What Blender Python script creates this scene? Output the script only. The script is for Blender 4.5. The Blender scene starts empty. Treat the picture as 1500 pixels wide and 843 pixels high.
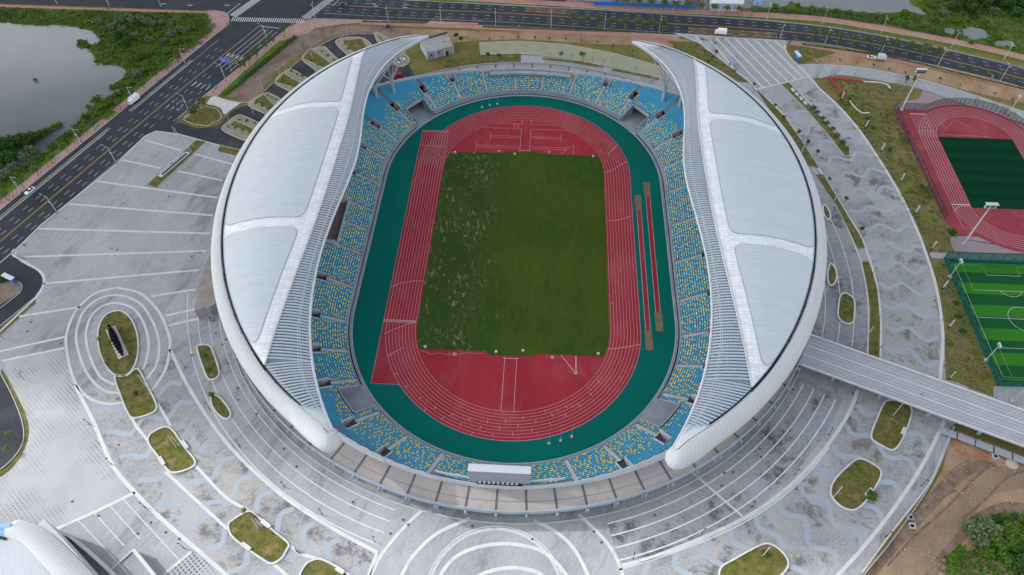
import bpy, math, random
import numpy as np
from mathutils import Vector
rnd = random.Random(7)
S = bpy.context.scene
COL = S.collection
PI = math.pi
# ---------------------------------------------------------------- camera, sky, sun, exposure
CAMP = np.array([9.1407, -199.6608, 219.3314]); CROT = np.radians([38.7185, 0.21758, 3.1603]); FPX = 1055.61
cd = bpy.data.cameras.new('camera'); cam = bpy.data.objects.new('camera', cd); COL.objects.link(cam)
cam.location = CAMP; cam.rotation_euler = CROT; cd.sensor_width = 36; cd.lens = 36 * FPX / 1500; cd.clip_start = 1; cd.clip_end = 20000
S.camera = cam
SUN_EL = math.radians(30); SUN_DIR = Vector((-0.965, 0.262, 0)).normalized()      # horizontal direction towards the sun
W = bpy.data.worlds.new("World"); S.world = W; W.use_nodes = True
wn = W.node_tree.nodes; bg = wn['Background']; sky = wn.new('ShaderNodeTexSky'); sky.sky_type = 'NISHITA'; sky.sun_disc = False
sky.sun_elevation = SUN_EL; sky.sun_rotation = math.atan2(SUN_DIR.x, SUN_DIR.y); sky.air_density = 0.75; sky.dust_density = 1.2; sky.ozone_density = 0.2
hs = wn.new('ShaderNodeHueSaturation'); hs.inputs['Saturation'].default_value = 0.28; W.node_tree.links.new(sky.outputs[0], hs.inputs['Color']); W.node_tree.links.new(hs.outputs[0], bg.inputs[0]); bg.inputs[1].default_value = 0.15
sl = bpy.data.lights.new('sun', 'SUN'); so = bpy.data.objects.new('sun', sl); COL.objects.link(so)
sl.energy = 1.35; sl.angle = math.radians(0.8); sl.color = (1.0, 0.965, 0.91)
v = Vector((SUN_DIR.x * math.cos(SUN_EL), SUN_DIR.y * math.cos(SUN_EL), math.sin(SUN_EL)))
so.rotation_euler = v.to_track_quat('Z', 'Y').to_euler(); so.location = v * 400
S.view_settings.view_transform = 'Standard'; S.view_settings.look = 'None'; S.view_settings.gamma = 1; S.view_settings.exposure = 1.6
S.view_settings.use_curve_mapping = False
# ---------------------------------------------------------------- survey helpers: photo pixel -> point on a horizontal plane
def _R(rx, ry, rz):
    cx, sx, cy, sy, cz, sz = math.cos(rx), math.sin(rx), math.cos(ry), math.sin(ry), math.cos(rz), math.sin(rz)
    return np.array([[cz, -sz, 0], [sz, cz, 0], [0, 0, 1]]) @ np.array([[cy, 0, sy], [0, 1, 0], [-sy, 0, cy]]) @ np.array([[1, 0, 0], [0, cx, -sx], [0, sx, cx]])
RM = _R(*CROT)
def U(px, py, z=0.0):
    d = RM @ np.array([(px - 750) / FPX, -(py - 421.5) / FPX, -1.0]); t = (z - CAMP[2]) / d[2]; p = CAMP + t * d
    return (float(p[0]), float(p[1]))
def UL(L, z=0.0): return [U(a, b, z) for a, b in L]
# ---------------------------------------------------------------- mesh helpers
class MB:
    def __init__(s): s.v = []; s.f = []; s.m = []; s.uv = None
    def add(s, vs, fs, mi=0):
        o = len(s.v); s.v += [tuple(map(float, q)) for q in vs]
        for f in fs: s.f.append(tuple(i + o for i in f)); s.m.append(mi)
        return s
    def box(s, c, size, rz=0.0, mi=0, taper=1.0):
        x, y, z = size[0] / 2, size[1] / 2, size[2] / 2; ca, sa = math.cos(rz), math.sin(rz); vs = []
        for dz in (-z, z):
            k = 1.0 if dz < 0 else taper
            for dx, dy in ((-x, -y), (x, -y), (x, y), (-x, y)):
                dx *= k; dy *= k; vs.append((c[0] + dx * ca - dy * sa, c[1] + dx * sa + dy * ca, c[2] + dz))
        return s.add(vs, [(3, 2, 1, 0), (4, 5, 6, 7), (0, 1, 5, 4), (1, 2, 6, 5), (2, 3, 7, 6), (3, 0, 4, 7)], mi)
    def tube(s, a, b, r0, r1=None, n=6, mi=0, cap=True):
        r1 = r0 if r1 is None else r1; a = Vector(a); b = Vector(b); d = (b - a)
        if d.length < 1e-6: return s
        d.normalize(); u = d.orthogonal().normalized(); w = d.cross(u); vs = []
        for p, r in ((a, r0), (b, r1)):
            for i in range(n):
                t = 2 * PI * i / n; q = p + u * (r * math.cos(t)) + w * (r * math.sin(t)); vs.append(tuple(q))
        fs = [(i, (i + 1) % n, n + (i + 1) % n, n + i) for i in range(n)]
        if cap: fs += [tuple(reversed(range(n))), tuple(range(n, 2 * n))]
        return s.add(vs, fs, mi)
    def path(s, pts, r, n=5, mi=0):
        for a, b in zip(pts[:-1], pts[1:]): s.tube(a, b, r, r, n, mi)
        return s
    def ribbon(s, pts, w, z=0.0, h=0.0, closed=False, mi=0):
        """flat (h=0) or raised strip following a 2D/3D line"""
        P = [np.array(p[:2], float) for p in pts]; Z = [(p[2] if len(p) > 2 else z) for p in pts]; n = len(P); L = []; Rr = []
        for i in range(n):
            a = P[i - 1] if (i > 0 or closed) else P[i]; b = P[(i + 1) % n] if (i < n - 1 or closed) else P[i]
            t = b - a; t = t / (np.hypot(*t) + 1e-9); nn = np.array([-t[1], t[0]])
            L.append(P[i] + nn * w / 2); Rr.append(P[i] - nn * w / 2)
        vs = []; m = n if closed else n - 1
        if h == 0:
            for i in range(n): vs += [(L[i][0], L[i][1], Z[i]), (Rr[i][0], Rr[i][1], Z[i])]
            fs = [(2 * i, 2 * i + 1, 2 * ((i + 1) % n) + 1, 2 * ((i + 1) % n)) for i in range(m)]
        else:
            for i in range(n):
                vs += [(L[i][0], L[i][1], Z[i]), (Rr[i][0], Rr[i][1], Z[i]), (Rr[i][0], Rr[i][1], Z[i] + h), (L[i][0], L[i][1], Z[i] + h)]
            fs = []
            for i in range(m):
                a = 4 * i; b = 4 * ((i + 1) % n)
                fs += [(a + 3, a + 2, b + 2, b + 3), (a + 2, a + 1, b + 1, b + 2), (a, a + 3, b + 3, b)]
            if not closed: fs += [(0, 1, 2, 3), (4 * n - 1, 4 * n - 2, 4 * n - 3, 4 * n - 4)]
        return s.add(vs, fs, mi)
    def poly(s, pts, z, h=0.0, mi=0):
        n = len(pts); a = sum(pts[i][0] * pts[(i + 1) % n][1] - pts[(i + 1) % n][0] * pts[i][1] for i in range(n))
        if a < 0: pts = pts[::-1]
        vs = [(p[0], p[1], z + h) for p in pts]; fs = [tuple(range(n))]
        if h:
            vs += [(p[0], p[1], z) for p in pts]; fs += [(i, i + n, (i + 1) % n + n, (i + 1) % n) for i in range(n)]
        return s.add(vs, fs, mi)
    def build(s, name, mats, parent=None, smooth=False, origin=None):
        if not isinstance(mats, (list, tuple)): mats = [mats]
        me = bpy.data.meshes.new(name); vs = np.array(s.v, float).reshape(-1, 3)
        if parent is not None: o = np.array(GLOC.get(parent.name, (0, 0, 0)))
        elif origin is not None: o = np.array(origin, float)
        else: o = np.array([(vs[:, 0].min() + vs[:, 0].max()) / 2, (vs[:, 1].min() + vs[:, 1].max()) / 2, vs[:, 2].min()])
        me.from_pydata((vs - o).tolist(), [], s.f)
        for m in mats: me.materials.append(m)
        me.polygons.foreach_set('material_index', s.m)
        if smooth: me.polygons.foreach_set('use_smooth', [True] * len(s.f))
        if s.uv is not None:
            uvl = me.uv_layers.new(name='UVMap'); idx = np.zeros(len(me.loops), np.int32); me.loops.foreach_get('vertex_index', idx)
            uvl.data.foreach_set('uv', np.array(s.uv, float)[idx].ravel())
        me.update()
        ob = bpy.data.objects.new(name, me); COL.objects.link(ob)
        if parent is not None: ob.parent = parent; GLOC[ob.name] = tuple(o)
        else: ob.location = o; GLOC[ob.name] = tuple(o)
        return ob
GLOC = {}
def thing(name, label, cat, loc=(0, 0, 0), group=None, rz=0.0):
    o = bpy.data.objects.new(name, None); COL.objects.link(o); o.location = loc; o.rotation_euler = (0, 0, rz); GLOC[o.name] = tuple(loc)
    o.empty_display_size = 0.5; o['label'] = label; o['category'] = cat
    if group: o['group'] = group
    return o
def tag(o, label, cat, group=None):
    o['label'] = label; o['category'] = cat
    if group: o['group'] = group
    return o
def struct(o): o['kind'] = 'structure'; return o
def dup(root, loc, rz=0.0, label=None, group=None, sc=None):
    kids = [(c, list(c.children)) for c in root.children]
    r = root.copy(); COL.objects.link(r); r.location = loc; r.rotation_euler = (0, 0, rz)
    if label: r['label'] = label
    if group: r['group'] = group
    if sc is not None: r.scale = (sc, sc, sc) if not isinstance(sc, tuple) else sc
    for c, gk in kids:
        k = c.copy(); COL.objects.link(k); k.parent = r
        for g in gk:
            q = g.copy(); COL.objects.link(q); q.parent = k
    return r
ORD = ['first','second','third','fourth','fifth','sixth','seventh','eighth','ninth','tenth','eleventh','twelfth','thirteenth','fourteenth','fifteenth','sixteenth','seventeenth','eighteenth','nineteenth','twentieth']
for d_ in ('twent', 'thirt', 'fort', 'fift', 'sixt', 'sevent', 'eight', 'ninet'): ORD += ([] if d_ == 'twent' else [d_ + 'ieth']) + [d_ + 'y-' + w for w in ORD[:9]]
def spline(pts, n=8, closed=False):
    P = [np.array(p, float) for p in pts]; N = len(P); out = []
    rng = range(N) if closed else range(N - 1)
    for i in rng:
        p0 = P[i - 1] if (closed or i > 0) else 2 * P[0] - P[1]; p1 = P[i]; p2 = P[(i + 1) % N]
        p3 = P[(i + 2) % N] if (closed or i + 2 < N) else 2 * P[-1] - P[-2]
        for k in range(n):
            t = k / n; out.append(tuple(0.5 * ((2 * p1) + (-p0 + p2) * t + (2 * p0 - 5 * p1 + 4 * p2 - p3) * t * t + (-p0 + 3 * p1 - 3 * p2 + p3) * t ** 3)))
    if not closed: out.append(tuple(P[-1]))
    return out
def inside(p, poly):
    x, y = p; c = False; n = len(poly); j = n - 1
    for i in range(n):
        xi, yi = poly[i][0], poly[i][1]; xj, yj = poly[j][0], poly[j][1]
        if (yi > y) != (yj > y) and x < (xj - xi) * (y - yi) / (yj - yi) + xi: c = not c
        j = i
    return c
def arc(r, a0, a1, n=48, cx=0.0, cy=0.0): return [(cx + r * math.cos(math.radians(a0 + (a1 - a0) * i / n)), cy + r * math.sin(math.radians(a0 + (a1 - a0) * i / n))) for i in range(n + 1)]
# ---------------------------------------------------------------- materials
def lin(c):
    if isinstance(c, str): c = [int(c[i:i + 2], 16) / 255 for i in (0, 2, 4)]; c = [x / 12.92 if x <= .04045 else ((x + .055) / 1.055) ** 2.4 for x in c]
    return (c[0], c[1], c[2], 1.0)
class NB:
    def __init__(s, name):
        s.m = bpy.data.materials.new(name); s.m.use_nodes = True; s.t = s.m.node_tree; s.n = s.t.nodes; s.l = s.t.links; s.b = s.n['Principled BSDF']
        s.geo = s.n.new('ShaderNodeNewGeometry').outputs['Position']
    def nd(s, ty, **k):
        q = s.n.new(ty)
        for a, b in k.items(): setattr(q, a, b)
        return q
    def mapping(s, vec, scale=(1, 1, 1), rot=0.0, loc=(0, 0, 0)):
        if rot and tuple(scale) != (1, 1, 1): vec = s.mapping(vec, (1, 1, 1), rot); rot = 0.0
        q = s.nd('ShaderNodeMapping'); s.l.new(vec, q.inputs[0]); q.inputs['Scale'].default_value = scale; q.inputs['Rotation'].default_value = (0, 0, rot); q.inputs['Location'].default_value = loc; return q.outputs[0]
    def noise(s, vec, scale, detail=4, rough=.6, dist=0.0):
        q = s.nd('ShaderNodeTexNoise'); s.l.new(vec, q.inputs['Vector']); q.inputs['Scale'].default_value = scale; q.inputs['Detail'].default_value = detail; q.inputs['Roughness'].default_value = rough; q.inputs['Distortion'].default_value = dist; return q.outputs['Fac']
    def ramp(s, fac, a, b, c0=0.0, c1=1.0):
        q = s.nd('ShaderNodeMapRange'); s.l.new(fac, q.inputs[0]); q.inputs[1].default_value = a; q.inputs[2].default_value = b; q.inputs[3].default_value = c0; q.inputs[4].default_value = c1; return q.outputs[0]
    def mix(s, fac, a, b, mode='MIX'):
        q = s.nd('ShaderNodeMix', data_type='RGBA', blend_type=mode)
        for i, x in ((0, fac), (6, a), (7, b)):
            if hasattr(x, 'links') or isinstance(x, bpy.types.NodeSocket): s.l.new(x, q.inputs[i])
            else: q.inputs[i].default_value = x
        return q.outputs[2]
    def math(s, op, a, b=0.0):
        q = s.nd('ShaderNodeMath', operation=op)
        for i, x in ((0, a), (1, b)):
            if isinstance(x, bpy.types.NodeSocket): s.l.new(x, q.inputs[i])
            else: q.inputs[i].default_value = x
        return q.outputs[0]
    def sep(s, vec): q = s.nd('ShaderNodeSeparateXYZ'); s.l.new(vec, q.inputs[0]); return q.outputs
    def brick(s, vec, w, h, mortar, c1, c2, cm, offset=0.0, bias=0.0):
        q = s.nd('ShaderNodeTexBrick', offset=offset, squash=1.0); s.l.new(vec, q.inputs['Vector'])
        for k, x in (('Color1', c1), ('Color2', c2), ('Mortar', cm), ('Scale', 1.0), ('Mortar Size', mortar), ('Mortar Smooth', .1), ('Bias', bias), ('Brick Width', w), ('Row Height', h)): q.inputs[k].default_value = x
        return q.outputs['Color'], q.outputs['Fac']
    def out(s, col, rough=.85, metal=0.0, bump=None, bstr=.3, bdist=.05, spec=.4):
        if isinstance(col, bpy.types.NodeSocket): s.l.new(col, s.b.inputs['Base Color'])
        else: s.b.inputs['Base Color'].default_value = col
        if isinstance(rough, bpy.types.NodeSocket): s.l.new(rough, s.b.inputs['Roughness'])
        else: s.b.inputs['Roughness'].default_value = rough
        s.b.inputs['Metallic'].default_value = metal; s.b.inputs['Specular IOR Level'].default_value = spec
        if bump is not None:
            q = s.nd('ShaderNodeBump'); q.inputs['Strength'].default_value = bstr; q.inputs['Distance'].default_value = bdist; s.l.new(bump, q.inputs['Height']); s.l.new(q.outputs[0], s.b.inputs['Normal'])
        return s.m
def mat(name, c, c2=None, vs=.15, con=(.35, .65), c3=None, s3=.05, con3=(.55, .68), fine=.12, fs=2.5, rough=.85, stretch=(1, 1, 1), rot=0.0, metal=0.0, spec=.10, bump=0.0):
    """two-tone noise + optional stain patches + fine grain"""
    b = NB(name); P = b.mapping(b.geo, stretch, rot); col = lin(c)
    if c2 is not None: col = b.mix(b.ramp(b.noise(P, vs, 5, .62, .3), *con), lin(c), lin(c2))
    if c3 is not None: col = b.mix(b.ramp(b.noise(P, s3, 7, .72, .2), *con3), col, lin(c3))
    if fine:
        g = b.noise(b.geo, fs, 3, .7); k = b.ramp(g, .25, .75, 1 - fine, 1 + fine)
        q = b.nd('ShaderNodeCombineColor'); [b.l.new(k, q.inputs[i]) for i in range(3)]
        col = b.mix(1.0, col, q.outputs[0], 'MULTIPLY')
        return b.out(col, rough, metal, g if bump else None, bump, .1, spec)
    return b.out(col, rough, metal, spec=spec)
M = {}
M['asphalt'] = mat('asphalt', (.031, .037, .048), (.042, .048, .060), .08, c3=(.024, .028, .036), s3=.03, con3=(.5, .7), fine=.18, fs=1.5, stretch=(1, 1, 1))
M['asphalt_worn'] = mat('asphalt_worn', (.034, .038, .048), (.08, .08, .085), .09, (.45, .75), c3=(.03, .032, .038), s3=.05, con3=(.56, .66), fine=.15)
M['white_paint'] = mat('white_paint', (.56, .58, .60), (.42, .43, .44), .6, (.5, .75), fine=.08)
M['white_stone'] = mat('white_stone', (.52, .53, .535), (.43, .43, .42), .25, (.45, .75), fine=.06)
M['yellow_paint'] = mat('yellow_paint', (.46, .28, .08), (.36, .22, .08), .5, fine=.1)
M['blue_paint'] = mat('blue_paint', (.02, .13, .42), (.03, .16, .42), .5, fine=.05, rough=.5)
M['kerb'] = mat('kerb', (.42, .43, .43), (.33, .33, .33), .4, fine=.1)
M['steel_white'] = mat('steel_white', (.44, .47, .50), None, fine=.0, rough=.6, spec=.25)
M['steel_grey'] = mat('steel_grey', (.30, .36, .43), (.25, .30, .36), .3, fine=.05, rough=.5)
M['dark_metal'] = mat('dark_metal', (.035, .04, .055), None, fine=0, rough=.5)
M['black'] = mat('black', (.01, .012, .016), None, fine=0, rough=.6)
M['grass_olive'] = mat('grass_olive', (.118, .125, .030), (.18, .145, .052), .12, (.4, .62), c3=(.23, .175, .095), s3=.05, con3=(.56, .72), fine=.22, fs=1.2, bump=.4)
M['lawn'] = mat('lawn', (.066, .085, .018), (.15, .125, .040), .45, (.38, .64), c3=(.24, .165, .09), s3=.22, con3=(.53, .68), fine=.34, fs=2.2, bump=.6)
M['verge'] = mat('verge', (.06, .12, .015), (.13, .15, .025), .3, (.4, .65), fine=.3, fs=1.5, bump=.5)
M['dirt'] = mat('dirt', (.25, .155, .088), (.34, .25, .165), .07, (.38, .62), c3=(.15, .105, .07), s3=.06, con3=(.54, .68), fine=.2, fs=.9, bump=.5)
M['dirt_grey'] = mat('dirt_grey', (.155, .112, .088), (.23, .18, .145), .12, (.4, .6), c3=(.13, .11, .09), s3=.12, con3=(.55, .7), fine=.22, fs=1.2, bump=.5)
M['concrete'] = mat('concrete', (.30, .335, .375), (.24, .27, .31), .15, (.4, .65), c3=(.19, .21, .24), s3=.2, con3=(.6, .75), fine=.07)
M['concrete_light'] = mat('concrete_light', (.43, .455, .48), (.36, .38, .41), .2, (.4, .7), c3=(.27, .29, .31), s3=.3, con3=(.62, .75), fine=.07)
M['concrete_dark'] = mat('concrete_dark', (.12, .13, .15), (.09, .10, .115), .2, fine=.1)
M['deck'] = mat('deck', (.36, .335, .31), (.31, .29, .27), .1, (.4, .65), c3=(.22, .2, .2), s3=.12, con3=(.6, .75), fine=.08)
M['track'] = mat('track', (.33, .030, .044), (.285, .024, .036), .05, (.4, .6), c3=(.36, .07, .08), s3=.07, con3=(.50, .78), fine=.09, fs=3, stretch=(1, .6, 1))
M['apron'] = mat('apron', (.0, .112, .092), (.0, .130, .106), .02, (.4, .6), fine=.05)
M['sand'] = mat('sand', (.22, .17, .10), (.15, .12, .07), .9, fine=.15)
M['brick_pink'] = None; M['trunk'] = mat('trunk', (.13, .105, .085), (.2, .17, .14), 1.5, fine=.1)
def brickmat(name, c1, c2, cm, w, h, m, rot, stain=None):
    b = NB(name); P = b.mapping(b.geo, (1, 1, 1), rot); col, f = b.brick(P, w, h, m, lin(c1), lin(c2), lin(cm), .5)
    n = b.noise(b.geo, .15, 4); col = b.mix(b.ramp(n, .4, .7, 0, .6), col, lin(stain or cm)); return b.out(col, .85, spec=.12)
M['brick_pink'] = brickmat('brick_pink', (.34, .16, .14), (.25, .12, .11), (.36, .25, .22), 3.0, 1.5, .25, math.radians(62), (.42, .33, .30))
M['brick_pink_n'] = brickmat('brick_pink_north', (.40, .17, .13), (.33, .14, .11), (.40, .24, .2), 2.5, 1.2, .15, 0, (.38, .25, .22))
M['mauve'] = brickmat('mauve_paving', (.30, .24, .26), (.27, .22, .245), (.25, .2, .22), 1.5, .8, .08, 0, (.24, .17, .18))
def paving(name, c, c2, stain, s3, con3, strot=0.0, stretch=(1, 1, 1), grid=None, dens=.75):
    b = NB(name); P = b.mapping(b.geo, stretch, strot)
    col = b.mix(b.ramp(b.noise(b.geo, .045, 4), .38, .62), lin(c), lin(c2))
    big = b.ramp(b.noise(P, s3 * .32, 4, .6), .34, .56); sp = b.ramp(b.noise(P, s3 * 9, 8, .82, .3), *con3)
    fb = b.ramp(b.noise(P, s3 * .7, 12, .80, .25), .505, .60); k = b.math('MULTIPLY', b.math('MAXIMUM', b.math('MULTIPLY', b.math('MULTIPLY', big, sp), .55), fb), dens); col = b.mix(k, col, lin(stain))
    tan = b.ramp(b.noise(P, .06, 5, .7), .56, .72, 0, .45); col = b.mix(tan, col, lin((.40, .355, .30)))
    if grid:
        G, f = b.brick(b.mapping(b.geo, (1, 1, 1), grid[2]), grid[0], grid[1], grid[3], lin((1, 1, 1)), lin((.93, .93, .93)), lin((.80, .80, .80)), 0.0)
        col = b.mix(.55, col, G, 'MULTIPLY')
    g = b.noise(b.geo, 1.8, 4, .75); kk = b.ramp(g, .25, .75, .86, 1.14); q = b.nd('ShaderNodeCombineColor'); [b.l.new(kk, q.inputs[i]) for i in range(3)]
    return b.out(b.mix(1.0, col, q.outputs[0], 'MULTIPLY'), .85, spec=.12)
M['plaza'] = paving('plaza_paving', (.36, .372, .385), (.30, .315, .332), (.17, .175, .185), .12, (.46, .57), math.radians(20), (1, .28, 1), (1.2, 1.2, .35, .03), .72)
M['ring'] = paving('ring_paving', (.345, .35, .352), (.285, .295, .305), (.12, .12, .12), .14, (.485, .57), 0, (1, 1, 1), None, .95)
M['wave'] = mat('wave_paving', (.315, .355, .40), (.29, .325, .37), .1, fine=.05)
def checker():
    b = NB('grass_paver'); P = b.mapping(b.geo, (1, 1, 1), math.radians(38))
    col = b.mix(b.ramp(b.noise(b.geo, .06, 4), .4, .65), lin((.37, .375, .38)), lin((.30, .31, .325)))
    c, f = b.brick(P, 1.15, 1.15, .25, lin((0, 0, 0)), lin((0, 0, 0)), lin((1, 1, 1)), 0.0)
    dk = b.mix(b.ramp(b.noise(b.geo, .05, 4, .6), .45, .65), lin((.335, .35, .365)), lin((.11, .112, .115)))
    col = b.mix(b.math('SUBTRACT', 1.0, f), col, dk)
    return b.out(col, .85)
M['checker'] = checker()
def turf():
    b = NB('match_turf'); x, y, z = b.sep(b.geo)
    n1 = b.noise(b.geo, .035, 3, .5); n2 = b.noise(b.mapping(b.geo, (1, .35, 1), math.radians(-8)), .5, 6, .75)
    col = b.mix(b.ramp(n1, .35, .65), lin((.030, .066, .009)), lin((.056, .088, .012)))
    st = b.math('SINE', b.math('MULTIPLY', x, 2 * PI / 11)); col = b.mix(b.ramp(st, -.4, .4, 0, .28), col, lin((.030, .068, .010)))
    col = b.mix(b.ramp(n2, .35, .75, 0, .45), col, lin((.095, .125, .03)))
    wl = b.ramp(b.math('ADD', x, b.math('MULTIPLY', b.noise(b.geo, .08, 3), 10.0)), -14, 1, 1, 0)                                 # darker, bluer, patchier turf along the west side
    col = b.mix(b.math('MULTIPLY', wl, .5), col, lin((.030, .062, .020)))
    sc = b.noise(b.mapping(b.geo, (1.0, .38, 1), math.radians(-14)), .85, 7, .72, .6)
    msk = b.math('MULTIPLY', wl, b.ramp(b.noise(b.geo, .06, 3), .40, .55)); col = b.mix(b.math('MULTIPLY', b.ramp(sc, .54, .64), b.math('MULTIPLY', msk, .8)), col, lin((.32, .27, .17)))
    g = b.noise(b.geo, 2.2, 3, .8); kk = b.ramp(g, .25, .75, .75, 1.25); q = b.nd('ShaderNodeCombineColor'); [b.l.new(kk, q.inputs[i]) for i in range(3)]
    return b.out(b.mix(1.0, col, q.outputs[0], 'MULTIPLY'), .95, spec=.0, bump=g, bstr=.4, bdist=.1)
M['turf'] = turf()
def stripes(name, c1, c2, per, off, soft=.03):
    b = NB(name); x, y, z = b.sep(b.geo); st = b.math('SINE', b.math('MULTIPLY', b.math('ADD', y, off), 2 * PI / per))
    col = b.mix(b.ramp(st, -soft, soft), lin(c1), lin(c2)); g = b.noise(b.geo, 1.5, 4, .8); kk = b.ramp(g, .25, .75, .85, 1.15); q = b.nd('ShaderNodeCombineColor'); [b.l.new(kk, q.inputs[i]) for i in range(3)]
    return b.out(b.mix(1.0, col, q.outputs[0], 'MULTIPLY'), .9, spec=.0)
M['pitch'] = stripes('pitch_stripes', (.012, .075, .026), (.032, .155, .020), 10.9, 7.0)
M['turf_dark'] = stripes('dark_turf', (.004, .033, .016), (.005, .040, .019), 7.7, 0, .6)
def uvgrid(name, c, line, w, h, m, c2=None, rough=.45, metal=0.0, spec=.5, dirt=.0):
    b = NB(name); uv = b.nd('ShaderNodeUVMap', uv_map='UVMap').outputs[0]
    col, f = b.brick(uv, w, h, m, lin(c), lin(c2 or c), lin(line), 0.0)
    n = b.noise(b.mapping(uv, (.22, 1, 1)), .5, 7, .7, .3); col = b.mix(b.ramp(n, .42, .72, 0, .38 + dirt), col, lin((.33, .37, .39)))
    return b.out(col, rough, metal, spec=spec, bump=f, bstr=.3, bdist=.02)
M['shell'] = uvgrid('shell_panels', (.47, .485, .505), (.35, .37, .39), 1.6, 1.15, .07, (.45, .465, .485), .75, spec=.2)
M['shell_top'] = uvgrid('shell_top_panels', (.70, .715, .73), (.50, .53, .56), 1.6, 1.15, .07, (.60, .615, .635), .75, spec=.2)
M['slat'] = mat('louvre_grey', (.37, .41, .46), None, fine=.0, rough=.6, spec=.2)
M['membrane'] = uvgrid('roof_membrane', (.45, .50, .53), (.385, .44, .475), 60, 1.5, .08, (.44, .485, .515), .75, spec=.2)
M['membrane2'] = uvgrid('roof_membrane_far', (.50, .585, .63), (.40, .50, .56), 1.9, 60, .08, (.49, .575, .62), .5)
def glass():
    b = NB('roof_glass'); t = b.nd('ShaderNodeBsdfTransparent'); t.inputs[0].default_value = (.86, .90, .93, 1); g = b.b; g.inputs['Base Color'].default_value = (.34, .38, .43, 1); g.inputs['Roughness'].default_value = .35
    mx = b.nd('ShaderNodeMixShader'); mx.inputs[0].default_value = .36; b.l.new(t.outputs[0], mx.inputs[1]); b.l.new(g.outputs[0], mx.inputs[2]); b.l.new(mx.outputs[0], b.n['Material Output'].inputs[0]); return b.m
M['glass'] = glass()
M['glass_blue'] = mat('glass_blue', (.10, .24, .42), (.2, .36, .52), .8, fine=0, rough=.15, spec=.6)
M['seat_blue'] = mat('seat_blue', (.015, .41, .68), (.02, .46, .74), .15, fine=.0, rough=.5, spec=.4)
M['seat_yellow'] = mat('seat_yellow', (.90, .70, .07), None, fine=0, rough=.45)
def water():
    b = NB('lake_water'); n = b.noise(b.geo, .9, 5, .6); n2 = b.noise(b.geo, .012, 4, .6)
    col = b.mix(b.ramp(n2, .35, .65), lin((.085, .105, .112)), lin((.135, .155, .158)))
    return b.out(col, .22, spec=.5, bump=n, bstr=.25, bdist=.05)
M['water'] = water()
def leaf(name, c1, c2, c3=None):
    b = NB(name); oi = b.nd('ShaderNodeObjectInfo'); n = b.noise(b.geo, 1.1, 2, .6); n2 = b.noise(b.geo, .12, 2)
    col = b.mix(b.ramp(n, .3, .7), lin(c1), lin(c2)); col = b.mix(b.ramp(n2, .4, .65, 0, .5), col, lin(c3 or c2)); col = b.mix(b.ramp(oi.outputs['Random'], 0, 1, 0, .35), col, lin(c1))
    return b.out(col, .7, spec=.08)
M['leaf'] = leaf('foliage', (.038, .092, .010), (.09, .17, .02), (.13, .18, .025))
M['leaf_dark'] = leaf('foliage_dark', (.018, .055, .012), (.045, .10, .018), (.06, .11, .02))
M['leaf_grey'] = leaf('foliage_grey', (.075, .115, .055), (.15, .19, .10), (.11, .15, .06))
M['leaf_lime'] = leaf('foliage_lime', (.14, .18, .02), (.2, .24, .03))
M['palm'] = leaf('palm_frond', (.025, .055, .016), (.065, .095, .025), (.10, .11, .035))
M['dry'] = leaf('dry_twigs', (.14, .13, .10), (.20, .18, .14))
# ================================================================ THE GROUND
def sheet(name, pts, z, m, kind='structure'):
    o = MB().poly([tuple(p[:2]) for p in pts], z).build(name, M[m]); o['kind'] = kind; return o
def strip(name, pts, w, z, m, closed=False, h=0.0):
    o = MB().ribbon(pts, w, z, h, closed).build(name, M[m]); o['kind'] = 'structure'; return o
gz = MB(); gz.add([(-2500, -1500, -.10), (2500, -1500, -.10), (2500, 3500, -.10), (-2500, 3500, -.10)], [(0, 1, 2, 3)]); struct(gz.build('ground', M['grass_olive'], origin=(0, 0, 0)))
# --- lake and ponds
lake_px = [(-260, 30), (-100, 28), (0, 32), (40, 37), (88, 37), (115, 41), (139, 48), (146, 58), (143, 63), (131, 66), (116, 68), (131, 73), (138, 84), (144, 91), (157, 96), (170, 95), (181, 99), (184, 109), (176, 117), (160, 127), (163, 131), (175, 131), (170, 137), (150, 146), (133, 160), (120, 171), (112, 184), (93, 197), (72, 211), (66, 222), (40, 240), (0, 262), (-260, 420)]
sheet('lake', spline(UL(lake_px), 4, True), -.06, 'water')
sheet('pond', spline(UL([(1010, -90), (1015, 4), (1105, 11), (1150, 9), (1158, 2), (1175, 9), (1217, 13), (1260, 18), (1300, 19), (1330, 17), (1356, 22), (1346, 12), (1332, 3), (1325, -40), (1330, -90)]), 4, True), -.06, 'water')
for q in ([(1408, 44), (1422, 40), (1438, 43), (1450, 52), (1440, 57), (1424, 58), (1412, 52)], [(1384, 43), (1392, 41), (1400, 46), (1396, 50), (1386, 48)], [(1456, 62), (1470, 59), (1486, 63), (1482, 68), (1462, 67)]):
    sheet('pond', spline(UL(q), 4, True), -.05, 'water')
M['red_soil'] = mat('red_soil', (.28, .13, .07), (.33, .2, .12), .2, (.4, .6), c3=(.36, .28, .22), s3=.2, con3=(.55, .7), fine=.2, bump=.5); M['marsh'] = mat('marsh', (.045, .10, .014), (.10, .14, .025), .08, (.4, .62), c3=(.03, .07, .012), s3=.1, con3=(.52, .66), fine=.3, fs=1.2, bump=.6)
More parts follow.
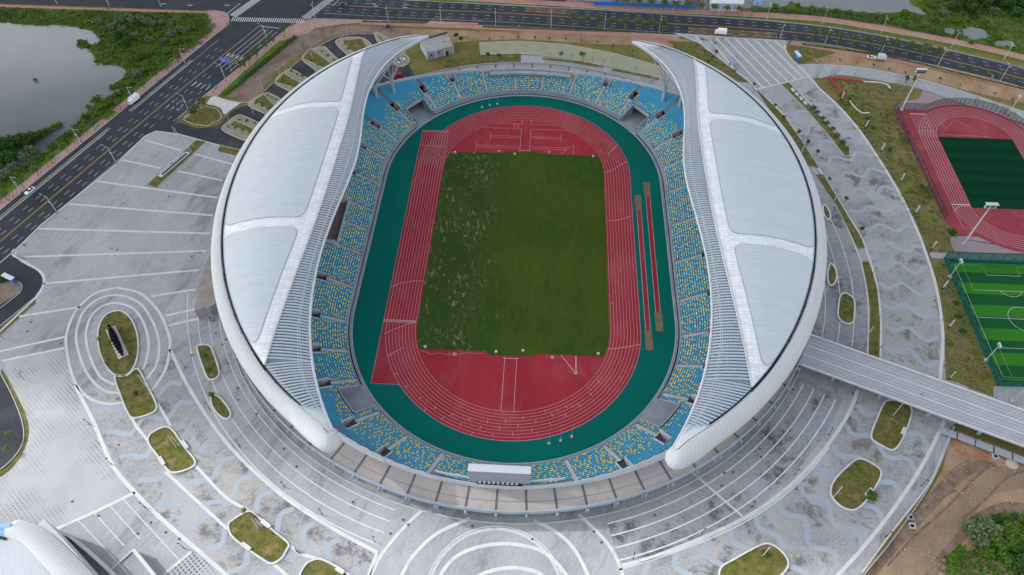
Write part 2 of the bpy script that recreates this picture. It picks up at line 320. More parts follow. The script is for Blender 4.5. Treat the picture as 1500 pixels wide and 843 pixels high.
# --- bare earth
sheet('bare_earth', UL([(1394, 628), (1500, 668), (1620, 710), (1620, 980), (1180, 980), (1240, 860), (1330, 770), (1380, 690)]), -.05, 'dirt')
sheet('bare_earth', spline(UL([(352, 151), (345, 144), (330, 139), (352, 122), (395, 88), (430, 56), (470, 42), (520, 38), (600, 42), (640, 47), (662, 47), (590, 62), (560, 66), (500, 52), (475, 60), (420, 92), (392, 122), (372, 149)]), 3, True), -.05, 'dirt_grey')
sheet('bare_earth', spline(UL([(600, 43), (700, 46), (800, 47), (900, 52), (1000, 58), (1040, 64), (1055, 76), (1010, 73), (960, 66), (900, 66), (830, 62), (760, 58), (690, 60), (640, 64)]), 3, True), -.045, 'dirt')
sheet('bare_earth', spline(UL([(1200, 76), (1280, 84), (1360, 101), (1440, 120), (1510, 138), (1510, 153), (1430, 136), (1350, 117), (1270, 102), (1200, 94)]), 3, True), -.045, 'dirt')
sheet('bare_earth', UL([(-60, 420), (-5, 418), (22, 410), (31, 417), (30, 428), (0, 450), (-60, 500)]), -.03, 'dirt_grey')
# --- roads
Uw = np.array([.346, .938]); Nw = np.array([.938, -.346]); Yw = np.array([-188.6, 57.4])
def wr(off, t): p = Yw + Nw * off + Uw * t; return (float(p[0]), float(p[1]))          # west road frame: offset from the yellow line, distance along
sheet('road', [wr(-14.6, -260), wr(9.6, -260), wr(9.6, 3), wr(15.2, 14), wr(14.4, 36), wr(16.4, 73), wr(18.0, 112), wr(-10, 112), wr(-14.6, 90)], 0.0, 'asphalt')
Rn_s = spline(UL([(380, 24), (440, 27), (600, 32), (800, 42), (990, 52.5), (1100, 57), (1200, 64), (1300, 82), (1400, 103), (1500, 129), (1640, 175)]), 6)
Rn_n = spline(UL([(410, -22), (480, -8), (600, 0.5), (750, 8.5), (850, 13), (1000, 22), (1100, 28.5), (1200, 38), (1300, 54), (1400, 76), (1500, 100), (1640, 142)]), 6)
sheet('road', Rn_s + Rn_n[::-1], 0.002, 'asphalt')
sheet('road', UL([(-300, -60), (331, -70), (420, -70), (500, -18), (470, 26), (440, 30), (352, 44), (338, 40), (337, 28), (331, 18), (304, 16), (0, 5), (-300, -8)]), .012, 'asphalt')
sheet('road', UL([(20, 372), (19, 360), (-10, 390), (-10, 418), (22, 410), (31, 417), (28, 430), (-40, 470), (-40, 520), (0, 477), (40, 444), (50, 437), (62, 420), (63, 405), (52, 395), (30, 384)]), .012, 'asphalt')
sheet('road', spline(UL([(-60, 560), (0, 548), (18, 580), (31, 612), (33, 640), (22, 668), (0, 690), (-60, 700)]), 4, True), -.01, 'asphalt_worn')
# car-park road behind the stadium
sheet('car_park_road', spline(UL([(228, 193), (232, 182), (262, 180), (290, 188), (318, 184), (330, 172), (345, 160), (372, 150), (400, 120), (440, 88), (478, 62), (510, 50), (556, 50), (572, 66), (606, 108), (590, 150), (470, 190), (380, 240), (340, 216), (300, 207), (262, 196)]), 3, True), -.02, 'asphalt_worn')
sheet('concrete_drive', spline(UL([(303, 152), (313, 141), (330, 146), (352, 150), (353, 151), (340, 160), (329, 168), (324, 160), (315, 155)]), 3, True), .02, 'white_stone')
# --- the plaza sheet
outerE = UL([(1150, 69), (1152, 60)])
plaza = UL([(18, 372), (60, 330), (120, 282), (170, 241), (212, 200), (228, 192), (262, 196), (300, 207), (352, 224)]) + arc(108, 152, 62, 30) + UL([(1050, 118), (1100, 122), (1025, 63), (988, 49), (1150, 60), (1153, 64), (1150, 69), (1156, 82), (1185, 112), (1200, 130)])
E_out = spline(UL([(1200, 130), (1232, 160), (1265, 200), (1310, 270), (1338, 325), (1356, 371), (1372, 424), (1381, 490), (1378, 555)]), 5)
plaza += E_out[1:] + UL([(1400, 560), (1500, 600), (1500, 640), (1400, 620), (1384, 655), (1362, 707), (1310, 775), (1262, 840), (1180, 980), (-200, 1000), (-200, 790), (-10, 705), (22, 680), (40, 645), (38, 612), (22, 580), (4, 546), (-40, 548), (-40, 560), (-40, 530), (0, 484), (52, 446), (53, 434), (62, 420), (63, 405), (52, 395), (30, 384)])
sheet('plaza', plaza, 0.03, 'plaza')
M['ring_walk'] = paving('ring_walk_paving', (.30, .315, .335), (.25, .265, .285), (.075, .072, .07), .10, (.47, .56), 0, (1, 1, 1), None, .95)
def annul(name, r0, r1, a0, a1, z, m): sheet(name, arc(r1, a0, a1, 50) + arc(r0, a1, a0, 50), z, m)
annul('ring_walk', 117.9, 134.2, -74, -30, .04, 'ring_walk'); annul('ring_walk', 117.9, 137, -22, 14, .04, 'ring_walk')
# ring promenade with wavy bands (r about 134..164 on the east and south sides)
ring_out = lambda a: float(np.interp(a, [-157, -147, -130, -118, -105, -50, -37, -26, -14, 0, 15, 25, 38], [167, 166, 160.2, 159.2, 160, 162.5, 164.8, 164.9, 163.4, 164.8, 168.7, 174.7, 182]))
ring_in = lambda a: float(np.interp(a, [-155, -138, -131, -118, -105.7, -74, -65, -55, -44, -34, -28, -20, -7, 4.5, 21, 43], [137.8, 133, 132.6, 132.1, 133.6, 133.7, 133.7, 135.3, 136.3, 137.3, 138, 141.8, 141.4, 141.2, 141.8, 155.3]))
def ringpoly(a0, a1, n=40):
    A = np.linspace(a0, a1, n)
    return [(ring_out(a) * math.cos(math.radians(a)), ring_out(a) * math.sin(math.radians(a))) for a in A] + [(ring_in(a) * math.cos(math.radians(a)), ring_in(a) * math.sin(math.radians(a))) for a in A[::-1]]
sheet('promenade', ringpoly(-74, 38), .05, 'ring'); sheet('promenade', ringpoly(-153, -106), .05, 'ring')
wv = MB(); a = -152.0
while a < 36:
    if (-150 < a < -108) or (-71 < a < 36 and not -29 < a < -21.5):
        ri, ro = ring_in(a), ring_out(a); pts = []
        amp = 1.9 + rnd.uniform(-.3, .3); k = (ro - ri) / 13.0; ph = rnd.uniform(-.2, .2)
        for i in range(41):
            t = i / 40; r = ri + 1.2 + t * (ro - ri - 2.4); off = -amp * math.sin(2 * PI * k * t + ph) + 2.2 * (t - .5) * -1; th = math.radians(a) + off / r
            pts.append((r * math.cos(th), r * math.sin(th)))
        wv.ribbon(pts, 1.75, .07)
    a += 4.05
o = wv.build('wave_bands', M['wave']); struct(o)
# checkered grass-paver car parks at the south-west
chk = UL([(5, 529), (94, 511), (97, 530), (110, 565), (137, 618), (164, 680), (198, 722), (140, 752), (75, 778), (60, 768), (35, 760), (-120, 765), (-200, 790), (-10, 705), (22, 680), (41, 645), (40, 620), (24, 578)])
sheet('grass_paver_yard', chk, .045, 'checker')
sheet('grass_paver_yard', UL([(282, 808), (330, 843), (345, 860), (300, 900), (225, 880), (236, 845)]), .045, 'checker')
# --- white stone bands
wb = MB(); Z = .09
def wl(px, w=.8, z=Z, sm=0, closed=False): wb.ribbon(spline(UL(px), sm, closed) if sm else UL(px), w, z, 0, closed)
for a_, b_ in (((213, 206), (266, 221)), ((180, 235), (236, 247)), ((285, 226), (340, 241)), ((260, 251), (326, 265)), ((142, 266), (318, 290)), ((102, 299.5), (312, 316)), ((55, 335.5), (308, 342.5)), ((28, 377), (303, 368)), ((63, 416), (292, 396)), ((28, 464), (118, 450)), ((222, 434.5), (286, 424.5)), ((0, 515), (95, 494)), ((243, 463), (287, 453)), ((247, 477), (318, 461.5)), ((3, 529), (95, 510))): wl([a_, b_], .95)
wl([(18, 372), (60, 330), (120, 282), (170, 241), (212, 200), (228, 192.5), (262, 197), (300, 207.5), (350, 222)], .6)
wl([(28, 379), (42, 388), (55, 395), (64, 406), (63, 420), (54, 434), (52, 437)], 1.0, sm=4); wl([(52, 437), (0, 486), (-40, 530)], .8)
wl([(24, 372), (20, 366), (19, 374), (28, 379)], .8, sm=3)
# central oval rings
R3 = [(172, 422), (205, 430), (232, 456), (247, 490), (249, 510), (243, 540), (228, 565), (212, 583)]; wl(R3, .95, sm=6)
R3b = [(172, 422), (140, 430), (112, 455), (98, 488), (98, 515), (106, 550), (118, 572), (135, 586), (158, 592), (180, 590)]; wl(R3b, .95, sm=6)
wl([(175, 577), (150, 571), (128, 548), (115, 515), (112, 488), (122, 458), (145, 438), (175, 433), (205, 445), (224, 472), (233, 503), (229, 535), (213, 558)], .9, sm=6)
wl([(168, 564), (147, 552), (131, 520), (126, 490), (133, 465), (150, 449), (172, 444.5), (196, 453), (211, 475), (218, 503), (214, 530), (209, 541)], .9, sm=6)
# long arcs
wl([(110, 565), (137, 618), (164, 680), (198, 722), (245, 768), (300, 815), (345, 855)], 1.2, sm=6)
wl([(249, 512), (275, 565), (311, 622), (350, 669), (400, 715), (440, 745), (497, 780), (553, 810)], 1.1, sm=6)
wl([(230, 590), (250, 624), (218, 640)][:2], .9); wl([(180, 590), (199, 624), (216, 645)], .9); wl([(243, 692), (300, 745), (333, 775)], .9, sm=4); wl([(286, 682), (330, 728), (364, 748)], .9, sm=4); wl([(420, 796), (440, 812), (470, 820)], .9); wl([(400, 826), (420, 843), (440, 860)], .9)
wl([(198, 722), (140, 750), (74, 779)], 1.1); wl([(281, 808), (240, 842)], 1.0)
wl([(911, 829), (955, 817), (1000, 800), (1050, 779), (1100, 754), (1145, 722), (1180, 690), (1210, 655), (1236, 618), (1250, 590), (1256, 572)], 1.15, sm=6)
wl([(904, 836), (980, 812), (1050, 785), (1100, 760), (1145, 729), (1185, 692), (1215, 655)], .5, sm=6)
wb.ribbon(spline(UL([(1200, 130), (1232, 160), (1265, 200), (1310, 270), (1338, 325), (1356, 371), (1372, 424), (1381, 490), (1377, 556)]), 6), 1.15, Z)
wl([(1384, 615), (1365, 655), (1340, 700), (1302, 755), (1262, 805), (1225, 845), (1180, 890)], 1.1, sm=6)
wl([(1398, 625), (1384, 655), (1362, 707), (1310, 775), (1262, 840)], .5, sm=5)
for q in ([(552, 812), (545, 830), (538, 850)], [(540, 850), (560, 812), (590, 775), (618, 748)], [(585, 850), (605, 815), (640, 782), (688, 760)], [(640, 850), (665, 818), (700, 802), (745, 797), (790, 806), (815, 825), (835, 850)], [(690, 850), (715, 838), (750, 832), (785, 838), (802, 850)], [(782, 763), (815, 780), (842, 806), (865, 850)], [(848, 754), (880, 785), (900, 812), (915, 850)]): wl(q, 1.1, sm=6)
wl([(1015, 693), (1050, 724), (1088, 757)], .7)
# thin joint lines concentric with the stadium
tl = MB()
for r in (119.8, 123.6, 127.4, 131.2):
    tl.ribbon(arc(r, -165, -106, 60), .32, .085); tl.ribbon(arc(r + .8, -74, -31, 50), .42, .085)
for r in (121.5, 127, 132): tl.ribbon(arc(r, -20, 12, 30), .3, .085)
for q in ([(112, 760), (150, 800), (190, 843)], [(137, 750), (182, 800)], [(160, 740), (205, 790)], [(180, 731), (262, 820)]): tl.ribbon(UL(q), .28, .085)
for rr, a0, a1 in ((124, -103, -77), (121, -100, -80), (128, -104, -78)): tl.ribbon(arc(rr * .16, 0, 180, 30, 0, -139), .3, .085)
struct(tl.build('joint_lines', M['white_paint']))
# north-east striped forecourt
for q in ((1003, 50.5, 1007, 55), (1017, 51.5, 1030, 66), (1032, 52.5, 1051, 71), (1051, 71, 1078, 105), (1046, 53, 1117, 128.5), (1060, 54, 1130, 126), (1075, 55, 1142, 123), (1089.5, 56, 1154, 120), (1104, 57, 1166.6, 117.5), (1119, 58, 1177, 115), (1133, 59, 1150, 73), (1148, 60.5, 1153, 66)): wl([q[:2], q[2:]], .85)
wl([(988, 49), (1025, 63), (1100, 122), (1112, 136)], .8); wl([(990, 50), (1150, 61)], .6); wl([(1110, 131), (1185, 113)], .8); wl([(1153, 62), (1150, 70), (1156, 83), (1185, 112), (1200, 130)], .9, sm=4)
wl([(1144, 125), (1192, 160), (1237, 229), (1245, 228)], .6); wl([(1156, 122), (1200, 165), (1230, 205), (1245, 228)], .6)
wl([(1110, 133), (1150, 172), (1200, 248), (1235, 305), (1260, 345), (1275, 384), (1285, 424), (1290, 470), (1289, 524)], .9, sm=5)
wl([(1190, 245), (1225, 301), (1252, 360), (1265, 400), (1272, 453), (1271, 520)], .5, sm=5)
wl([(1170, 96), (1240, 97), (1320, 110), (1400, 131), (1500, 164)], .4, sm=4)
o = wb.build('white_stone_bands', M['white_stone']); struct(o)
# far path to the sports field, forecourt, crossing plaza
sheet('path', spline(UL([(1170, 95), (1240, 97), (1320, 110), (1400, 131), (1510, 167), (1560, 185), (1560, 205), (1500, 181), (1400, 149), (1350, 131), (1290, 119), (1230, 110), (1192, 115)]), 3, True), .015, 'plaza')
sheet('path', UL([(1360, 370), (1384, 371), (1500, 374), (1560, 376), (1560, 384), (1500, 382), (1384, 379), (1366, 379)]), .015, 'plaza')
sheet('path', UL([(1455, 566), (1500, 567), (1560, 568), (1560, 620), (1500, 600), (1455, 585)]), .015, 'plaza')
sheet('path', UL([(763, 80), (800, 83), (850, 87), (900, 97), (965, 114), (1010, 130), (1030, 160), (980, 160), (940, 125), (880, 110), (800, 100), (700, 96), (640, 112), (640, 106), (700, 93), (763, 93)]), -.0, 'plaza')
slab = UL([(702, 63), (760, 61), (830, 66), (900, 79), (960, 96), (985, 106), (985, 122), (960, 112), (900, 99), (830, 86), (762, 79), (704, 81)])
M['stone_slab'] = mat('mossy_slab', (.24, .27, .20), (.30, .31, .23), .2, (.4, .65), c3=(.42, .30, .15), s3=.06, con3=(.50, .66), fine=.12, stretch=(1, 2, 1), rot=math.radians(10))
struct(MB().poly(slab, 0, .25).build('stone_terrace', M['stone_slab'])); strip('stone_terrace_edge', slab, .5, .26, 'kerb', True)
# pavements along the roads
sheet('pavement', [wr(-14.8, -260), wr(-14.8, 6), wr(-19.0, 6), wr(-19.0, -260)], .03, 'brick_pink')
sheet('pavement', [wr(-14.8, 13), wr(-14.8, 88), wr(-19.3, 88), wr(-19.3, 13)], .03, 'brick_pink')
sheet('pavement', spline([wr(-19.3, 86)] + UL([(305, 22), (303, 16), (320, 16), (333, 20), (336, 30), (330, 40)]) + [wr(-14.8, 86)], 3, True), .035, 'brick_pink')
sheet('pavement', UL([(-300, -4), (0, 7.2), (150, 12.5), (303, 17), (304, 20), (150, 15.5), (0, 10.5), (-300, 1)]), .03, 'brick_pink_n')
sheet('pavement', [wr(14.6, 40), wr(16.6, 73), wr(18.2, 108)] + UL([(440, 32), (460, 28), (530, 30), (530, 34), (500, 36), (462, 42), (450, 50)]) + [wr(21, 95), wr(20.6, 60), wr(20.8, 42)], .025, 'brick_pink')
sheet('verge', [wr(20.8, 42), wr(20.7, 60), wr(21, 98), wr(26.5, 103), wr(25.6, 64), wr(25.5, 46)], .0, 'verge')
sheet('pavement', UL([(268, 172), (285, 158), (293, 166), (274, 179)]), .025, 'brick_pink')
def offset_line(pts, d):
    P = [np.array(p[:2]) for p in pts]; out = []
    for i in range(len(P)):
        t = P[min(i + 1, len(P) - 1)] - P[max(i - 1, 0)]; t /= np.hypot(*t); out.append(tuple(P[i] + np.array([-t[1], t[0]]) * d))
    return out
pvS = spline(UL([(528, 33), (640, 37.5), (700, 40), (800, 45), (900, 50), (995, 55.5)]), 5); strip('pavement', pvS, 4.2, .03, 'brick_pink_n')
strip('pavement', spline(UL([(628, 35), (700, 38.5)]), 3), 6, .026, 'brick_pink_n')
pvE = spline(UL([(1157, 63), (1200, 69.5), (1250, 79), (1335, 93), (1400, 106), (1500, 132), (1600, 162)]), 5); strip('pavement', pvE, 3.6, .03, 'brick_pink_n')
pvN = spline(UL([(590, -8), (700, -1.5), (800, 4.5), (850, 7.5), (980, 15), (1090, 20.5), (1200, 27.5), (1287, 41), (1393, 60), (1500, 84), (1640, 122)]), 5); strip('pavement', pvN, 4.6, .03, 'brick_pink_n')
strip('verge', offset_line(pvS, 3.2), 2.0, .0, 'verge'); strip('verge', offset_line(pvE, 3.2), 2.4, .0, 'verge'); strip('verge', offset_line(pvN, -4.2), 3.2, .0, 'verge')
strip('verge', [wr(-10.8, -260), wr(-10.8, 2)], 1.0, .05, 'verge'); strip('verge', [wr(-10.8, 16), wr(-10.8, 62)], 1.0, .05, 'verge')
strip('verge', [wr(-20.7, -200), wr(-20.7, 80)], 3.0, .0, 'verge')
kb = MB()
for pts in ([wr(-14.7, -260), wr(-14.7, 88)], [wr(9.7, -100), wr(9.7, -70)], [wr(15.0, 20), wr(14.5, 36), wr(16.5, 73), wr(18.1, 110)], [wr(-11.4, -260), wr(-11.4, 2)], [wr(-10.2, -260), wr(-10.2, 2)], [wr(-11.4, 16), wr(-11.4, 62)], [wr(-10.2, 16), wr(-10.2, 62)], Rn_s[6:], Rn_n[4:], offset_line(pvN, -2.6), offset_line(pvS, 2.2), spline(UL([(19, 411), (29, 414), (32, 422), (26, 432), (0, 452), (-40, 486)]), 4)): kb.ribbon(pts, .28, .0, .13)
for q in ([(0, 478), (50, 437)], [(0, 546), (18, 580), (33, 620), (33, 650), (15, 676), (-10, 695)], [(330, 146), (345, 150), (372, 150)], [(370, 150), (400, 122), (440, 88), (478, 62), (510, 51), (550, 50)]): kb.ribbon(spline(UL(q), 4), .3, 0.0, .13)
struct(kb.build('kerbs', M['kerb']))
sheet('verge', UL([(0, 480), (50, 440), (53, 444), (0, 492), (-40, 530), (-40, 515)]), .05, 'lawn')
sheet('verge', spline(UL([(2, 545), (20, 578), (36, 615), (36, 648), (16, 680), (-10, 700), (-10, 706), (22, 682), (41, 645), (40, 614), (24, 578), (6, 545)]), 3, True), .05, 'lawn')
# --- road markings
mk = MB(); my = MB(); Zm = .03
def dash(line, L=3.0, gap=4.2, w=.17, start=0.0, m=mk):
    P = [np.array(p[:2]) for p in line]; seg = [np.hypot(*(b - a)) for a, b in zip(P[:-1], P[1:])]; cum = np.concatenate([[0], np.cumsum(seg)]); tot = cum[-1]
    def at(s): i = min(int(np.searchsorted(cum, s, 'right')) - 1, len(seg) - 1); f = (s - cum[i]) / seg[i]; return tuple(P[i] + (P[i + 1] - P[i]) * f)
    s = start
    while s + L < tot: m.ribbon([at(s), at(s + L)], w, Zm); s += L + gap
for off in (-6.0, -2.9, 3.3, 6.4): dash([wr(off, -250), wr(off + .6, 80 if off < 0 else 56)])
dash([wr(10.6, 18), wr(11.4, 56)])
for off in (-9.8, 9.2): mk.ribbon([wr(off, -250), wr(off, -2)], .16, Zm); mk.ribbon([wr(off if off < 0 else 13.9, 18), wr(off if off < 0 else 17, 84)], .16, Zm)
for off in (-.22, .22): my.ribbon([wr(off - .6, -250), wr(off + .4, 30), wr(off + 2.3, 103)], .22, Zm)
for off in (4.8, 7.7, 10.8, 13.8): mk.ribbon([wr(off, 62), wr(off + 1, 102)], .22, Zm)
for off in (3.6, 6.4, 9.4, 12.4):
    mk.ribbon([wr(off, 68), wr(off, 74)], .3, Zm); mk.add([(*wr(off - .6, 73), Zm), (*wr(off + .6, 73), Zm), (*wr(off, 76), Zm)], [(0, 1, 2)]); mk.ribbon([wr(off, 44), wr(off, 48)], .35, Zm)
mk.ribbon([wr(3.0, 103), wr(17.0, 106)], .4, Zm)
for k in range(6):                                                      # turn arrows painted by the side entry
    off = 3.5 + 3.1 * (k % 3); t = 26 + 2.6 * (k // 3) - k * .3; mk.ribbon([wr(off, t), wr(off, t + 3.2)], .3, Zm)
yl = spline(UL([(480, 7), (590, 13), (750, 20), (900, 29.5), (1000, 36), (1100, 42), (1200, 52), (1300, 68.5), (1400, 90.5), (1500, 116), (1600, 146)]), 6)
for d in (-.3, .3): my.ribbon(offset_line(yl, d), .22, Zm)
for d in (3.4, -3.4): dash(offset_line(yl, d), 2.6, 4.4)
dash(offset_line(yl, -6.6)[:36], 2.6, 4.4); dash(offset_line(yl, 6.4), 2.6, 4.4)
mk.ribbon(offset_line(yl, -9.2), .16, Zm); mk.ribbon(offset_line(yl, 9.0), .16, Zm)
def zebra(a, b, wid, n, m=mk, bw=.45):
    a = np.array(U(*a)); b = np.array(U(*b)); d = (b - a); L = np.hypot(*d); d /= L; q = np.array([-d[1], d[0]])
    for i in range(n):
        c = a + d * L * (i + .5) / n; m.ribbon([tuple(c - q * wid / 2), tuple(c + q * wid / 2)], bw, Zm)
zebra((339, 28.5), (446, 31), 4.2, 34); zebra((341, 24), (378, -2), 5, 24); zebra((447, 27), (485, -2), 5, 22)
mk.ribbon(UL([(332, 21), (352, 5)]), .35, Zm); mk.ribbon(UL([(487, 9), (499, -2)]), .35, Zm)
for x0 in (641, 691):                                                   # yellow zigzag bus stop markings
    my.ribbon(UL([(x0, 25 + (x0 - 641) * .06), (x0 + 17, 26 + (x0 - 641) * .06)]), .2, Zm); zz = [(x0 + k * 4.2, (25.5 if k % 2 else 30) + (x0 - 641) * .06) for k in range(5)]; my.ribbon(UL(zz), .22, Zm)
my.ribbon(UL([(632, 30), (640, 25.5)]), .2, Zm)
for (c0, c1, c2, c3) in (((771, 17), (773, 10), (841, 13.5), (840, 21)), ((1008, 48), (1009, 41), (1140, 49), (1139, 56))):   # yellow box junction hatching
    A = [np.array(U(*q)) for q in (c0, c1, c2, c3)]; my.ribbon([tuple(q) for q in A], .25, Zm, 0, True); n = int(np.hypot(*(A[2] - A[1])) / 1.5)
    for i in range(n):
        p = A[1] + (A[2] - A[1]) * i / n; q = A[0] + (A[3] - A[0]) * min(1, (i + 3) / n); my.ribbon([tuple(p), tuple(q)], .12, Zm + .002)
        q2 = A[0] + (A[3] - A[0]) * max(0, (i - 3) / n); my.ribbon([tuple(p), tuple(q2)], .12, Zm + .004)
for (x, y) in ((548, 6), (551, 9), (596, 7), (594, 11), (240, 6), (279, 8), (333, 8)): mk.ribbon(UL([(x - 4, y), (x + 3, y + .3)]), .5, Zm)
struct(mk.build('white_road_markings', M['white_paint'])); struct(my.build('yellow_road_markings', M['yellow_paint']))
# --- service covers dotted over the plaza
covers = sorted(((97, 321), (164, 364), (172, 366), (35, 359), (37, 360), (293, 370), (281, 376), (244, 272), (248, 288.5), (313, 429), (296, 461), (307, 466), (313, 470), (316, 488), (331, 498), (326, 505), (281, 521), (334, 533), (45, 472), (40, 486), (90, 503), (348, 569), (349, 586), (376, 607), (416, 658), (434.5, 684), (517, 736), (598, 769), (591, 762), (572, 782), (692, 771), (1061, 693), (1074, 692), (1057, 712), (1162, 571), (1152, 567), (1157, 631), (1147, 632), (959, 755), (870, 779), (881, 795), (780, 790), (202, 782), (243, 780), (263, 790), (221, 766), (144, 756), (174, 652), (1113, 658), (1115, 670), (106, 735), (322, 540), (356, 528)))
M['rust'] = mat('rust_iron', (.12, .07, .05), None, fine=0); c0 = None
for i, (x, y) in enumerate(covers):
    p = U(x, y)
    if c0 is None: c0 = MB().tube((p[0], p[1], .05), (p[0], p[1], .115), .42, .42, 8).build('manhole_cover', M['rust']); o = c0
    else: o = c0.copy(); COL.objects.link(o); o.location = (p[0], p[1], .05)
    tag(o, 'small dark round cover in the plaza paving, %s counted from the left' % ORD[i], 'manhole cover', 'covers in the plaza paving')
# --- grass strips in the plaza
def lawn(px, z=.12, k='kerb', kw=.35): 
    p = UL(px); struct(MB().poly(p, z).build('lawn', M['lawn'])); 
    if k: struct(MB().ribbon(p, kw, .02, .16, True).build('kerb', M[k]))
lawn([(213, 272.5), (287, 205.5), (302.5, 208), (230.5, 275)]); lawn([(318.7, 222.5), (322, 214), (352, 220), (346, 229)])
lawn([(1144, 124), (1156, 121.3), (1192, 160), (1215, 186), (1244, 218.7), (1245, 228), (1237, 229), (1217, 203), (1180, 160)])
lawn(([(1108, 133), (1130, 165), (1156, 200), (1183, 243), (1200, 247), (1178, 212), (1150, 172), (1115, 137)]), k=None)
lawn(([(1194.7, 256), (1225, 301), (1244, 339), (1257, 365), (1267, 363), (1258, 343), (1235, 305), (1206, 256)]), k=None)
lawn(([(1262.7, 384), (1270.7, 424), (1274.7, 453), (1272, 521), (1288, 526), (1289, 470), (1285, 424), (1273, 383)]), k=None)
lawn([(975, 60), (1020, 62), (1095, 120), (1052, 113), (1010, 80)], z=.02, k=None)
lawn([(1156, 68), (1166, 63), (1235, 74), (1180, 92), (1172, 94)], z=.02, k=None)
lawn([(793, 86), (800, 85), (850, 90), (884, 97), (884, 100), (870, 99), (830, 92), (796, 89)]); lawn([(894, 102), (900, 100.5), (965, 114), (965, 119), (925, 110), (897, 105)]); lawn([(700, 83), (761, 81), (762, 93), (700, 95), (650, 100), (655, 88)], z=.05, k=None)
lawn(([(268, 176), (292, 160), (300, 156), (318, 160), (325, 170), (322, 176), (305, 185), (285, 183)]), k='kerb')
# tyre ruts and heaps on the building site
M['dirt_light'] = mat('dirt_light', (.25, .185, .125), (.20, .14, .09), .12, (.4, .65), c3=(.20, .14, .09), s3=.2, con3=(.58, .7), fine=.18, fs=1.2, bump=.5); M['dirt_dark'] = mat('dirt_dark', (.14, .10, .075), (.22, .16, .12), .2, (.4, .6), c3=(.34, .26, .2), s3=.35, con3=(.6, .7), fine=.25, fs=1.5, bump=.6)
sheet('haul_road', spline(UL([(1520, 684), (1470, 684), (1440, 694), (1412, 716), (1372, 756), (1330, 800), (1290, 850), (1250, 900), (1310, 900), (1350, 846), (1385, 800), (1412, 770), (1436, 742), (1462, 722), (1520, 712)]), 4, True), -.03, 'dirt_light')
sheet('churned_soil', spline(UL([(1392, 690), (1430, 668), (1470, 668), (1450, 684), (1415, 700), (1370, 745), (1320, 800), (1280, 846), (1264, 846), (1300, 800), (1345, 745)]), 4, True), -.035, 'dirt_dark')
sheet('churned_soil', spline(UL([(1450, 742), (1480, 735), (1520, 745), (1520, 765), (1470, 762), (1432, 775), (1405, 800), (1385, 820), (1370, 850), (1352, 850), (1375, 805), (1410, 765)]), 4, True), -.033, 'dirt_dark')
sheet('red_soil', spline(UL([(1400, 640), (1450, 655), (1500, 672), (1500, 684), (1450, 676), (1410, 668), (1393, 655)]), 3, True), -.028, 'red_soil')
sheet('marsh_ground', UL([(-300, 6), (0, 11), (150, 16), (302, 20), (315, 40), (300, 60), (256, 98), (240, 110), (215, 130), (150, 178), (70, 240), (0, 292), (-100, 370), (-300, 460)]), -.08, 'marsh')
sheet('marsh_ground', UL([(1100, 16), (1200, 24), (1290, 36), (1390, 55), (1500, 80), (1640, 118), (1700, -90), (1100, -90)]), -.08, 'marsh')
rt = MB()
for q in ([(1410, 760), (1440, 735), (1475, 700), (1500, 690)], [(1300, 830), (1340, 785), (1385, 745), (1440, 690), (1460, 682)], [(1330, 765), (1370, 735), (1400, 718)]): rt.ribbon(spline(UL(q), 5), .7, -.02)
struct(rt.build('tyre_ruts', mat('rut_soil', (.12, .085, .06), (.2, .14, .1), .4, fine=.2)))
# --- the arena: apron, track, match turf
def stad(r, n=64):                                                      # stadium-shaped outline at radius r from the two focal points
    return [(r * math.cos(t), 37.1 + r * math.sin(t)) for t in np.linspace(0, PI, n)] + [(r * math.cos(t), -37.1 + r * math.sin(t)) for t in np.linspace(PI, 2 * PI, n)]
def oval(r, n=64, h=42.195, cx=0, cy=0):
    return [(cx + r * math.cos(t), cy + h + r * math.sin(t)) for t in np.linspace(0, PI, n)] + [(cx + r * math.cos(t), cy - h + r * math.sin(t)) for t in np.linspace(PI, 2 * PI, n)]
sheet('arena_apron', stad(60.9), .06, 'apron')
sheet('running_track', oval(47.6), .08, 'track')
sheet('track_chute', [(-36, -42), (-36, 42), (-36.5, 69), (-48.85, 69), (-48.85, -70), (-36, -70)], .075, 'track')
tm = MB(); Zt = .10
for i in range(10): tm.ribbon(oval(36.5 + 1.22 * i), .09 if i < 9 else .12, Zt, 0, True)
for i in range(11): tm.ribbon([(-36.5 - 1.22 * i, -42.2), (-36.5 - 1.22 * i, 67.8)], .09, Zt + .002)
tm.ribbon([(-48.7, -42), (-48.7, -70), (-38.5, -70)], .12, Zt)
for y in (57.8, 67.8, -42.2): tm.ribbon([(-36.4, y), (-48.8, y)], .14 if y > 0 else .25, Zt + .004)
for i in range(10):
    for y in (68.6, -42.9): tm.ribbon([(-37.1 - 1.22 * i - .3, y), (-37.1 - 1.22 * i + .3, y)], .55, Zt + .006)
def cross(r0, r1, sgn, ang, w=.16, sl=0.0):                            # line across lanes on the bend
    tm.ribbon([(r * math.cos(math.radians(ang + sl * (r - r0))), sgn * 42.195 + r * math.sin(math.radians(ang + sl * (r - r0)))) for r in np.linspace(r0, r1, 8)], w, Zt + .004)
cross(36.5, 47.5, 1, 2, sl=.9); cross(40.5, 47.5, 1, 20, sl=.9); cross(36.5, 47.5, -1, -14, sl=.6); cross(36.5, 48, -1, -179.4, sl=.62); cross(41.5, 47.5, -1, -163.0, sl=.5); cross(41, 44, 1, 160, sl=0)
tm.ribbon(spline([(36.5, 14), (40, 14.3), (44, 15.6), (47.5, 17.5)], 4), .16, Zt + .004); tm.ribbon(spline([(-36.6, -22.7), (-40, -22.9), (-45, -24.3), (-48.6, -26.4)], 4), .16, Zt + .004)
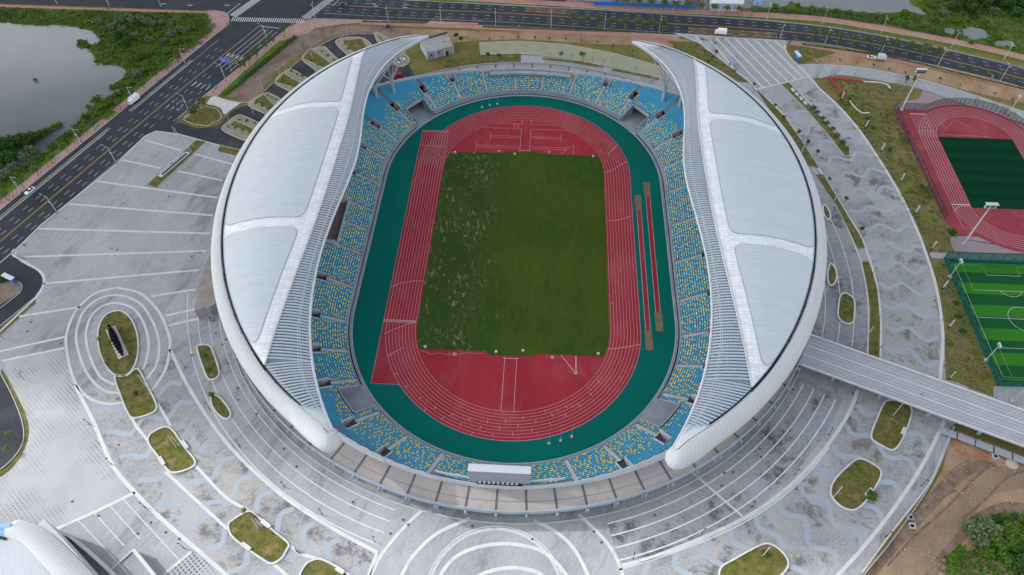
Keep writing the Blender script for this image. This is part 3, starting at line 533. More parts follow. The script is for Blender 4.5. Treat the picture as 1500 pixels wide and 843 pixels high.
for i in range(9):
    for k in range(3):
        a0 = -150 + i * 8.5 + k * 23; r = 36.5 + 1.22 * (8 - i * .8); cross(r, r + 1.22, -1, a0, .14)
    a0 = 10 + i * 2.4; cross(44.6 - 1.1 * (i % 7), 45.8 - 1.1 * (i % 7), 1, 6 + 3.1 * i, .14)
# D-zone runways
for x in (-2.2, 2.2): tm.ribbon([(x, -56.4), (x, -78.6)], .14, Zt); tm.ribbon([(x, 56.4), (x, 59.6)], .12, Zt); tm.ribbon([(x, 59.6), (x, 65.5)], .12, Zt); tm.ribbon([(x, 66.7), (x, 72.2)], .12, Zt); tm.ribbon([(x, 75.7), (x, 78.6)], .12, Zt)
tm.ribbon([(-2.8, -57), (2.8, -57)], .2, Zt + .003); tm.ribbon([(-2.8, 56.8), (2.8, 56.8)], .2, Zt + .003)
for s in (-1, 1):
    for y0, x1 in ((58.2, 22.5 if s < 0 else 19.2), (59.6, 22.5 if s < 0 else 20.1), (65.5, 16.6), (66.7, 16.6), (72.2, 21.0), (75.8, 14.2)): tm.ribbon([(s * 2.2, y0), (s * x1, y0)], .11, Zt)
    tm.ribbon([(s * 16.6, 63.2), (s * 16.6, 69.3)], .11, Zt)
tm.ribbon([(-22.6, 55.5), (-22.6, 61.9)], .11, Zt); tm.ribbon([(-5.6, 72.4), (-5.6, 75.6), (-3.9, 75.6), (-3.9, 72.4)], .14, Zt); tm.ribbon([(16.7, 54.9), (19.2, 58.0)], .12, Zt); tm.ribbon([(20.1, 59.6), (22.5, 62.2), (22.5, 55)], .13, Zt)
tm.ribbon([(18, -54.6), (23, -61.5)], .2, Zt); tm.ribbon([(23.5, -54.6), (23.5, -61.6)], .3, Zt); tm.ribbon([(-33, -55.2), (-29, -56.6), (-26, -56.0), (-22, -56.8), (-16, -55.5), (-10, -55.4)], .08, Zt)
struct(tm.build('track_lines', mat('track_line_paint', (.50, .42, .46), None, fine=0)))
ty = MB()
for i in range(9):
    ty.ribbon([(37.2 + 1.22 * i - .45, -30 + i * 5.6), (37.2 + 1.22 * i + .45, -30 + i * 5.6)], .16, Zt + .004)
for a0, r in ((-28, 44), (-36, 43), (-46, 42), (-56, 39.5), (-64, 38.4), (-70, 37.2), (-20, 46), (-10, 46.6), (33, 43), (40, 42), (47, 41), (24, 45)):
    sg = -1 if a0 < 0 else 1; ty.ribbon([(r * math.cos(math.radians(a0)), sg * 42.2 + r * math.sin(math.radians(a0))), ((r + 1.1) * math.cos(math.radians(a0)), sg * 42.2 + (r + 1.1) * math.sin(math.radians(a0)))], .18, Zt + .005)
struct(ty.build('track_relay_marks', M['yellow_paint']))
bend = lambda sg, a0, a1: [(35.9 * math.cos(math.radians(t)), sg * 42.195 + 35.9 * math.sin(math.radians(t))) for t in np.linspace(a0, a1, 7)]
turf_o = [(-33.9, 54.2), (-9.4, 54.7), (-7.9, 55.9), (7.4, 55.9), (9.0, 54.7)] + bend(1, 20.5, 0) + bend(-1, 0, -20.2) + [(9.3, -54.5), (7.8, -55.9), (-7.6, -55.9), (-9.2, -54.5)] + bend(-1, -159.6, -180) + bend(1, 180, 160.5)
sheet('match_turf', turf_o, .12, 'turf')
def pit(x0, y0, y1, ends, rz):                                        # jump runways with sand pits at both ends
    d = np.array([math.sin(rz), math.cos(rz)])
    a = (x0 + d[0] * 0, y0); b = (x0 + (y1 - y0) * math.tan(rz), y1)
    struct(MB().ribbon([a, b], 1.7, .085).build('jump_runway', M['track'])); e = MB()
    for s in (-.92, .92): e.ribbon([(a[0] + s, a[1]), (b[0] + s, b[1])], .12, .095)
    struct(e.build('runway_edge_lines', M['white_paint']))
    k = MB()
    for t in (.13, .2, .45, .52, .8, .87): k.ribbon([(a[0] + (b[0] - a[0]) * t - .8, a[1] + (b[1] - a[1]) * t), (a[0] + (b[0] - a[0]) * t + .8, a[1] + (b[1] - a[1]) * t)], .3, .1)
    struct(k.build('takeoff_boards', M['dark_metal']))
    for (p, s) in ((a, -1), (b, 1)):
        c = (p[0], p[1] + s * 4.6); pts = [(c[0] - 1.4, c[1] - 4.4), (c[0] + 1.4, c[1] - 4.4), (c[0] + 1.4, c[1] + 4.4), (c[0] - 1.4, c[1] + 4.4)]
        struct(MB().poly(pts, .11).build('sand_pit', M['sand']))
pit(50.3, -41.8, 21.0, 2, 0); pit(54.6, -33.2, 29.3, 2, 0)
# --- warm-up track and small pitch on the east side
cx2 = 209.2
wt = [(177.2, 96.4), (191.5, 96.4)] + [(cx2 + 27.2 * math.cos(t), 74.4 + 27.2 * math.sin(t)) for t in np.linspace(math.radians(126), 0, 24)] + [(cx2 + 27.2 * math.cos(t), 31.3 + 27.2 * math.sin(t)) for t in np.linspace(0, -math.radians(133), 24)] + [(189, 12.6), (182.5, 12.6), (178.3, 20)]
M['track_faded'] = mat('faded_track', (.255, .042, .055), (.22, .035, .046), .05, (.4, .6), c3=(.31, .08, .085), s3=.09, con3=(.5, .78), fine=.09, fs=3)
sheet('warm_up_track', wt, .03, 'track_faded'); sheet('warm_up_turf', [(192.3, 29.6), (226, 29.6), (226, 76.2), (192.3, 76.2)], .06, 'turf_dark')
w2 = MB()
for i in range(7): w2.ribbon(oval(17.6 + 1.22 * i, 40, 21.55, cx2, 52.85), .12, .055, 0, True); w2.ribbon([(191.6 - 1.22 * i, 31), (191.6 - 1.22 * i, 93 - i * .0)], .1, .057)
w2.ribbon([(179.6, 78), (179.6, 30)], .12, .055); w2.ribbon([(184.2, 31), (184.4, 17.5), (189.5, 17)], .12, .055); w2.ribbon([(191.6, 93), (184.2, 93)], .5, .06); w2.ribbon([(191.6, 31.3), (184.2, 31.3)], .5, .06); w2.ribbon([(184.3, 80.5), (192, 80.5)], .15, .06)
w2.ribbon([(194, 78), (204, 89.6), (215.5, 77.6)], .14, .056, 0, True); w2.ribbon(spline([(184.3, 27.5), (187, 30), (191.6, 30.8)], 4), .14, .06)
struct(w2.build('warm_up_track_lines', mat('warm_up_line_paint', (.50, .42, .46), None, fine=0)))
sheet('mauve_forecourt', UL([(1306, 162), (1312, 154), (1322, 150), (1346, 145), (1352, 132), (1400, 150), (1500, 184), (1560, 210), (1560, 230), (1500, 215), (1420, 165)]), .02, 'mauve')
sheet('mauve_forecourt', UL([(1390, 348), (1400, 346), (1470, 349), (1560, 375), (1560, 372), (1399, 371), (1395, 362)]), .02, 'mauve')
pt = [(171.0, -.4), (214, -.4), (214, -59.4), (171.0, -59.4)]
M['pitch_edge'] = mat('pitch_edge', (.0, .075, .055), None, fine=.1); sheet('small_pitch_border', pt, .03, 'pitch_edge'); sheet('small_football_pitch', [(172.8, -2), (210.4, -2), (210.4, -57), (172.8, -57)], .05, 'pitch')
pm = MB()
def rect(x0, y0, x1, y1): pm.ribbon([(x0, y0), (x1, y0), (x1, y1), (x0, y1)], .13, .07, 0, True)
rect(174.2, -55.6, 209, -3.3); rect(177.4, -16, 205.8, -3.3); rect(185.1, -8.1, 198.1, -3.3); rect(177.4, -55.6, 205.8, -43); rect(185.1, -55.6, 198.1, -51); pm.ribbon([(174.2, -29.4), (209, -29.4)], .13, .07)
pm.ribbon(arc(5.7, 0, 360, 40, 191.6, -29.4), .13, .072); pm.ribbon(arc(4.5, 205, 335, 16, 191.6, -14.2), .13, .072)
struct(pm.build('small_pitch_lines', M['white_paint']))
# ================================================================ THE GRANDSTAND BOWL
R0 = 60.7; H = 37.1; LQ = PI * R0
LT = 4 * H + 2 * LQ
def rp(s, d):
    """point on the stadium-shaped ring: s along the base outline (0 = east), d outwards"""
    s = s % LT; r = R0 + d
    if s < H or s >= LT - H: y = s if s < H else s - LT; return (r, y), 0.0
    if s < H + LQ: a = (s - H) / R0; return (r * math.cos(a), H + r * math.sin(a)), a
    if s < 3 * H + LQ: return (-r, H - (s - H - LQ)), PI
    a = PI + (s - 3 * H - LQ) / R0; return (r * math.cos(a), -H + r * math.sin(a)), a
def sfac(s, d):
    s = s % LT; st = s < H or s >= LT - H or (H + LQ <= s < 3 * H + LQ); return 1.0 if st else (R0 + d) / R0
def zrow(i): return 1.55 + .45 * (i + 1)
PITCH = .8; D0 = 1.8; NR = 37
AA = [7.6, 19.8, 31.8, 46.3, 58.8, 71.3, 84.2]                     # aisle angles within each end quadrant
aisles = []
for a in AA:
    for s in (H + R0 * math.radians(a), H + LQ - R0 * math.radians(a), 3 * H + LQ + R0 * math.radians(a), LT - H - R0 * math.radians(a)): aisles.append((s, a))
for y in (-29, -9.8, 10.5, 30): aisles.append((y % LT, 0))
for y in (29.6, 12.8, 1.4, -11.6, -29): aisles.append((H + LQ + (H - y), 1))
tunnels = [H + R0 * math.radians(39), H + LQ - R0 * math.radians(39), 3 * H + LQ + R0 * math.radians(39), LT - H - R0 * math.radians(39)]
TW = R0 * math.radians(4.5)
voms = [(s, 10.6) for s, a in aisles if a in (19.8, 31.8, 46.3, 58.8, 7.6)] + [(y % LT, 11.5) for y in (-29, -9.8, 30)] + [(H + LQ + (H - y), 11.5) for y in (29.6, -29)]
def ds(s, t): q = (s - t) % LT; return min(q, LT - q)
def in_tunnel(s, d): return d < 9.2 and any(ds(s, t) < TW for t in tunnels)
def in_vom(s, d, w=2.2): return any(ds(s, t) * sfac(s, d) < w and v0 - .1 < d < v0 + 4.1 for t, v0 in voms)
def in_vip(s, d): return d > 11.0 and abs(s - (H + LQ + H - .5)) < 12.6
def endzone(s):                                                      # behind the goals: rows stop early, a flat landing takes over
    (x, y), a = rp(s, 0); return abs(math.sin(a)) > math.sin(math.radians(71.2)) and abs(y) > H
RB = 108.6
def outside(s, d): (x, y), a = rp(s, d); return math.hypot(x, y) > RB or d > 31.5
gs = thing('grandstand', 'concrete grandstand bowl with rows of blue and yellow seats around the green arena', 'grandstand', (0, 0, 0))
NS = 460; tr = MB()
svals = [LT * i / NS for i in range(NS + 1)]
for k in range(NS):
    s0, s1 = svals[k], svals[k + 1]; sm = (s0 + s1) / 2
    top = None
    for i in range(NR):
        d0 = D0 + PITCH * i; d1 = d0 + PITCH; dm = (d0 + d1) / 2
        if outside(sm, dm): break
        if in_tunnel(sm, dm): top = 'cut'; continue
        z = zrow(i); zp = zrow(i - 1)
        if in_vip(sm, dm): z = zp = 6.0
        elif endzone(sm) and i >= 12: z = zp = zrow(11)
        elif in_vom(sm, dm): z = zp = zrow(int((10.6 - D0) / PITCH)) - 1.2
        a, b, c, d = rp(s0, d0)[0], rp(s1, d0)[0], rp(s1, d1)[0], rp(s0, d1)[0]
        tr.add([(*a, z), (*d, z), (*c, z), (*b, z)], [(0, 1, 2, 3)])
        if not (in_vip(sm, dm) and in_vip(sm, dm - PITCH)): tr.add([(*a, zp - .05), (*a, z), (*b, z), (*b, zp - .05)], [(0, 1, 2, 3)])
tr.build('terrace_steps', mat('terrace_concrete', (.20, .225, .26), (.16, .185, .215), .2, fine=.06), gs)
# moat floor, front wall and rail
fl = MB(); n = 240
for k in range(n):
    s0, s1 = LT * k / n, LT * (k + 1) / n; a, b, c, d = rp(s0, .15)[0], rp(s1, .15)[0], rp(s1, 1.9)[0], rp(s0, 1.9)[0]
    fl.add([(*a, .09), (*d, .09), (*c, .09), (*b, .09)], [(0, 1, 2, 3)])
for t in tunnels:
    P = [rp(t + TW * u, 1.5)[0] for u in (-1, -.5, 0, .5, 1)] + [rp(t + TW * u, 12)[0] for u in (1, .5, 0, -.5, -1)]; fl.poly(P, .10)
    P = [rp(t + TW * 1.45 * u, .2)[0] for u in (-1, -.5, 0, .5, 1)] + [rp(t + TW * 1.2 * u, 1.9)[0] for u in (1, .5, 0, -.5, -1)]; fl.poly(P, .11, mi=0)
fl.build('pitch_side_gutter', M['concrete'], gs)
ek = MB(); ek.ribbon([rp(LT * k / n, 0.0)[0] for k in range(n)], .30, .06, .22, True); ek.build('pitch_kerb', M['concrete_light'], gs)
dk = MB(); dk.ribbon([rp(LT * k / n, 1.15)[0] for k in range(n)], .5, .10, 0, True); dk.build('drain_channel', M['black'], gs)
fw = MB()
run = []
def flush():
    global run
    if len(run) > 1: fw.ribbon(run, .22, .05, 2.35)
    run = []
for k in range(NS + 1):
    s = svals[k]
    if any(ds(s, t) < TW for t in tunnels): flush()
    else: run.append(rp(s, D0 - .1)[0])
flush(); fw.build('front_wall', M['concrete'], gs)
rl = MB()
for k in range(n):
    s = LT * k / n
    if any(ds(s, t) < TW + 1 for t in tunnels):
        if rl.v: rl.build('pitch_side_rail', M['steel_grey'], gs); rl = MB()
        continue
    a, b = rp(s, .75)[0], rp(LT * (k + 1) / n, .75)[0]; rl.tube((*a, 1.15), (*b, 1.15), .05, n=4); rl.tube((*a, .1), (*a, 1.15), .04, n=4)
rl.build('pitch_side_rail', M['steel_grey'], gs)
# tunnel walls
for t in tunnels:
    tb = MB(); tw = MB()
    for sg in (-1, 1):
        s = t + sg * TW
        pts = []
        for i in range(0, 10): d = D0 + PITCH * i; pts.append((rp(s, d)[0], zrow(i) + .75))
        vs = []; fs = []
        for (p, z) in pts:
            q, _ = rp(s + sg * .35, 0); vs += [(p[0], p[1], .05), (p[0], p[1], z)]
        off = np.array(rp(s + sg * .35, 5)[0]) - np.array(rp(s, 5)[0]); m_ = len(vs)
        vs += [(x + off[0], y + off[1], z) for x, y, z in vs]
        for i in range(len(pts) - 1):
            a = 2 * i; fs += [(a, a + 1, a + 3, a + 2), (m_ + a, m_ + a + 2, m_ + a + 3, m_ + a + 1), (a + 1, m_ + a + 1, m_ + a + 3, a + 3)]
        fs.append((0, m_, m_ + 1, 1)); tw.add(vs, fs)
    P0 = [rp(t + TW * u, 9.0)[0] for u in (-1, -.3, .3, 1)]; P1 = [rp(t + TW * u, 9.35)[0] for u in (-1, -.3, .3, 1)]
    zt = zrow(9) + .8
    for i in range(3): tw.add([(*P0[i], zt - 2.0), (*P0[i + 1], zt - 2.0), (*P0[i + 1], zt), (*P0[i], zt), (*P1[i], zt - 2.0), (*P1[i + 1], zt - 2.0), (*P1[i + 1], zt), (*P1[i], zt)], [(0, 1, 2, 3), (3, 2, 6, 7), (4, 7, 6, 5), (0, 4, 5, 1)])
    q0 = [rp(t + TW * u, 9.25)[0] for u in (-1, 0, 1)]; q1 = [rp(t + TW * u, 12.5)[0] for u in (-1, 0, 1)]
    tw.build('tunnel_wall', M['concrete'], gs)
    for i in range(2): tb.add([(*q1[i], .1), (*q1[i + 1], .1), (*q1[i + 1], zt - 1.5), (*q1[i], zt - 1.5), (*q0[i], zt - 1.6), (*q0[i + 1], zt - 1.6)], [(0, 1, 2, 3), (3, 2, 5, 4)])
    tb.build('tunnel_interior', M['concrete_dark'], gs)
# stair boxes (vomitories)
for (t, v0) in voms:
    zb = zrow(int((10.6 - D0) / PITCH)) - 1.25
    for sg in (-1, 1):
        vb = MB(); a = np.array(rp(t + sg * 2.0 * R0 / (R0 + v0) if sfac(t, 1) != 1 else t + sg * 2.0, v0)[0]); b = np.array(rp(t + sg * 2.0 * R0 / (R0 + v0 + 4) if sfac(t, 1) != 1 else t + sg * 2.0, v0 + 4.2)[0])
        vb.add([(*a, zb), (*b, zb), (*b, zb + 4.3), (*a, zb + 2.7), ] + [(*(a + (np.array(rp(t, v0)[0]) - a) * .17), zb), (*(b + (np.array(rp(t, v0 + 4.2)[0]) - b) * .17), zb), (*(b + (np.array(rp(t, v0 + 4.2)[0]) - b) * .17), zb + 4.3), (*(a + (np.array(rp(t, v0)[0]) - a) * .17), zb + 2.7)], [(0, 1, 2, 3), (4, 7, 6, 5), (3, 2, 6, 7), (0, 3, 7, 4), (1, 5, 6, 2)]); vb.build('stair_side_wall', M['concrete_light'], gs)
    db = MB()
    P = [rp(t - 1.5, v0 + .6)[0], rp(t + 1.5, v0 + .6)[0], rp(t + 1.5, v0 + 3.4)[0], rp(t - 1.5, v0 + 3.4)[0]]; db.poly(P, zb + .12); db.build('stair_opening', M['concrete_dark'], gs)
# aisles
for (s, a) in aisles:
    al = MB()
    f = sfac(s, 5) != 1; segs = []
    for i in range(NR):
        d0 = D0 + PITCH * i
        if outside(s, d0 + .4) or in_vip(s, d0 + .4) or in_vom(s, d0 + .4, .5) or (endzone(s) and i > 12): break
        for hh in (0, 1):
            z = zrow(i) + .03 - (.22 if hh == 0 else 0) + .22; w = .62; k = R0 / (R0 + d0) if f else 1; e0 = d0 + hh * .4; e1 = e0 + .4
            z = zrow(i) + .04 + (.22 if hh else 0)
            A, B, Cc, Dd = rp(s - w * k, e0)[0], rp(s + w * k, e0)[0], rp(s + w * k, e1)[0], rp(s - w * k, e1)[0]
            al.add([(*A, z - .3), (*B, z - .3), (*B, z), (*A, z), (*Cc, z), (*Dd, z)], [(0, 3, 2, 1), (3, 5, 4, 2)])
    if al.v: al.build('aisle_steps', M['concrete_light'], gs)
# back wall and parapet following the rear outline
def dback(s):
    lo, hi = 8.0, 31.5
    if not outside(s, hi - .01): return hi
    for _ in range(24):
        m_ = (lo + hi) / 2
        if outside(s, m_): hi = m_
        else: lo = m_
    return lo
back = []
for k in range(NS):
    s = svals[k]; d = dback(s) + .1; i = int((d - D0) / PITCH); z = zrow(11) + .2 if endzone(s) else zrow(i); back.append((rp(s, d)[0], z, s, d))
bwz = MB(); cap = MB()
for k in range(NS):
    (p, z, s, d), (q, z2, s2, d2) = back[k], back[(k + 1) % NS]; zt = max(z, z2) + 1.1 if not endzone(s) else 8.4
    po = rp(s, d + .35)[0]; qo = rp(s2, d2 + .35)[0]
    bwz.add([(*p, z - .6), (*q, z - .6), (*q, zt), (*p, zt), (*po, 5.9), (*qo, 5.9), (*qo, zt), (*po, zt)], [(0, 1, 2, 3), (3, 2, 6, 7), (4, 7, 6, 5)])
bwz.build('rear_wall', M['concrete_light'], gs)
# hospitality box wall on the west side
vw = MB(); L_ = [rp(H + LQ + H - .5 + t, 11.0)[0] for t in (-12.6, 12.6)]; vw.ribbon(L_, .5, 5.0, 2.6)
for sg in (-12.6, 12.6): vw.ribbon([rp(H + LQ + H - .5 + sg, 11.0)[0], rp(H + LQ + H - .5 + sg, 24)[0]], .5, 5.0, 5.2)
vw.build('hospitality_box_wall', M['concrete_light'], gs)
vf = MB(); vf.poly([(-60.7 - 11.3, 12.2), (-60.7 - 11.3, -11.4), (-60.7 - 20, -11.4), (-60.7 - 20, 12.2)], 6.05); vf.build('hospitality_floor', mat('brown_floor', (.16, .14, .125), (.2, .18, .16), .2), gs)
nb = MB(); P0 = arc(107.4, 100.5, 79.0, 16); P1 = arc(105.2, 79.0, 100.5, 16); nb.poly(P0 + P1, 7.0, .9); nb.build('press_terrace', M['concrete'], gs)
pw = MB()
for a0, a1 in ((-101.0, -79.5),): pw.ribbon(arc(107.6, a0, a1, 14), .3, 8.4, 1.2)
pw.build('rear_parapet', M['concrete_light'], gs)
# concourse deck
deck = MB(); nd = 240
inner = []
for k in range(nd):
    a = 2 * PI * k / nd; inner.append(a)
def rin(a):                                                         # radius of the rear wall in direction a
    lo, hi = 60.0, 112.0
    for _ in range(26):
        m_ = (lo + hi) / 2; x, y = m_ * math.cos(a), m_ * math.sin(a); d = math.hypot(x, max(0, abs(y) - H)) - R0
        if d < 31.6 and m_ < RB: lo = m_
        else: hi = m_
    return lo
for k in range(nd):
    a0, a1 = 2 * PI * k / nd, 2 * PI * (k + 1) / nd; r0, r1 = rin(a0), rin(a1); RO = 116.2
    A, B, Cc, Dd = (r0 * math.cos(a0), r0 * math.sin(a0)), (r1 * math.cos(a1), r1 * math.sin(a1)), (RO * math.cos(a1), RO * math.sin(a1)), (RO * math.cos(a0), RO * math.sin(a0))
    deck.add([(*A, 6.0), (*Dd, 6.0), (*Cc, 6.0), (*B, 6.0), (*A, 5.3), (*Dd, 5.3), (*Cc, 5.3), (*B, 5.3)], [(0, 1, 2, 3), (4, 7, 6, 5)])
deck.build('concourse_deck', M['deck'], gs)
jn = MB()
for k in range(78):
    a = 2 * PI * (k + .37) / 78; r0 = rin(a) + .5; w = .42; ca, sa = math.cos(a), math.sin(a)
    jn.ribbon([(r0 * ca, r0 * sa), (115.9 * ca, 115.9 * sa)], .75, 6.03)
jn.ribbon(arc(113.0, 0, 360, 200), .12, 6.04, 0)
jn.build('deck_joints', M['concrete_dark'], gs)
rim = MB(); rim.ribbon(arc(116.25, 0, 359.9, 240), .35, 5.0, 1.75, True); rim.ribbon(arc(116.1, 0, 359.9, 240), .7, 4.8, .7, True); rim.build('deck_parapet', M['steel_grey'], gs)
for k in range(78):
    pr = MB()
    a = 2 * PI * (k + .37) / 78; ca, sa = math.cos(a), math.sin(a); pr.box((116.9 * ca, 116.9 * sa, 5.2), (1.1, .45, 1.1), a); pr.tube((115.6 * ca, 115.6 * sa, 0), (115.6 * ca, 115.6 * sa, 5.0), .35, n=8); pr.build('deck_support', M['steel_grey'], gs)
# lower storey wall under the deck
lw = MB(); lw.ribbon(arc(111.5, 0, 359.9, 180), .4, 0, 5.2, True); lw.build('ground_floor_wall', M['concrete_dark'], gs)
gk = MB(); gk.ribbon(arc(117.6, 0, 359.9, 200), .4, .05, .25, True); gk.build('plinth_kerb', M['concrete_light'], gs)
# west flight of steps from plaza to concourse
wp = UL([(304, 372), (295, 400), (285, 456)], 5.2); inn = [(-112, -20), (-108, -36), (-104, -50)]
st = MB(); P = [U(312, 362, 5.6), U(303, 385, 5.4), U(291, 425, 5.2), U(285.5, 457, 5.0), U(300, 451, 5.3), U(306, 451, 5.4), U(316, 444, 5.6), (-103, -44), (-108, -22)]
st.poly(P, 0.0, 5.6); st.build('west_landing', mat('landing_screed', (.30, .27, .25), (.24, .22, .21), .25, (.4, .6), c3=(.5, .5, .5), s3=.3, con3=(.6, .72)), gs)
# ---------------- seats: 100 nearest as single parts, the rest as one part of the bowl
def seat_geo(mb, p, a, z, mi):
    ca, sa = math.cos(a), math.sin(a)                               # a points outwards (up the rake); the seat faces inwards
    def T(u, w, zz): return (p[0] + u * ca - w * sa, p[1] + u * sa + w * ca, z + zz)
    h = .225
    vs = [T(-.22, -h, .42), T(-.22, h, .42), T(.12, h, .39), T(.12, -h, .39), T(-.22, -h, .36), T(-.22, h, .36), T(.20, h, .66), T(.20, -h, .66), T(.17, h, .35), T(.17, -h, .35)]
    mb.add(vs, [(0, 3, 2, 1), (0, 1, 5, 4), (3, 7, 6, 2), (7, 9, 8, 6), (4, 5, 8, 9), (0, 4, 9, 3), (1, 2, 8, 5), (3, 9, 7), (2, 6, 8)], mi)
seats = []
for i in range(NR):
    d = D0 + PITCH * i + .36; s = 0.0; ly = 9
    while s < LT:
        f = sfac(s, d); s += .53 / f
        if outside(s, d + .5) or in_tunnel(s, d - .3) or in_tunnel(s, d + .3) or any(ds(s, t) < TW + .55 for t in tunnels) and d < 9.6: continue
        if in_vip(s, d + .4) or in_vom(s, d, 2.3) or (endzone(s) and i >= 11): continue
        if any(ds(s, t) * f < .88 for t, _ in aisles): continue
        (x, y), a = rp(s, d)
        side = abs(y) < H + 25; north = y > 60
        p = .48 * max(0.0, 1 - (i / 16.0) ** 2.2) if not side else (.46 if i < 18 else .2)
        if side and abs(y) > H: p = .48 * max(.28, 1 - (i / 30.0) ** 2)
        if y < -60 and i == 0: p = .5
        if ly < 2: p *= .3
        yel = rnd.random() < p; ly = 0 if yel else ly + 1; seats.append((x, y, a, zrow(i), yel))
seats.sort(key=lambda q: (q[0] - CAMP[0]) ** 2 + (q[1] - CAMP[1]) ** 2 + (q[3] - CAMP[2]) ** 2)
vis = [q for q in seats if not (abs(q[0]) < 10.5 and q[1] < -90)]; near = set(id(q) for q in vis[:100])
sp = {}
for k_ in (0, 1):
    mb = MB(); seat_geo(mb, (0, 0), 0, 0, 0); me_o = mb.build('seat', M['seat_yellow' if k_ else 'seat_blue'], gs); sp[k_] = me_o; me_o.location = (0, 0, 0)
used = {0: False, 1: False}
big = MB()
for q in seats:
    if id(q) in near:
        k_ = 1 if q[4] else 0
        o = sp[k_] if not used[k_] else sp[k_].copy()
        if used[k_]: COL.objects.link(o)
        used[k_] = True; o.parent = gs; o.location = (q[0], q[1], q[3]); o.rotation_euler = (0, 0, q[2])
    else: seat_geo(big, (q[0], q[1]), q[2], q[3], 1 if q[4] else 0)
for k_ in (0, 1):
    if not used[k_]: bpy.data.objects.remove(sp[k_])
print('seats', len(seats)); o = big.build('seats', [M['seat_blue'], M['seat_yellow']], gs); o['kind'] = 'stuff'
# ================================================================ THE TWO CANOPY ROOFS
th = np.linspace(0, math.radians(68), 200)
def curve_tab(r, z): r = r(th); z = z(th); y = r * np.sin(th); return y, r * np.cos(th), z
c1 = curve_tab(lambda t: 60.268 + 51.442 * t**2 - 2.511 * t**4 - 3.357 * t**6, lambda t: 41.693 - 10.416 * t**2 - .832 * t**4)
c3 = curve_tab(lambda t: 106.387 + 11.853 * t**2 - 4.347 * t**4, lambda t: 35.26 - 5.813 * t**2 + .905 * t**4)
y2 = np.array([0, 18, 28, 40, 54, 72, 84.5, 96]); x2t = np.array([67.4, 67.7, 68.3, 69.4, 71.0, 73.0, 74.0, 74.8]); z2t = np.array([42.6, 42.0, 41.2, 39.9, 38.0, 35.0, 32.4, 31])
c2 = (y2, x2t, z2t)
def XZ(c, y): y = abs(y); return float(np.interp(y, c[0], c[1])), float(np.interp(y, c[0], c[2]))
YE = 84.2                                                            # where the rib meets the gutter
YG = 96.7                                                            # gutter end
def roofpt(u, y, lift=0.0):
    """u 0..1 between rib line and gutter"""
    xa, za = XZ(c2, y); xb, zb = XZ(c3, y); x = xa + (xb - xa) * u; camber = 3.0 * min(1, (xb - xa) / 36.0)
    return (x, y, za + (zb - za) * u + camber * 4 * u * (1 - u) + lift)
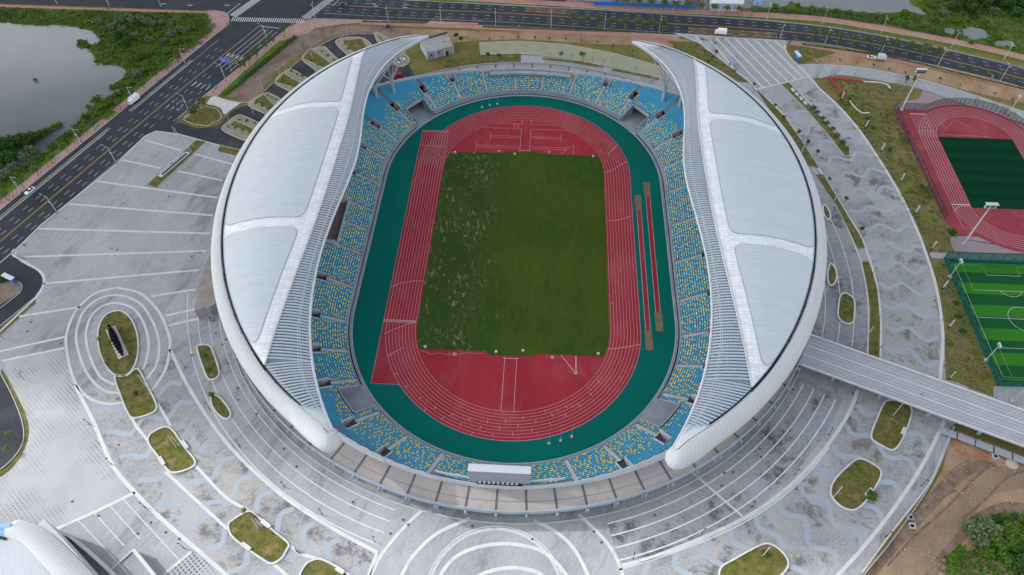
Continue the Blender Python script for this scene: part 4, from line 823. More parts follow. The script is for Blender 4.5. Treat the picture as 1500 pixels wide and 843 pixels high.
def make_roof(sg, label):
    rt_ = thing('canopy_roof', label, 'stadium roof', (sg * 86, 0, 6), 'crescent canopy roofs over the side stands')
    def F(p): return (sg * p[0], p[1], p[2])
    def fan(fs): return fs if sg > 0 else [tuple(reversed(f)) for f in fs]
    def grid(ptf, nu, nv, name, m, uvf=None, smooth=True, flip=False):
        mb = MB(); uv = []
        for j in range(nv + 1):
            for i in range(nu + 1): p = ptf(i / nu, j / nv); mb.v.append(F(p)); uv.append(uvf(i / nu, j / nv, p) if uvf else (p[0], p[1]))
        fs = [(j * (nu + 1) + i, j * (nu + 1) + i + 1, (j + 1) * (nu + 1) + i + 1, (j + 1) * (nu + 1) + i) for j in range(nv) for i in range(nu)]
        if (sg < 0) != flip: fs = [tuple(reversed(f)) for f in fs]
        mb.f = fs; mb.m = [0] * len(fs); mb.uv = uv; return mb.build(name, m, rt_, smooth)
    # white panel-clad top between rib line and gutter (the ribs are what stays visible between the membranes)
    grid(lambda u, v: roofpt(u, (2 * v - 1) * YE, 0), 30, 120, 'white_cladding', M['shell_top'])
    # underside
    grid(lambda u, v: tuple(np.array(roofpt(u, (2 * v - 1) * YE * .995, -2.2 - 2 * u))), 8, 60, 'soffit', M['steel_grey'], flip=True)
    # membrane fields with rounded corners
    def field(y0, y1, m, name):
        rc = 3.2
        def edge(y):
            xa, _ = XZ(c2, y); xb, _ = XZ(c3, y); a = (xa + 4.3 - xa) / max(xb - xa, 1e-3); b = 1 - .75 / max(xb - xa, 1e-3)
            return a, b, xb - xa
        def pt(u, v, lift=.12, grow=0.0):
            t = .5 - .5 * math.cos(PI * v); y = (y0 - grow) + (y1 - y0 + 2 * grow) * t; a, b, w = edge(y); dy = min(y - y0 + grow, y1 + grow - y); ins = (rc - math.sqrt(max(0, rc * rc - (rc - min(dy, rc)) ** 2))) / w
            a += ins - grow / w; b -= ins - grow / w; b = max(b, a + .002); return roofpt(a + (b - a) * u, y, lift)
        grid(lambda u, v: pt(u, v, .05, .2), 24, 60, name + '_trim', M['steel_grey'])
        grid(pt, 28, 70, name, m, lambda u, v, p: (p[0], p[1]))
    mem = M['membrane'] if sg < 0 else M['membrane2']
    field(-30.3, 30.3, M['membrane'], 'membrane_panel'); field(34.6, 77.5, M['membrane'], 'membrane_panel'); field(-77.5, -34.6, M['membrane'], 'membrane_panel')
    # outer shell: base line follows gutter then closes on the inner edge; loft rolls over and under
    tt = np.linspace(-1, 1, 261); base = []; outl = []; HH = []
    for t in tt:
        a = abs(t); ys = 1 if t >= 0 else -1
        if a < .86:
            y = YG * math.sin(a / .86 * PI / 2) if False else YG * (a / .86); x, z = XZ(c3, y); r = math.hypot(x, y)
            k = 1 + 5.0 / r + .004 * a; ro = (r + 5.5 - 1.4 * a * a) / r; base.append((x, ys * y, z)); outl.append((x * ro, ys * y * ro)); HH.append(7.5 - 2.6 * a)
        else:
            q = (a - .86) / .14; OQ = [(62.5, 100.9), (60.0, 103.0), (57.4, 105.0), (54.8, 106.8), (52.4, 108.1), (50.2, 108.4), (48.6, 107.3), (47.7, 105.4), (48.0, 103.4), (49.2, 102.0)]; BQ = [(60.6, 96.7), (58.3, 98.2), (56.0, 99.7), (54.0, 101.1), (52.4, 102.4), (51.3, 103.4), (50.6, 103.9), (50.2, 103.7), (50.0, 103.1), (49.9, 102.5)]
            if ys > 0: OQ = [(62.5, 100.9), (60.6, 102.0), (58.8, 102.9), (57.0, 103.7), (55.2, 104.4), (53.4, 105.0), (51.6, 105.4), (50.0, 105.6), (48.8, 105.6), (48.0, 105.4)]; BQ = [(60.6, 96.7), (59.0, 97.8), (57.5, 98.9), (56.0, 100.0), (54.5, 101.1), (53.0, 102.2), (51.6, 103.2), (50.3, 104.1), (49.2, 104.8), (48.3, 105.2)]
            n9 = np.linspace(0, 1, 10); bx, by = np.interp(q, n9, [p[0] for p in BQ]), np.interp(q, n9, [p[1] for p in BQ]); ox, oy = np.interp(q, n9, [p[0] for p in OQ]), np.interp(q, n9, [p[1] for p in OQ]); base.append((bx, ys * by, 30.2 - 3.0 * q)); outl.append((ox, ys * oy)); HH.append(5.2 - (2.2 if ys < 0 else 4.0) * q)
    PH = np.radians([0, 8, 18, 30, 42, 54, 66, 78, 90, 105, 122, 140]); mb = MB(); uv = []; arcl = 0
    for i, t in enumerate(tt):
        if i: arcl += math.hypot(outl[i][0] - outl[i - 1][0], outl[i][1] - outl[i - 1][1])
        b, o, h = base[i], outl[i], HH[i]; b0 = (b[0] * 1.004, b[1] * 1.004)
        for p in PH: k = math.sin(p); mb.v.append(F((b0[0] + (o[0] - b0[0]) * k, b0[1] + (o[1] - b0[1]) * k, b[2] + .35 - h * (1 - math.cos(p))))); uv.append((arcl, p * 6.2))
    nP = len(PH); fs = [(i * nP + j, i * nP + j + 1, (i + 1) * nP + j + 1, (i + 1) * nP + j) for i in range(len(tt) - 1) for j in range(nP - 1)]
    mb.f = fs if sg < 0 else [tuple(reversed(f)) for f in fs]; mb.m = [0] * len(fs); mb.uv = uv; mb.build('outer_shell', M['shell'], rt_, True)
    # end closing plates between shell base line and inner edge
    ec = MB()
    for ys in (-1, 1):
        A = [b for b, t in zip(base, tt) if t * ys >= .858]; A = A if ys > 0 else A[::-1]
        ins = []
        for p in A: ins.append(p)
        n_ = len(A); Q = []
        for i in range(n_): yy = 96.5 + ((102.6 if ys < 0 else 104.8) - 96.5) * i / (n_ - 1); x, z = XZ(c1, yy); Q.append((x, ys * yy, z))
        for i in range(n_ - 1): ec.add([F((A[i][0], A[i][1], A[i][2] + .2)), F((A[i + 1][0], A[i + 1][1], A[i + 1][2] + .2)), F((Q[i + 1][0], Q[i + 1][1], Q[i + 1][2] + .2)), F((Q[i][0], Q[i][1], Q[i][2] + .2))], [(0, 1, 2, 3)])
    ec.build('nose_plate', M['steel_white'], rt_)
    # dark gutter
    gt = MB(); P = []
    for y in np.linspace(-YG, YG, 120): x, z = XZ(c3, y); P.append(F((x - .25 * x / 107, y, z + .5)))
    gt.ribbon(P, .48, 0, .12); gt.build('gutter', M['black'], rt_)
    # inner edge beam
    eb = MB(); P1 = []; 
    for y in np.linspace(-102.6, 104.9, 130): x, z = XZ(c1, y); P1.append(F((x, y, z)))
    eb.path(P1, .42, 6); eb.build('edge_beam', M['steel_white'], rt_)
    rb = MB(); P = []
    for y in np.linspace(-YE, YE, 90): x, z = XZ(c2, y); P.append(F((x - .1, y, z + .05)))
    rb.path(P, .28, 5); rb.build('rib_edge', M['steel_white'], rt_)
    # louvres, each running from the edge beam back to the rib
    lv = MB(); purl = [[], []]; gl = MB()
    YL = 82.0
    def comp(w):                                                    # far ends of the fanned louvres
        L1 = math.hypot(12.5, 13.0)
        k = w * (L1 + 12.5)
        if k < L1: y = YE + (YG - YE) * k / L1; x, z = XZ(c3, y); return (x, y, z + .4)
        q = (k - L1) / 12.5; return (60.6 + (51.4 - 60.6) * q, 96.7 + (101.6 - 96.7) * q, 30.4 + (27.6 - 30.4) * q)
    slats = []
    nmain = 160
    for i in range(nmain + 1): y = -YL + 2 * YL * i / nmain; a = XZ(c1, y); b = XZ(c2, y); slats.append(((a[0], y, a[1]), (b[0], y, b[1])))
    for ys in (-1, 1):
        for i in range(0, 24): w = i / 24; y = YL + (101.6 - YL) * w; a = XZ(c1, y); o_ = comp(w); slats.append(((a[0], ys * y, a[1]), (o_[0], ys * o_[1], o_[2])))
    for (a, b) in slats:
        a = np.array(a); b = np.array(b); n_ = 4; pts = []
        for k in range(n_ + 1): q = k / n_; p = a + (b - a) * q; p[2] += .5 * 4 * q * (1 - q) * min(1, np.linalg.norm(b - a) / 9); pts.append(p)
        d = (b - a)[:2]; d /= np.hypot(*d); w_ = np.array([-d[1], d[0]]) * .24
        vs = []
        for p in pts: vs += [F((p[0] + w_[0], p[1] + w_[1], p[2] + .10)), F((p[0] - w_[0], p[1] - w_[1], p[2] + .10)), F((p[0] - w_[0], p[1] - w_[1], p[2] - .28)), F((p[0] + w_[0], p[1] + w_[1], p[2] - .28))]
        fs = []
        for k in range(n_): q = 4 * k; fs += [(q, q + 1, q + 5, q + 4), (q + 1, q + 2, q + 6, q + 5), (q + 2, q + 3, q + 7, q + 6), (q + 3, q, q + 4, q + 7)]
        lv.add(vs, fan(fs))
    lv.build('louvre_slats', M['slat'], rt_)
    ordered = sorted(slats, key=lambda q: q[0][1])
    for fr in (.30, .36):
        P = []
        for (a, b) in ordered: a = np.array(a); b = np.array(b); L = np.linalg.norm(b - a); t_ = min(fr, 3.2 / L + (fr - .30)); p = a + (b - a) * t_; P.append(F((p[0], p[1], p[2] + .45)))
        purl[0].append(P)
    pb = MB(); pb.path(purl[0][0][2:-2], .10, 4); pb.path(purl[0][1][2:-2], .10, 4); pb.build('purlin', M['steel_white'], rt_)
    g = MB()
    for (a, b) in ordered: g.v += [F((a[0], a[1], a[2] - .4)), F(((a[0] + b[0]) / 2, (a[1] + b[1]) / 2, (a[2] + b[2]) / 2 + .1)), F((b[0], b[1], b[2] - .4))]
    n_ = len(ordered); g.f = [(3 * i + j, 3 * i + j + 1, 3 * i + j + 4, 3 * i + j + 3) for i in range(n_ - 1) for j in range(2)]; g.m = [0] * len(g.f); g.build('glazing', M['glass'], rt_)
    # edge truss below the beam
    tr_ = MB(); B = []
    ysn = np.linspace(-101, 101, 66)
    for y in ysn: x, z = XZ(c1, y); dz = 4.2 * max(.12, min(1, (106 - abs(y)) / 30)); B.append((F((x, y, z - .4)), F((x + 2.0 * dz / 4.2, y, z - dz))))
    for k in range(len(B) - 1):
        tr_.tube(B[k][1], B[k + 1][1], .26, n=5); tr_.tube(B[k][0], B[k][1], .13, n=4); tr_.tube(B[k][1] if k % 2 else B[k][0], B[k + 1][0] if k % 2 else B[k + 1][1], .13, n=4); tr_.tube(B[k][0], B[k + 1][0], .22, n=5)
    tr_.build('edge_truss', M['steel_white'], rt_)
    # columns with V struts rising from the rear of the stand
    for a in np.linspace(-52.5, 52.5, 22):
        ar = math.radians(a); r = 104.5; x, y = r * math.cos(ar), r * math.sin(ar); zb = 8.0; zt = 20.0 if abs(a) < 30 else 20.0 - (abs(a) - 30) * .12
        d = math.hypot(x, max(0, abs(y) - H)) - R0
        if d > 31: r = 92.5 if False else 98; x, y = r * math.cos(ar), r * math.sin(ar); zb = 6
        cm = MB().tube(F((x, y, zb)), F((x, y, zt)), .95, .85, n=14).build('column', M['steel_grey'], rt_)
        for yo, inn_ in ((-5.5, True), (5.5, True), (-3.5, False), (3.5, False), (0.0, True)):
            yy = max(-101, min(101, y + yo + (1 if y > 0 else -1) * (6 if inn_ else 2)))
            if inn_: xx, zz = XZ(c1, yy); tgt = (xx + 2.0, yy, zz - 4.0 * max(.15, min(1, (106 - abs(yy)) / 30)))
            else:
                xx, zz = XZ(c3, min(abs(yy), 96)); tgt = (xx - 4, yy, zz - 3.6)
            if abs(a) < 36 and inn_: xx, zz = XZ(c2, yy); tgt = (xx + 4, yy, zz - 3.5)
            s_ = MB().tube(F((x, y, zt - .3)), F(tgt), .30, .22, n=7); s_.build('strut', M['steel_grey'], cm)
    # small anchor studs on the membranes
    sd_ = MB()
    sd_.box((0, 0, .12), (.35, .35, .3)); proto = sd_.build('roof_anchor', M['dark_metal'], rt_); first = True
    for j, y in enumerate(np.arange(-70, 71, 10.0)):
        if abs(abs(y) - 32.5) < 4: continue
        xa, _ = XZ(c2, y); xb, _ = XZ(c3, y); w = xb - xa; nx = int((w - 8) // 8) + 1
        for i in range(nx):
            u = (6.5 + i * 8.0 + (j % 2) * 2.5) / w
            if u > 1 - 2.0 / w: continue
            p = F(roofpt(u, y, .3)); o_ = proto if first else proto.copy()
            if not first: COL.objects.link(o_)
            first = False; o_.parent = rt_; o_.location = (p[0] - sg * 86, p[1], p[2] - 6)
    return rt_
make_roof(-1, 'white crescent canopy roof over the west stand, on the side of the lake road')
make_roof(1, 'white crescent canopy roof over the east stand, on the side of the sports fields')
# ================================================================ SCOREBOARD
sb = thing('scoreboard', 'large grey scoreboard seen from behind above the south stand', 'scoreboard', (-.5, -108.2, 8.4))
MB().box((-.5, -107.2, 12.6), (18.6, 2.1, 7.4)).build('cabinet', [mat('board_grey', (.23, .25, .285), None, fine=.03)], sb)
MB().box((-.5, -107.2, 16.45), (18.9, 2.4, .25)).build('top_cover', M['steel_white'], sb)
for i in range(9): MB().box((-6.6 + i * 1.42, -108.55, 9.3), (.85, .55, .65)).build('air_conditioner', M['steel_white'], sb)
MB().box((-.5, -108.6, 8.65), (14, .7, .3)).build('service_ledge', M['black'], sb)
MB().box((-.5, -106.1, 12.6), (17.6, .1, 6.6)).build('display_screen', M['black'], sb)
for x in (-7, 6): MB().box((x, -107.2, 8.2), (.6, 1.6, 1.6)).build('leg', M['steel_grey'], sb)
# ================================================================ BRIDGE TO THE EAST
br = thing('elevated_walkway', 'long straight elevated walkway with white stripes running east from the stadium deck', 'walkway bridge', (150, -68, 0))
ux = np.array([math.cos(math.radians(-22.9)), math.sin(math.radians(-22.9))]); nx_ = np.array([-ux[1], ux[0]])
def bp(t, off): p = ux * t - nx_ * off; return (float(p[0]), float(p[1]))
wd = lambda t: 14.2
bd = MB(); A = [bp(115.5, 0), bp(290, 0), bp(290, wd(290)), bp(114.8, wd(116))]; bd.poly(A, 5.5, .56)
M['bridge_deck'] = brickmat('bridge_deck_paving', (.36, .38, .41), (.32, .34, .37), (.24, .26, .29), 60, .9, .12, math.radians(-22.9), (.27, .29, .31)); bd.build('deck', M['bridge_deck'], br)
ln = MB()
for off, w in ((4.9, .45), (9.3, .45)): ln.ribbon([bp(115.5, off), bp(290, off)], w, 6.09)
for off in (1.6, 3.2, 6.4, 7.9, 10.8, 12.4): ln.ribbon([bp(115.5, off), bp(290, off)], .12, 6.085)
ln.build('white_line', M['white_stone'], br)
for off in (-.15, 14.2): MB().ribbon([bp(116.3, off if off < 0 else 13.95), bp(290, off if off < 0 else 13.95)], .45, 5.5, 1.0).build('parapet', M['white_stone'], br)
for t in range(128, 290, 16):
    for off in (3, 11): MB().tube((*bp(t, off), 0), (*bp(t, off), 5.2), .6, n=10).build('pier', M['concrete'], br)
for k in range(9):
    t = 164 + k * 5.6; MB().poly([bp(t, 14.6), bp(t + 5.0, 14.7), bp(t + 5.0, 17.2), bp(t, 17.1)], 1.2, .3).build('side_slab', M['wave'], br)
# ================================================================ PLANTED ISLANDS
def fillet(px, k=3): return spline(UL(px), k, True)
def island(px, label, seats_=(), kw=.52, sm=4):
    p = fillet(px, sm); c = (sum(q[0] for q in p) / len(p), sum(q[1] for q in p) / len(p), .09)
    t = thing('planted_island', label, 'planter', c, 'planted islands with white kerbs')
    MB().poly(p, .09, .16).build('lawn', M['lawn'], t); MB().ribbon(p, kw, .05, .42, True).build('kerb', M['white_stone'], t)
    for (x, y, x2, y2) in seats_:
        a, b = np.array(U(x, y)), np.array(U(x2, y2)); m = (a + b) / 2; L = float(np.hypot(*(b - a))); r = math.atan2(*(b - a)[::-1])
        MB().box((m[0], m[1], .45), (L, 1.25, .62), r).build('bench', M['white_stone'], t)
    return t
island([(175, 456), (190, 465), (200, 485), (203, 508), (200, 530), (190, 547), (175, 552), (160, 543), (149, 523), (144, 500), (146, 478), (156, 462)], 'large oval planted island holding the black ship sculpture')
island([(169, 553), (187, 551), (202, 541), (216, 566), (229, 592), (227, 603), (212, 610), (196, 613), (188, 606), (178, 582)], 'long planted island running out from the oval one with the ship sculpture')
island([(218, 641), (226, 633), (243, 626), (254, 632), (270, 655), (285, 674), (284, 683), (270, 690), (253, 693), (244, 687), (231, 668), (219, 652)], 'planted island with two masts, second along the arc from the ship sculpture', [(234, 671, 241, 682), (267, 647, 275, 658)])
island([(335, 770), (342, 762), (363, 750), (374, 754), (398, 776), (422, 796), (420, 806), (412, 819), (399, 826), (388, 822), (362, 804), (340, 786)], 'planted island with two masts near the bottom edge, left of the standing motor scooter', [(355, 797, 367, 806), (384, 764, 396, 773)])
island([(447, 829), (457, 822), (470, 820), (490, 829), (515, 845), (545, 870), (520, 885), (470, 868), (440, 850)], 'planted island cut by the bottom edge, right of the standing motor scooter', [(493, 833, 504, 840)])
island([(1292, 596), (1299, 588), (1312, 587), (1331, 594), (1335, 606), (1328, 628), (1318, 650), (1307, 660), (1292, 654), (1277, 644), (1277, 632), (1285, 612)], 'planted island just south of the walkway on the east arc', [(1325, 628, 1321, 637)])
island([(1217, 715), (1225, 700), (1241, 684), (1256, 673), (1270, 676), (1288, 688), (1289, 700), (1277, 722), (1262, 741), (1248, 748), (1231, 742), (1218, 728)], 'planted island with a dark green bush on the east arc', [(1268, 727, 1276, 717)])
island([(1056, 832), (1075, 820), (1100, 806), (1121, 797), (1138, 803), (1152, 818), (1153, 832), (1140, 846), (1110, 862), (1075, 868), (1055, 850)], 'planted island with a bright bush, cut by the bottom edge on the east side')
island([(289, 511), (296, 506), (306, 507), (311, 513), (321, 542), (320, 552), (311, 557), (304, 554), (298, 540)], 'small tapered island between the ship sculpture and the west roof', kw=.6)
island([(309, 583), (314, 580), (322, 583), (333, 596), (338, 606), (336, 613), (329, 614), (319, 607), (311, 595)], 'small narrow island with a shrub at its tip under the west roof', kw=.6)
island([(1230, 436), (1236, 430), (1244, 433), (1251, 441), (1251, 462), (1249, 473), (1240, 475), (1231, 470), (1227, 462), (1228, 448)], 'small tapered island beside the east roof, nearest the walkway', kw=.6)
island([(1214, 391), (1217, 387), (1223, 395), (1225, 405), (1223, 414), (1218, 419), (1213, 415), (1212, 403)], 'small oval island beside the east roof, above the tapered one', kw=.6)
island([(1205, 304), (1209, 302), (1215, 312), (1216, 320), (1212, 322), (1207, 316)], 'tiny island half hidden under the rim of the east roof', kw=.6)
# car-park islands behind the stadium
def bays(outer, green, label, mat2='bay'):
    p = spline(UL(outer), 3, True); c = (sum(q[0] for q in p) / len(p), sum(q[1] for q in p) / len(p), 0)
    t = thing('parking_island', label, 'parking island', c, 'parking islands behind the west stand'); MB().poly(p, -.01, .13).build('bay_paving', M[mat2], t); MB().ribbon(p, .35, -.02, .22, True).build('kerb', M['sandkerb'], t)
    MB().poly(UL(green), .10, .06).build('green_strip', M['lawn'], t); 
    g = UL(green); m = MB(); m.ribbon(g, .2, .1, .12, True); m.build('inner_kerb', M['sandkerb'], t)
M['bay'] = brickmat('parking_bay_grid', (.27, .27, .22), (.22, .235, .18), (.36, .34, .29), 2.6, 5.2, .14, math.radians(-30), (.22, .19, .13)); M['sandkerb'] = mat('sand_kerb', (.46, .40, .32), None, fine=.1)
bays([(325, 190), (333, 180), (346, 170), (356, 170), (378, 180), (384, 186), (374, 197), (361, 206), (345, 201)], [(336, 184), (345, 177), (372, 190), (368, 195)], 'parking island nearest to the concrete drive')
bays([(364, 155), (372, 145), (386, 138), (394, 137), (412, 147), (410, 160), (396, 172), (386, 166)], [(372, 148), (386, 139), (405, 158), (398, 163)], 'parking island second from the concrete drive')
bays([(403, 122), (408, 112), (420, 104), (428, 102), (450, 115), (458, 122), (446, 132), (434, 138), (418, 131)], [(404, 121), (416, 108), (446, 126), (440, 131)], 'parking island third from the concrete drive')
bays([(443, 88), (447, 79), (458, 72), (474, 69), (482, 75), (500, 94), (490, 104), (474, 112), (458, 100)], [(444, 86), (455, 72), (492, 99), (480, 103)], 'parking island fourth from the concrete drive, with two lamps')
bays([(492, 64), (496, 58), (510, 55), (534, 57), (549, 74), (540, 84), (520, 88), (508, 80)], [(500, 60), (530, 57), (545, 82), (528, 86)], 'parking island fifth from the concrete drive, beside the roof tip')
bays([(548, 50), (562, 52), (590, 76), (600, 90), (585, 98), (566, 82)], [(551, 52), (556, 53), (590, 88), (584, 91)], 'sandy parking island behind the tip of the west roof')
# ================================================================ VEGETATION
def leaves(mb, c, rad, n, size, flat=.8, mi=0, r=rnd):
    for _ in range(n):
        while True:
            x, y, z = r.uniform(-1, 1), r.uniform(-1, 1), r.uniform(-1, 1); q = x * x + y * y + z * z
            if .25 < q < 1: break
        p = (c[0] + x * rad[0], c[1] + y * rad[1], c[2] + z * rad[2]); a = r.uniform(0, 2 * PI); s = size * r.uniform(.6, 1.3); t = r.uniform(-.8, .8)
        u = (math.cos(a) * s, math.sin(a) * s, t * s * .6); w = (-math.sin(a) * s * .6, math.cos(a) * s * .6, r.uniform(-.6, .6) * s)
        mb.add([(p[0] - u[0], p[1] - u[1], p[2] - u[2]), (p[0] + w[0], p[1] + w[1], p[2] + w[2]), (p[0] + u[0], p[1] + u[1], p[2] + u[2]), (p[0] - w[0], p[1] - w[1], p[2] - w[2])], [(0, 1, 2, 3)], mi)
def tree_proto(name, h, cr, n, size, m, lobes=4, seed=1, trunk=True, cat='tree'):
    r = random.Random(seed); t = thing(name, 'x', cat, (0, 0, 0)); mb = MB()
    for i in range(lobes):
        a = 2 * PI * i / lobes + r.uniform(-.5, .5); d = cr * r.uniform(.2, .6); rr_ = cr * r.uniform(.42, .68)
        leaves(mb, (d * math.cos(a), d * math.sin(a), h - rr_ * r.uniform(.6, 1.3)), (rr_, rr_, rr_ * .75), n // lobes, size, r=r)
    mb.build('crown', M[m], t)
    if trunk:
        tb = MB(); tb.tube((0, 0, 0), (0.1, 0, h * .62), .04 * h * .45 + .03, .05, 6)
        for i in range(4): a = i * 1.7; tb.tube((0, 0, h * .4), (cr * .5 * math.cos(a), cr * .5 * math.sin(a), h * .8), .05, .02, 4)
        tb.build('trunk', M['trunk'], t)
    return t
def palm_proto(h, fl, seed, nf=15):
    r = random.Random(seed); t = thing('palm_tree', 'x', 'palm tree', (0, 0, 0)); tb = MB(); tb.tube((0, 0, 0), (.15, .1, h * .5), .19, .14, 7); tb.tube((.15, .1, h * .5), (.2, 0, h), .14, .12, 7); tb.build('trunk', M['trunk'], t)
    mb = MB()
    for i in range(nf):
        a = 2 * PI * i / nf + r.uniform(-.2, .2); up = r.uniform(.1, .9); L = fl * r.uniform(.8, 1.1); prev = None; ca, sa = math.cos(a), math.sin(a)
        for k in range(6):
            q = k / 5; d = L * (q - .12 * q * q); z = h + L * (up * .55 * math.sin(q * 2.2) - .75 * q * q * (1.1 - up * .5)); w = .58 * math.sin(PI * min(.97, q * .9 + .1)) * fl / 2.6 * (1 if k % 2 else .75)
            cur = [(.2 + d * ca + w * sa, d * sa - w * ca, z - w * .45), (.2 + d * ca, d * sa, z + .03), (.2 + d * ca - w * sa, d * sa + w * ca, z - w * .45)]
            if prev: mb.add(prev + cur, [(0, 1, 4, 3), (1, 2, 5, 4)])
            prev = cur
    mb.build('crown', M['palm'], t); return t
PROTO = {'palm': palm_proto(6.5, 3.3, 3, 19), 'palm_b': palm_proto(5.4, 2.7, 5, 15), 'palm_small': palm_proto(2.1, 1.3, 8, 10), 'street': tree_proto('street_tree', 3.6, 1.25, 110, .28, 'leaf', 4, 2), 'young': tree_proto('young_tree', 2.6, .95, 80, .26, 'leaf_dark', 3, 4), 'bare': tree_proto('bare_tree', 3.6, 1.3, 26, .2, 'dry', 4, 6),
         'mid': tree_proto('garden_tree', 4.4, 1.7, 200, .34, 'leaf_dark', 5, 7), 'tall': tree_proto('tall_tree', 8.0, 1.8, 300, .42, 'leaf_dark', 6, 9), 'bush': tree_proto('bush', 2.6, 2.4, 360, .42, 'leaf_grey', 6, 11, False, 'bush'), 'bushg': tree_proto('bush', 2.4, 2.3, 360, .42, 'leaf', 6, 12, False, 'bush'), 'bushd': tree_proto('bush', 4.2, 3.2, 560, .5, 'leaf_dark', 7, 13, False, 'bush'), 'lime': tree_proto('round_shrub', 1.1, .75, 110, .18, 'leaf_lime', 4, 14, False, 'shrub'), 'shrub': tree_proto('shrub', 1.3, .8, 80, .22, 'leaf', 3, 15, False, 'shrub'), 'cycad': palm_proto(.5, 1.1, 18, 12)}
PROTO['cycad'].name = 'cycad'; PROTO['cycad']['category'] = 'shrub'; PROTO['palm_small'].name = 'small_palm'
usedp = {}
def put(kind, p, label, group, sc=1.0, rz=None):
    pr_ = PROTO[kind]; rz = rnd.uniform(0, 2 * PI) if rz is None else rz
    if kind not in usedp: usedp[kind] = 1; pr_.location = (p[0], p[1], 0); pr_.rotation_euler = (0, 0, rz); pr_.scale = (sc, sc, sc); pr_['label'] = label; pr_['group'] = group; return pr_
    return dup(pr_, (p[0], p[1], 0), rz, label, group, sc)
def row(kind, pxs, fmt, group, sc=(1, 1)):
    for i, q in enumerate(pxs): put(kind, U(*q), fmt.format(ORD[i]), group, rnd.uniform(*sc))
row('palm', [(839, 41), (858, 42), (876, 43), (896, 44), (914, 45), (933, 46), (953, 47), (970, 48)], 'coconut palm on the north road verge behind the stadium, {} from the left', 'palms along the north road', (.95, 1.12))
row('palm', [(1188.5, 61), (1207, 64), (1226, 66.5), (1247, 69), (1266, 71), (1286, 76), (1307, 78), (1327, 82), (1348, 87), (1369, 91)], 'coconut palm east of the striped forecourt on the road verge, {} from the left', 'palms along the north road', (.95, 1.15))
row('palm_b', [(915, 13), (934, 14), (952, 15.5), (971, 17), (988, 18.5), (1006, 19.5), (1024, 21), (1044, 22.5), (1062, 24), (1081, 25.2), (1099, 26.5)], 'palm by the blue fence beyond the north road, {} from the left', 'palms on the far side of the north road', (1, 1.2))
row('palm', [(417.6, 54), (399, 72), (390, 77), (377, 89), (366, 97), (358, 107)], 'palm between the east pavement and the hedge of the lake road, {} from the crossing', 'palms by the hedge', (.8, .95))
row('palm', [(291, 171), (299, 162), (286, 176)], 'broad palm on the traffic island by the concrete drive, {} of the clump', 'palms on the drive island', (.8, 1.0))
wpx = []
for k in range(26):
    t = 84 - k * 8.6
    if 2 < t < 15: continue
    wpx.append(wr(-15.7, t))
for i, p in enumerate(wpx): put('palm_b', p, 'slim palm in the lakeside pavement, {} from the crossing'.format(ORD[i]), 'palms along the lakeside pavement', rnd.uniform(.75, .9))
row('street', [(537, 29.5), (553, 30), (570, 30.5), (581, 31), (596, 31.5), (611, 32), (722, 36), (754.5, 37.5), (770, 38.2), (786, 39), (802.5, 39.8), (818, 40.6)], 'small round street tree on the south verge of the north road, {} from the left', 'street trees on the verge', (.8, 1.15))
row('street', [(1404, 101), (1423, 106), (1444, 112), (1462, 117), (1481, 122), (1496, 127)], 'small street tree beyond the last palm of the east verge, {} from the left', 'street trees at the east verge', (.8, 1.05))
row('young', [(717, 61), (736, 58), (759.4, 58.4), (783.4, 59), (805, 60), (828.6, 61.5), (851.4, 63), (874.6, 65), (898.6, 71), (926, 78)], 'young tree on the brown slope above the stone terrace, {} from the left', 'young trees on the brown slope', (.7, 1))
row('mid', [(715, 86), (731, 87)], 'leafy tree on the lawn left of the terrace path, {} of two from the left', 'trees behind the north stand', (.7, .85))
row('bare', [(806, 85), (836.6, 88), (867.6, 92), (883, 95), (897.6, 98), (931, 106)], 'bare thin tree along the terrace path, {} bare one from the left', 'bare trees behind the north stand', (.9, 1.1))
put('street', U(821, 87), 'half-leafed tree in the narrow grass bed behind the north stand', 'trees behind the north stand', 1.1); put('street', U(853, 90), 'bright leafy tree in the narrow grass bed behind the north stand', 'trees behind the north stand', 1.45)
put('tall', U(669, 66), 'tall dark tree next to the small flat-roofed building', 'tall trees by the building', .85); put('tall', U(676, 69), 'shorter dark tree beyond the tall one by the flat-roofed building', 'tall trees by the building', .75)
row('young', [(988.5, 74), (1010.8, 73), (997.7, 80), (1030.9, 81), (1021.6, 92), (1047.8, 82), (1041.7, 90), (1036, 96)], 'dark young tree on the rough lawn near the east roof tip, {} counted', 'trees on the lawn by the east roof tip', (.8, 1.5))
row('young', [(1103, 129), (1134, 160), (1146, 177), (1168, 199), (1181, 214), (1195.5, 228), (1213, 267), (1237, 296), (1260, 341)], 'small dark tree along the inner white kerb of the east promenade, {} from the north', 'trees along the inner kerb of the promenade', (.95, 1.3))
row('cycad', [(1190.5, 159), (1198, 165), (1205.5, 174.5), (1212, 181), (1219, 190), (1225.7, 199), (1233, 209), (1240, 219)], 'spiky plant in the long grass bed of the promenade, {} from the north', 'spiky plants in the grass bed', (1.5, 1.9))
row('young', [(1200, 93), (1229, 91), (1254.7, 95), (1278, 99.5), (1301, 104), (1325, 110), (1375.5, 119.5), (1405, 127), (1455.5, 141), (1481, 150)], 'young tree between the curved path and the north road, {} from the left', 'young trees by the curved path', (.6, .95))
row('mid', [(1268, 181), (1276.5, 194), (1396, 450), (1398.7, 471), (1405, 492), (1300, 226)], 'dark leafy tree on the lawn outside the promenade, {} from the north', 'leafy trees on the east lawn', (.7, .85))
row('palm_small', [(1296, 177), (1320, 211), (1328, 209), (1355, 286), (1359, 297), (1347, 279), (1326, 122), (1338, 124), (1240, 152)], 'small drooping palm on the rough lawn by the warm-up track, {} planted', 'small palms on the east lawn', (1.3, 2.0))
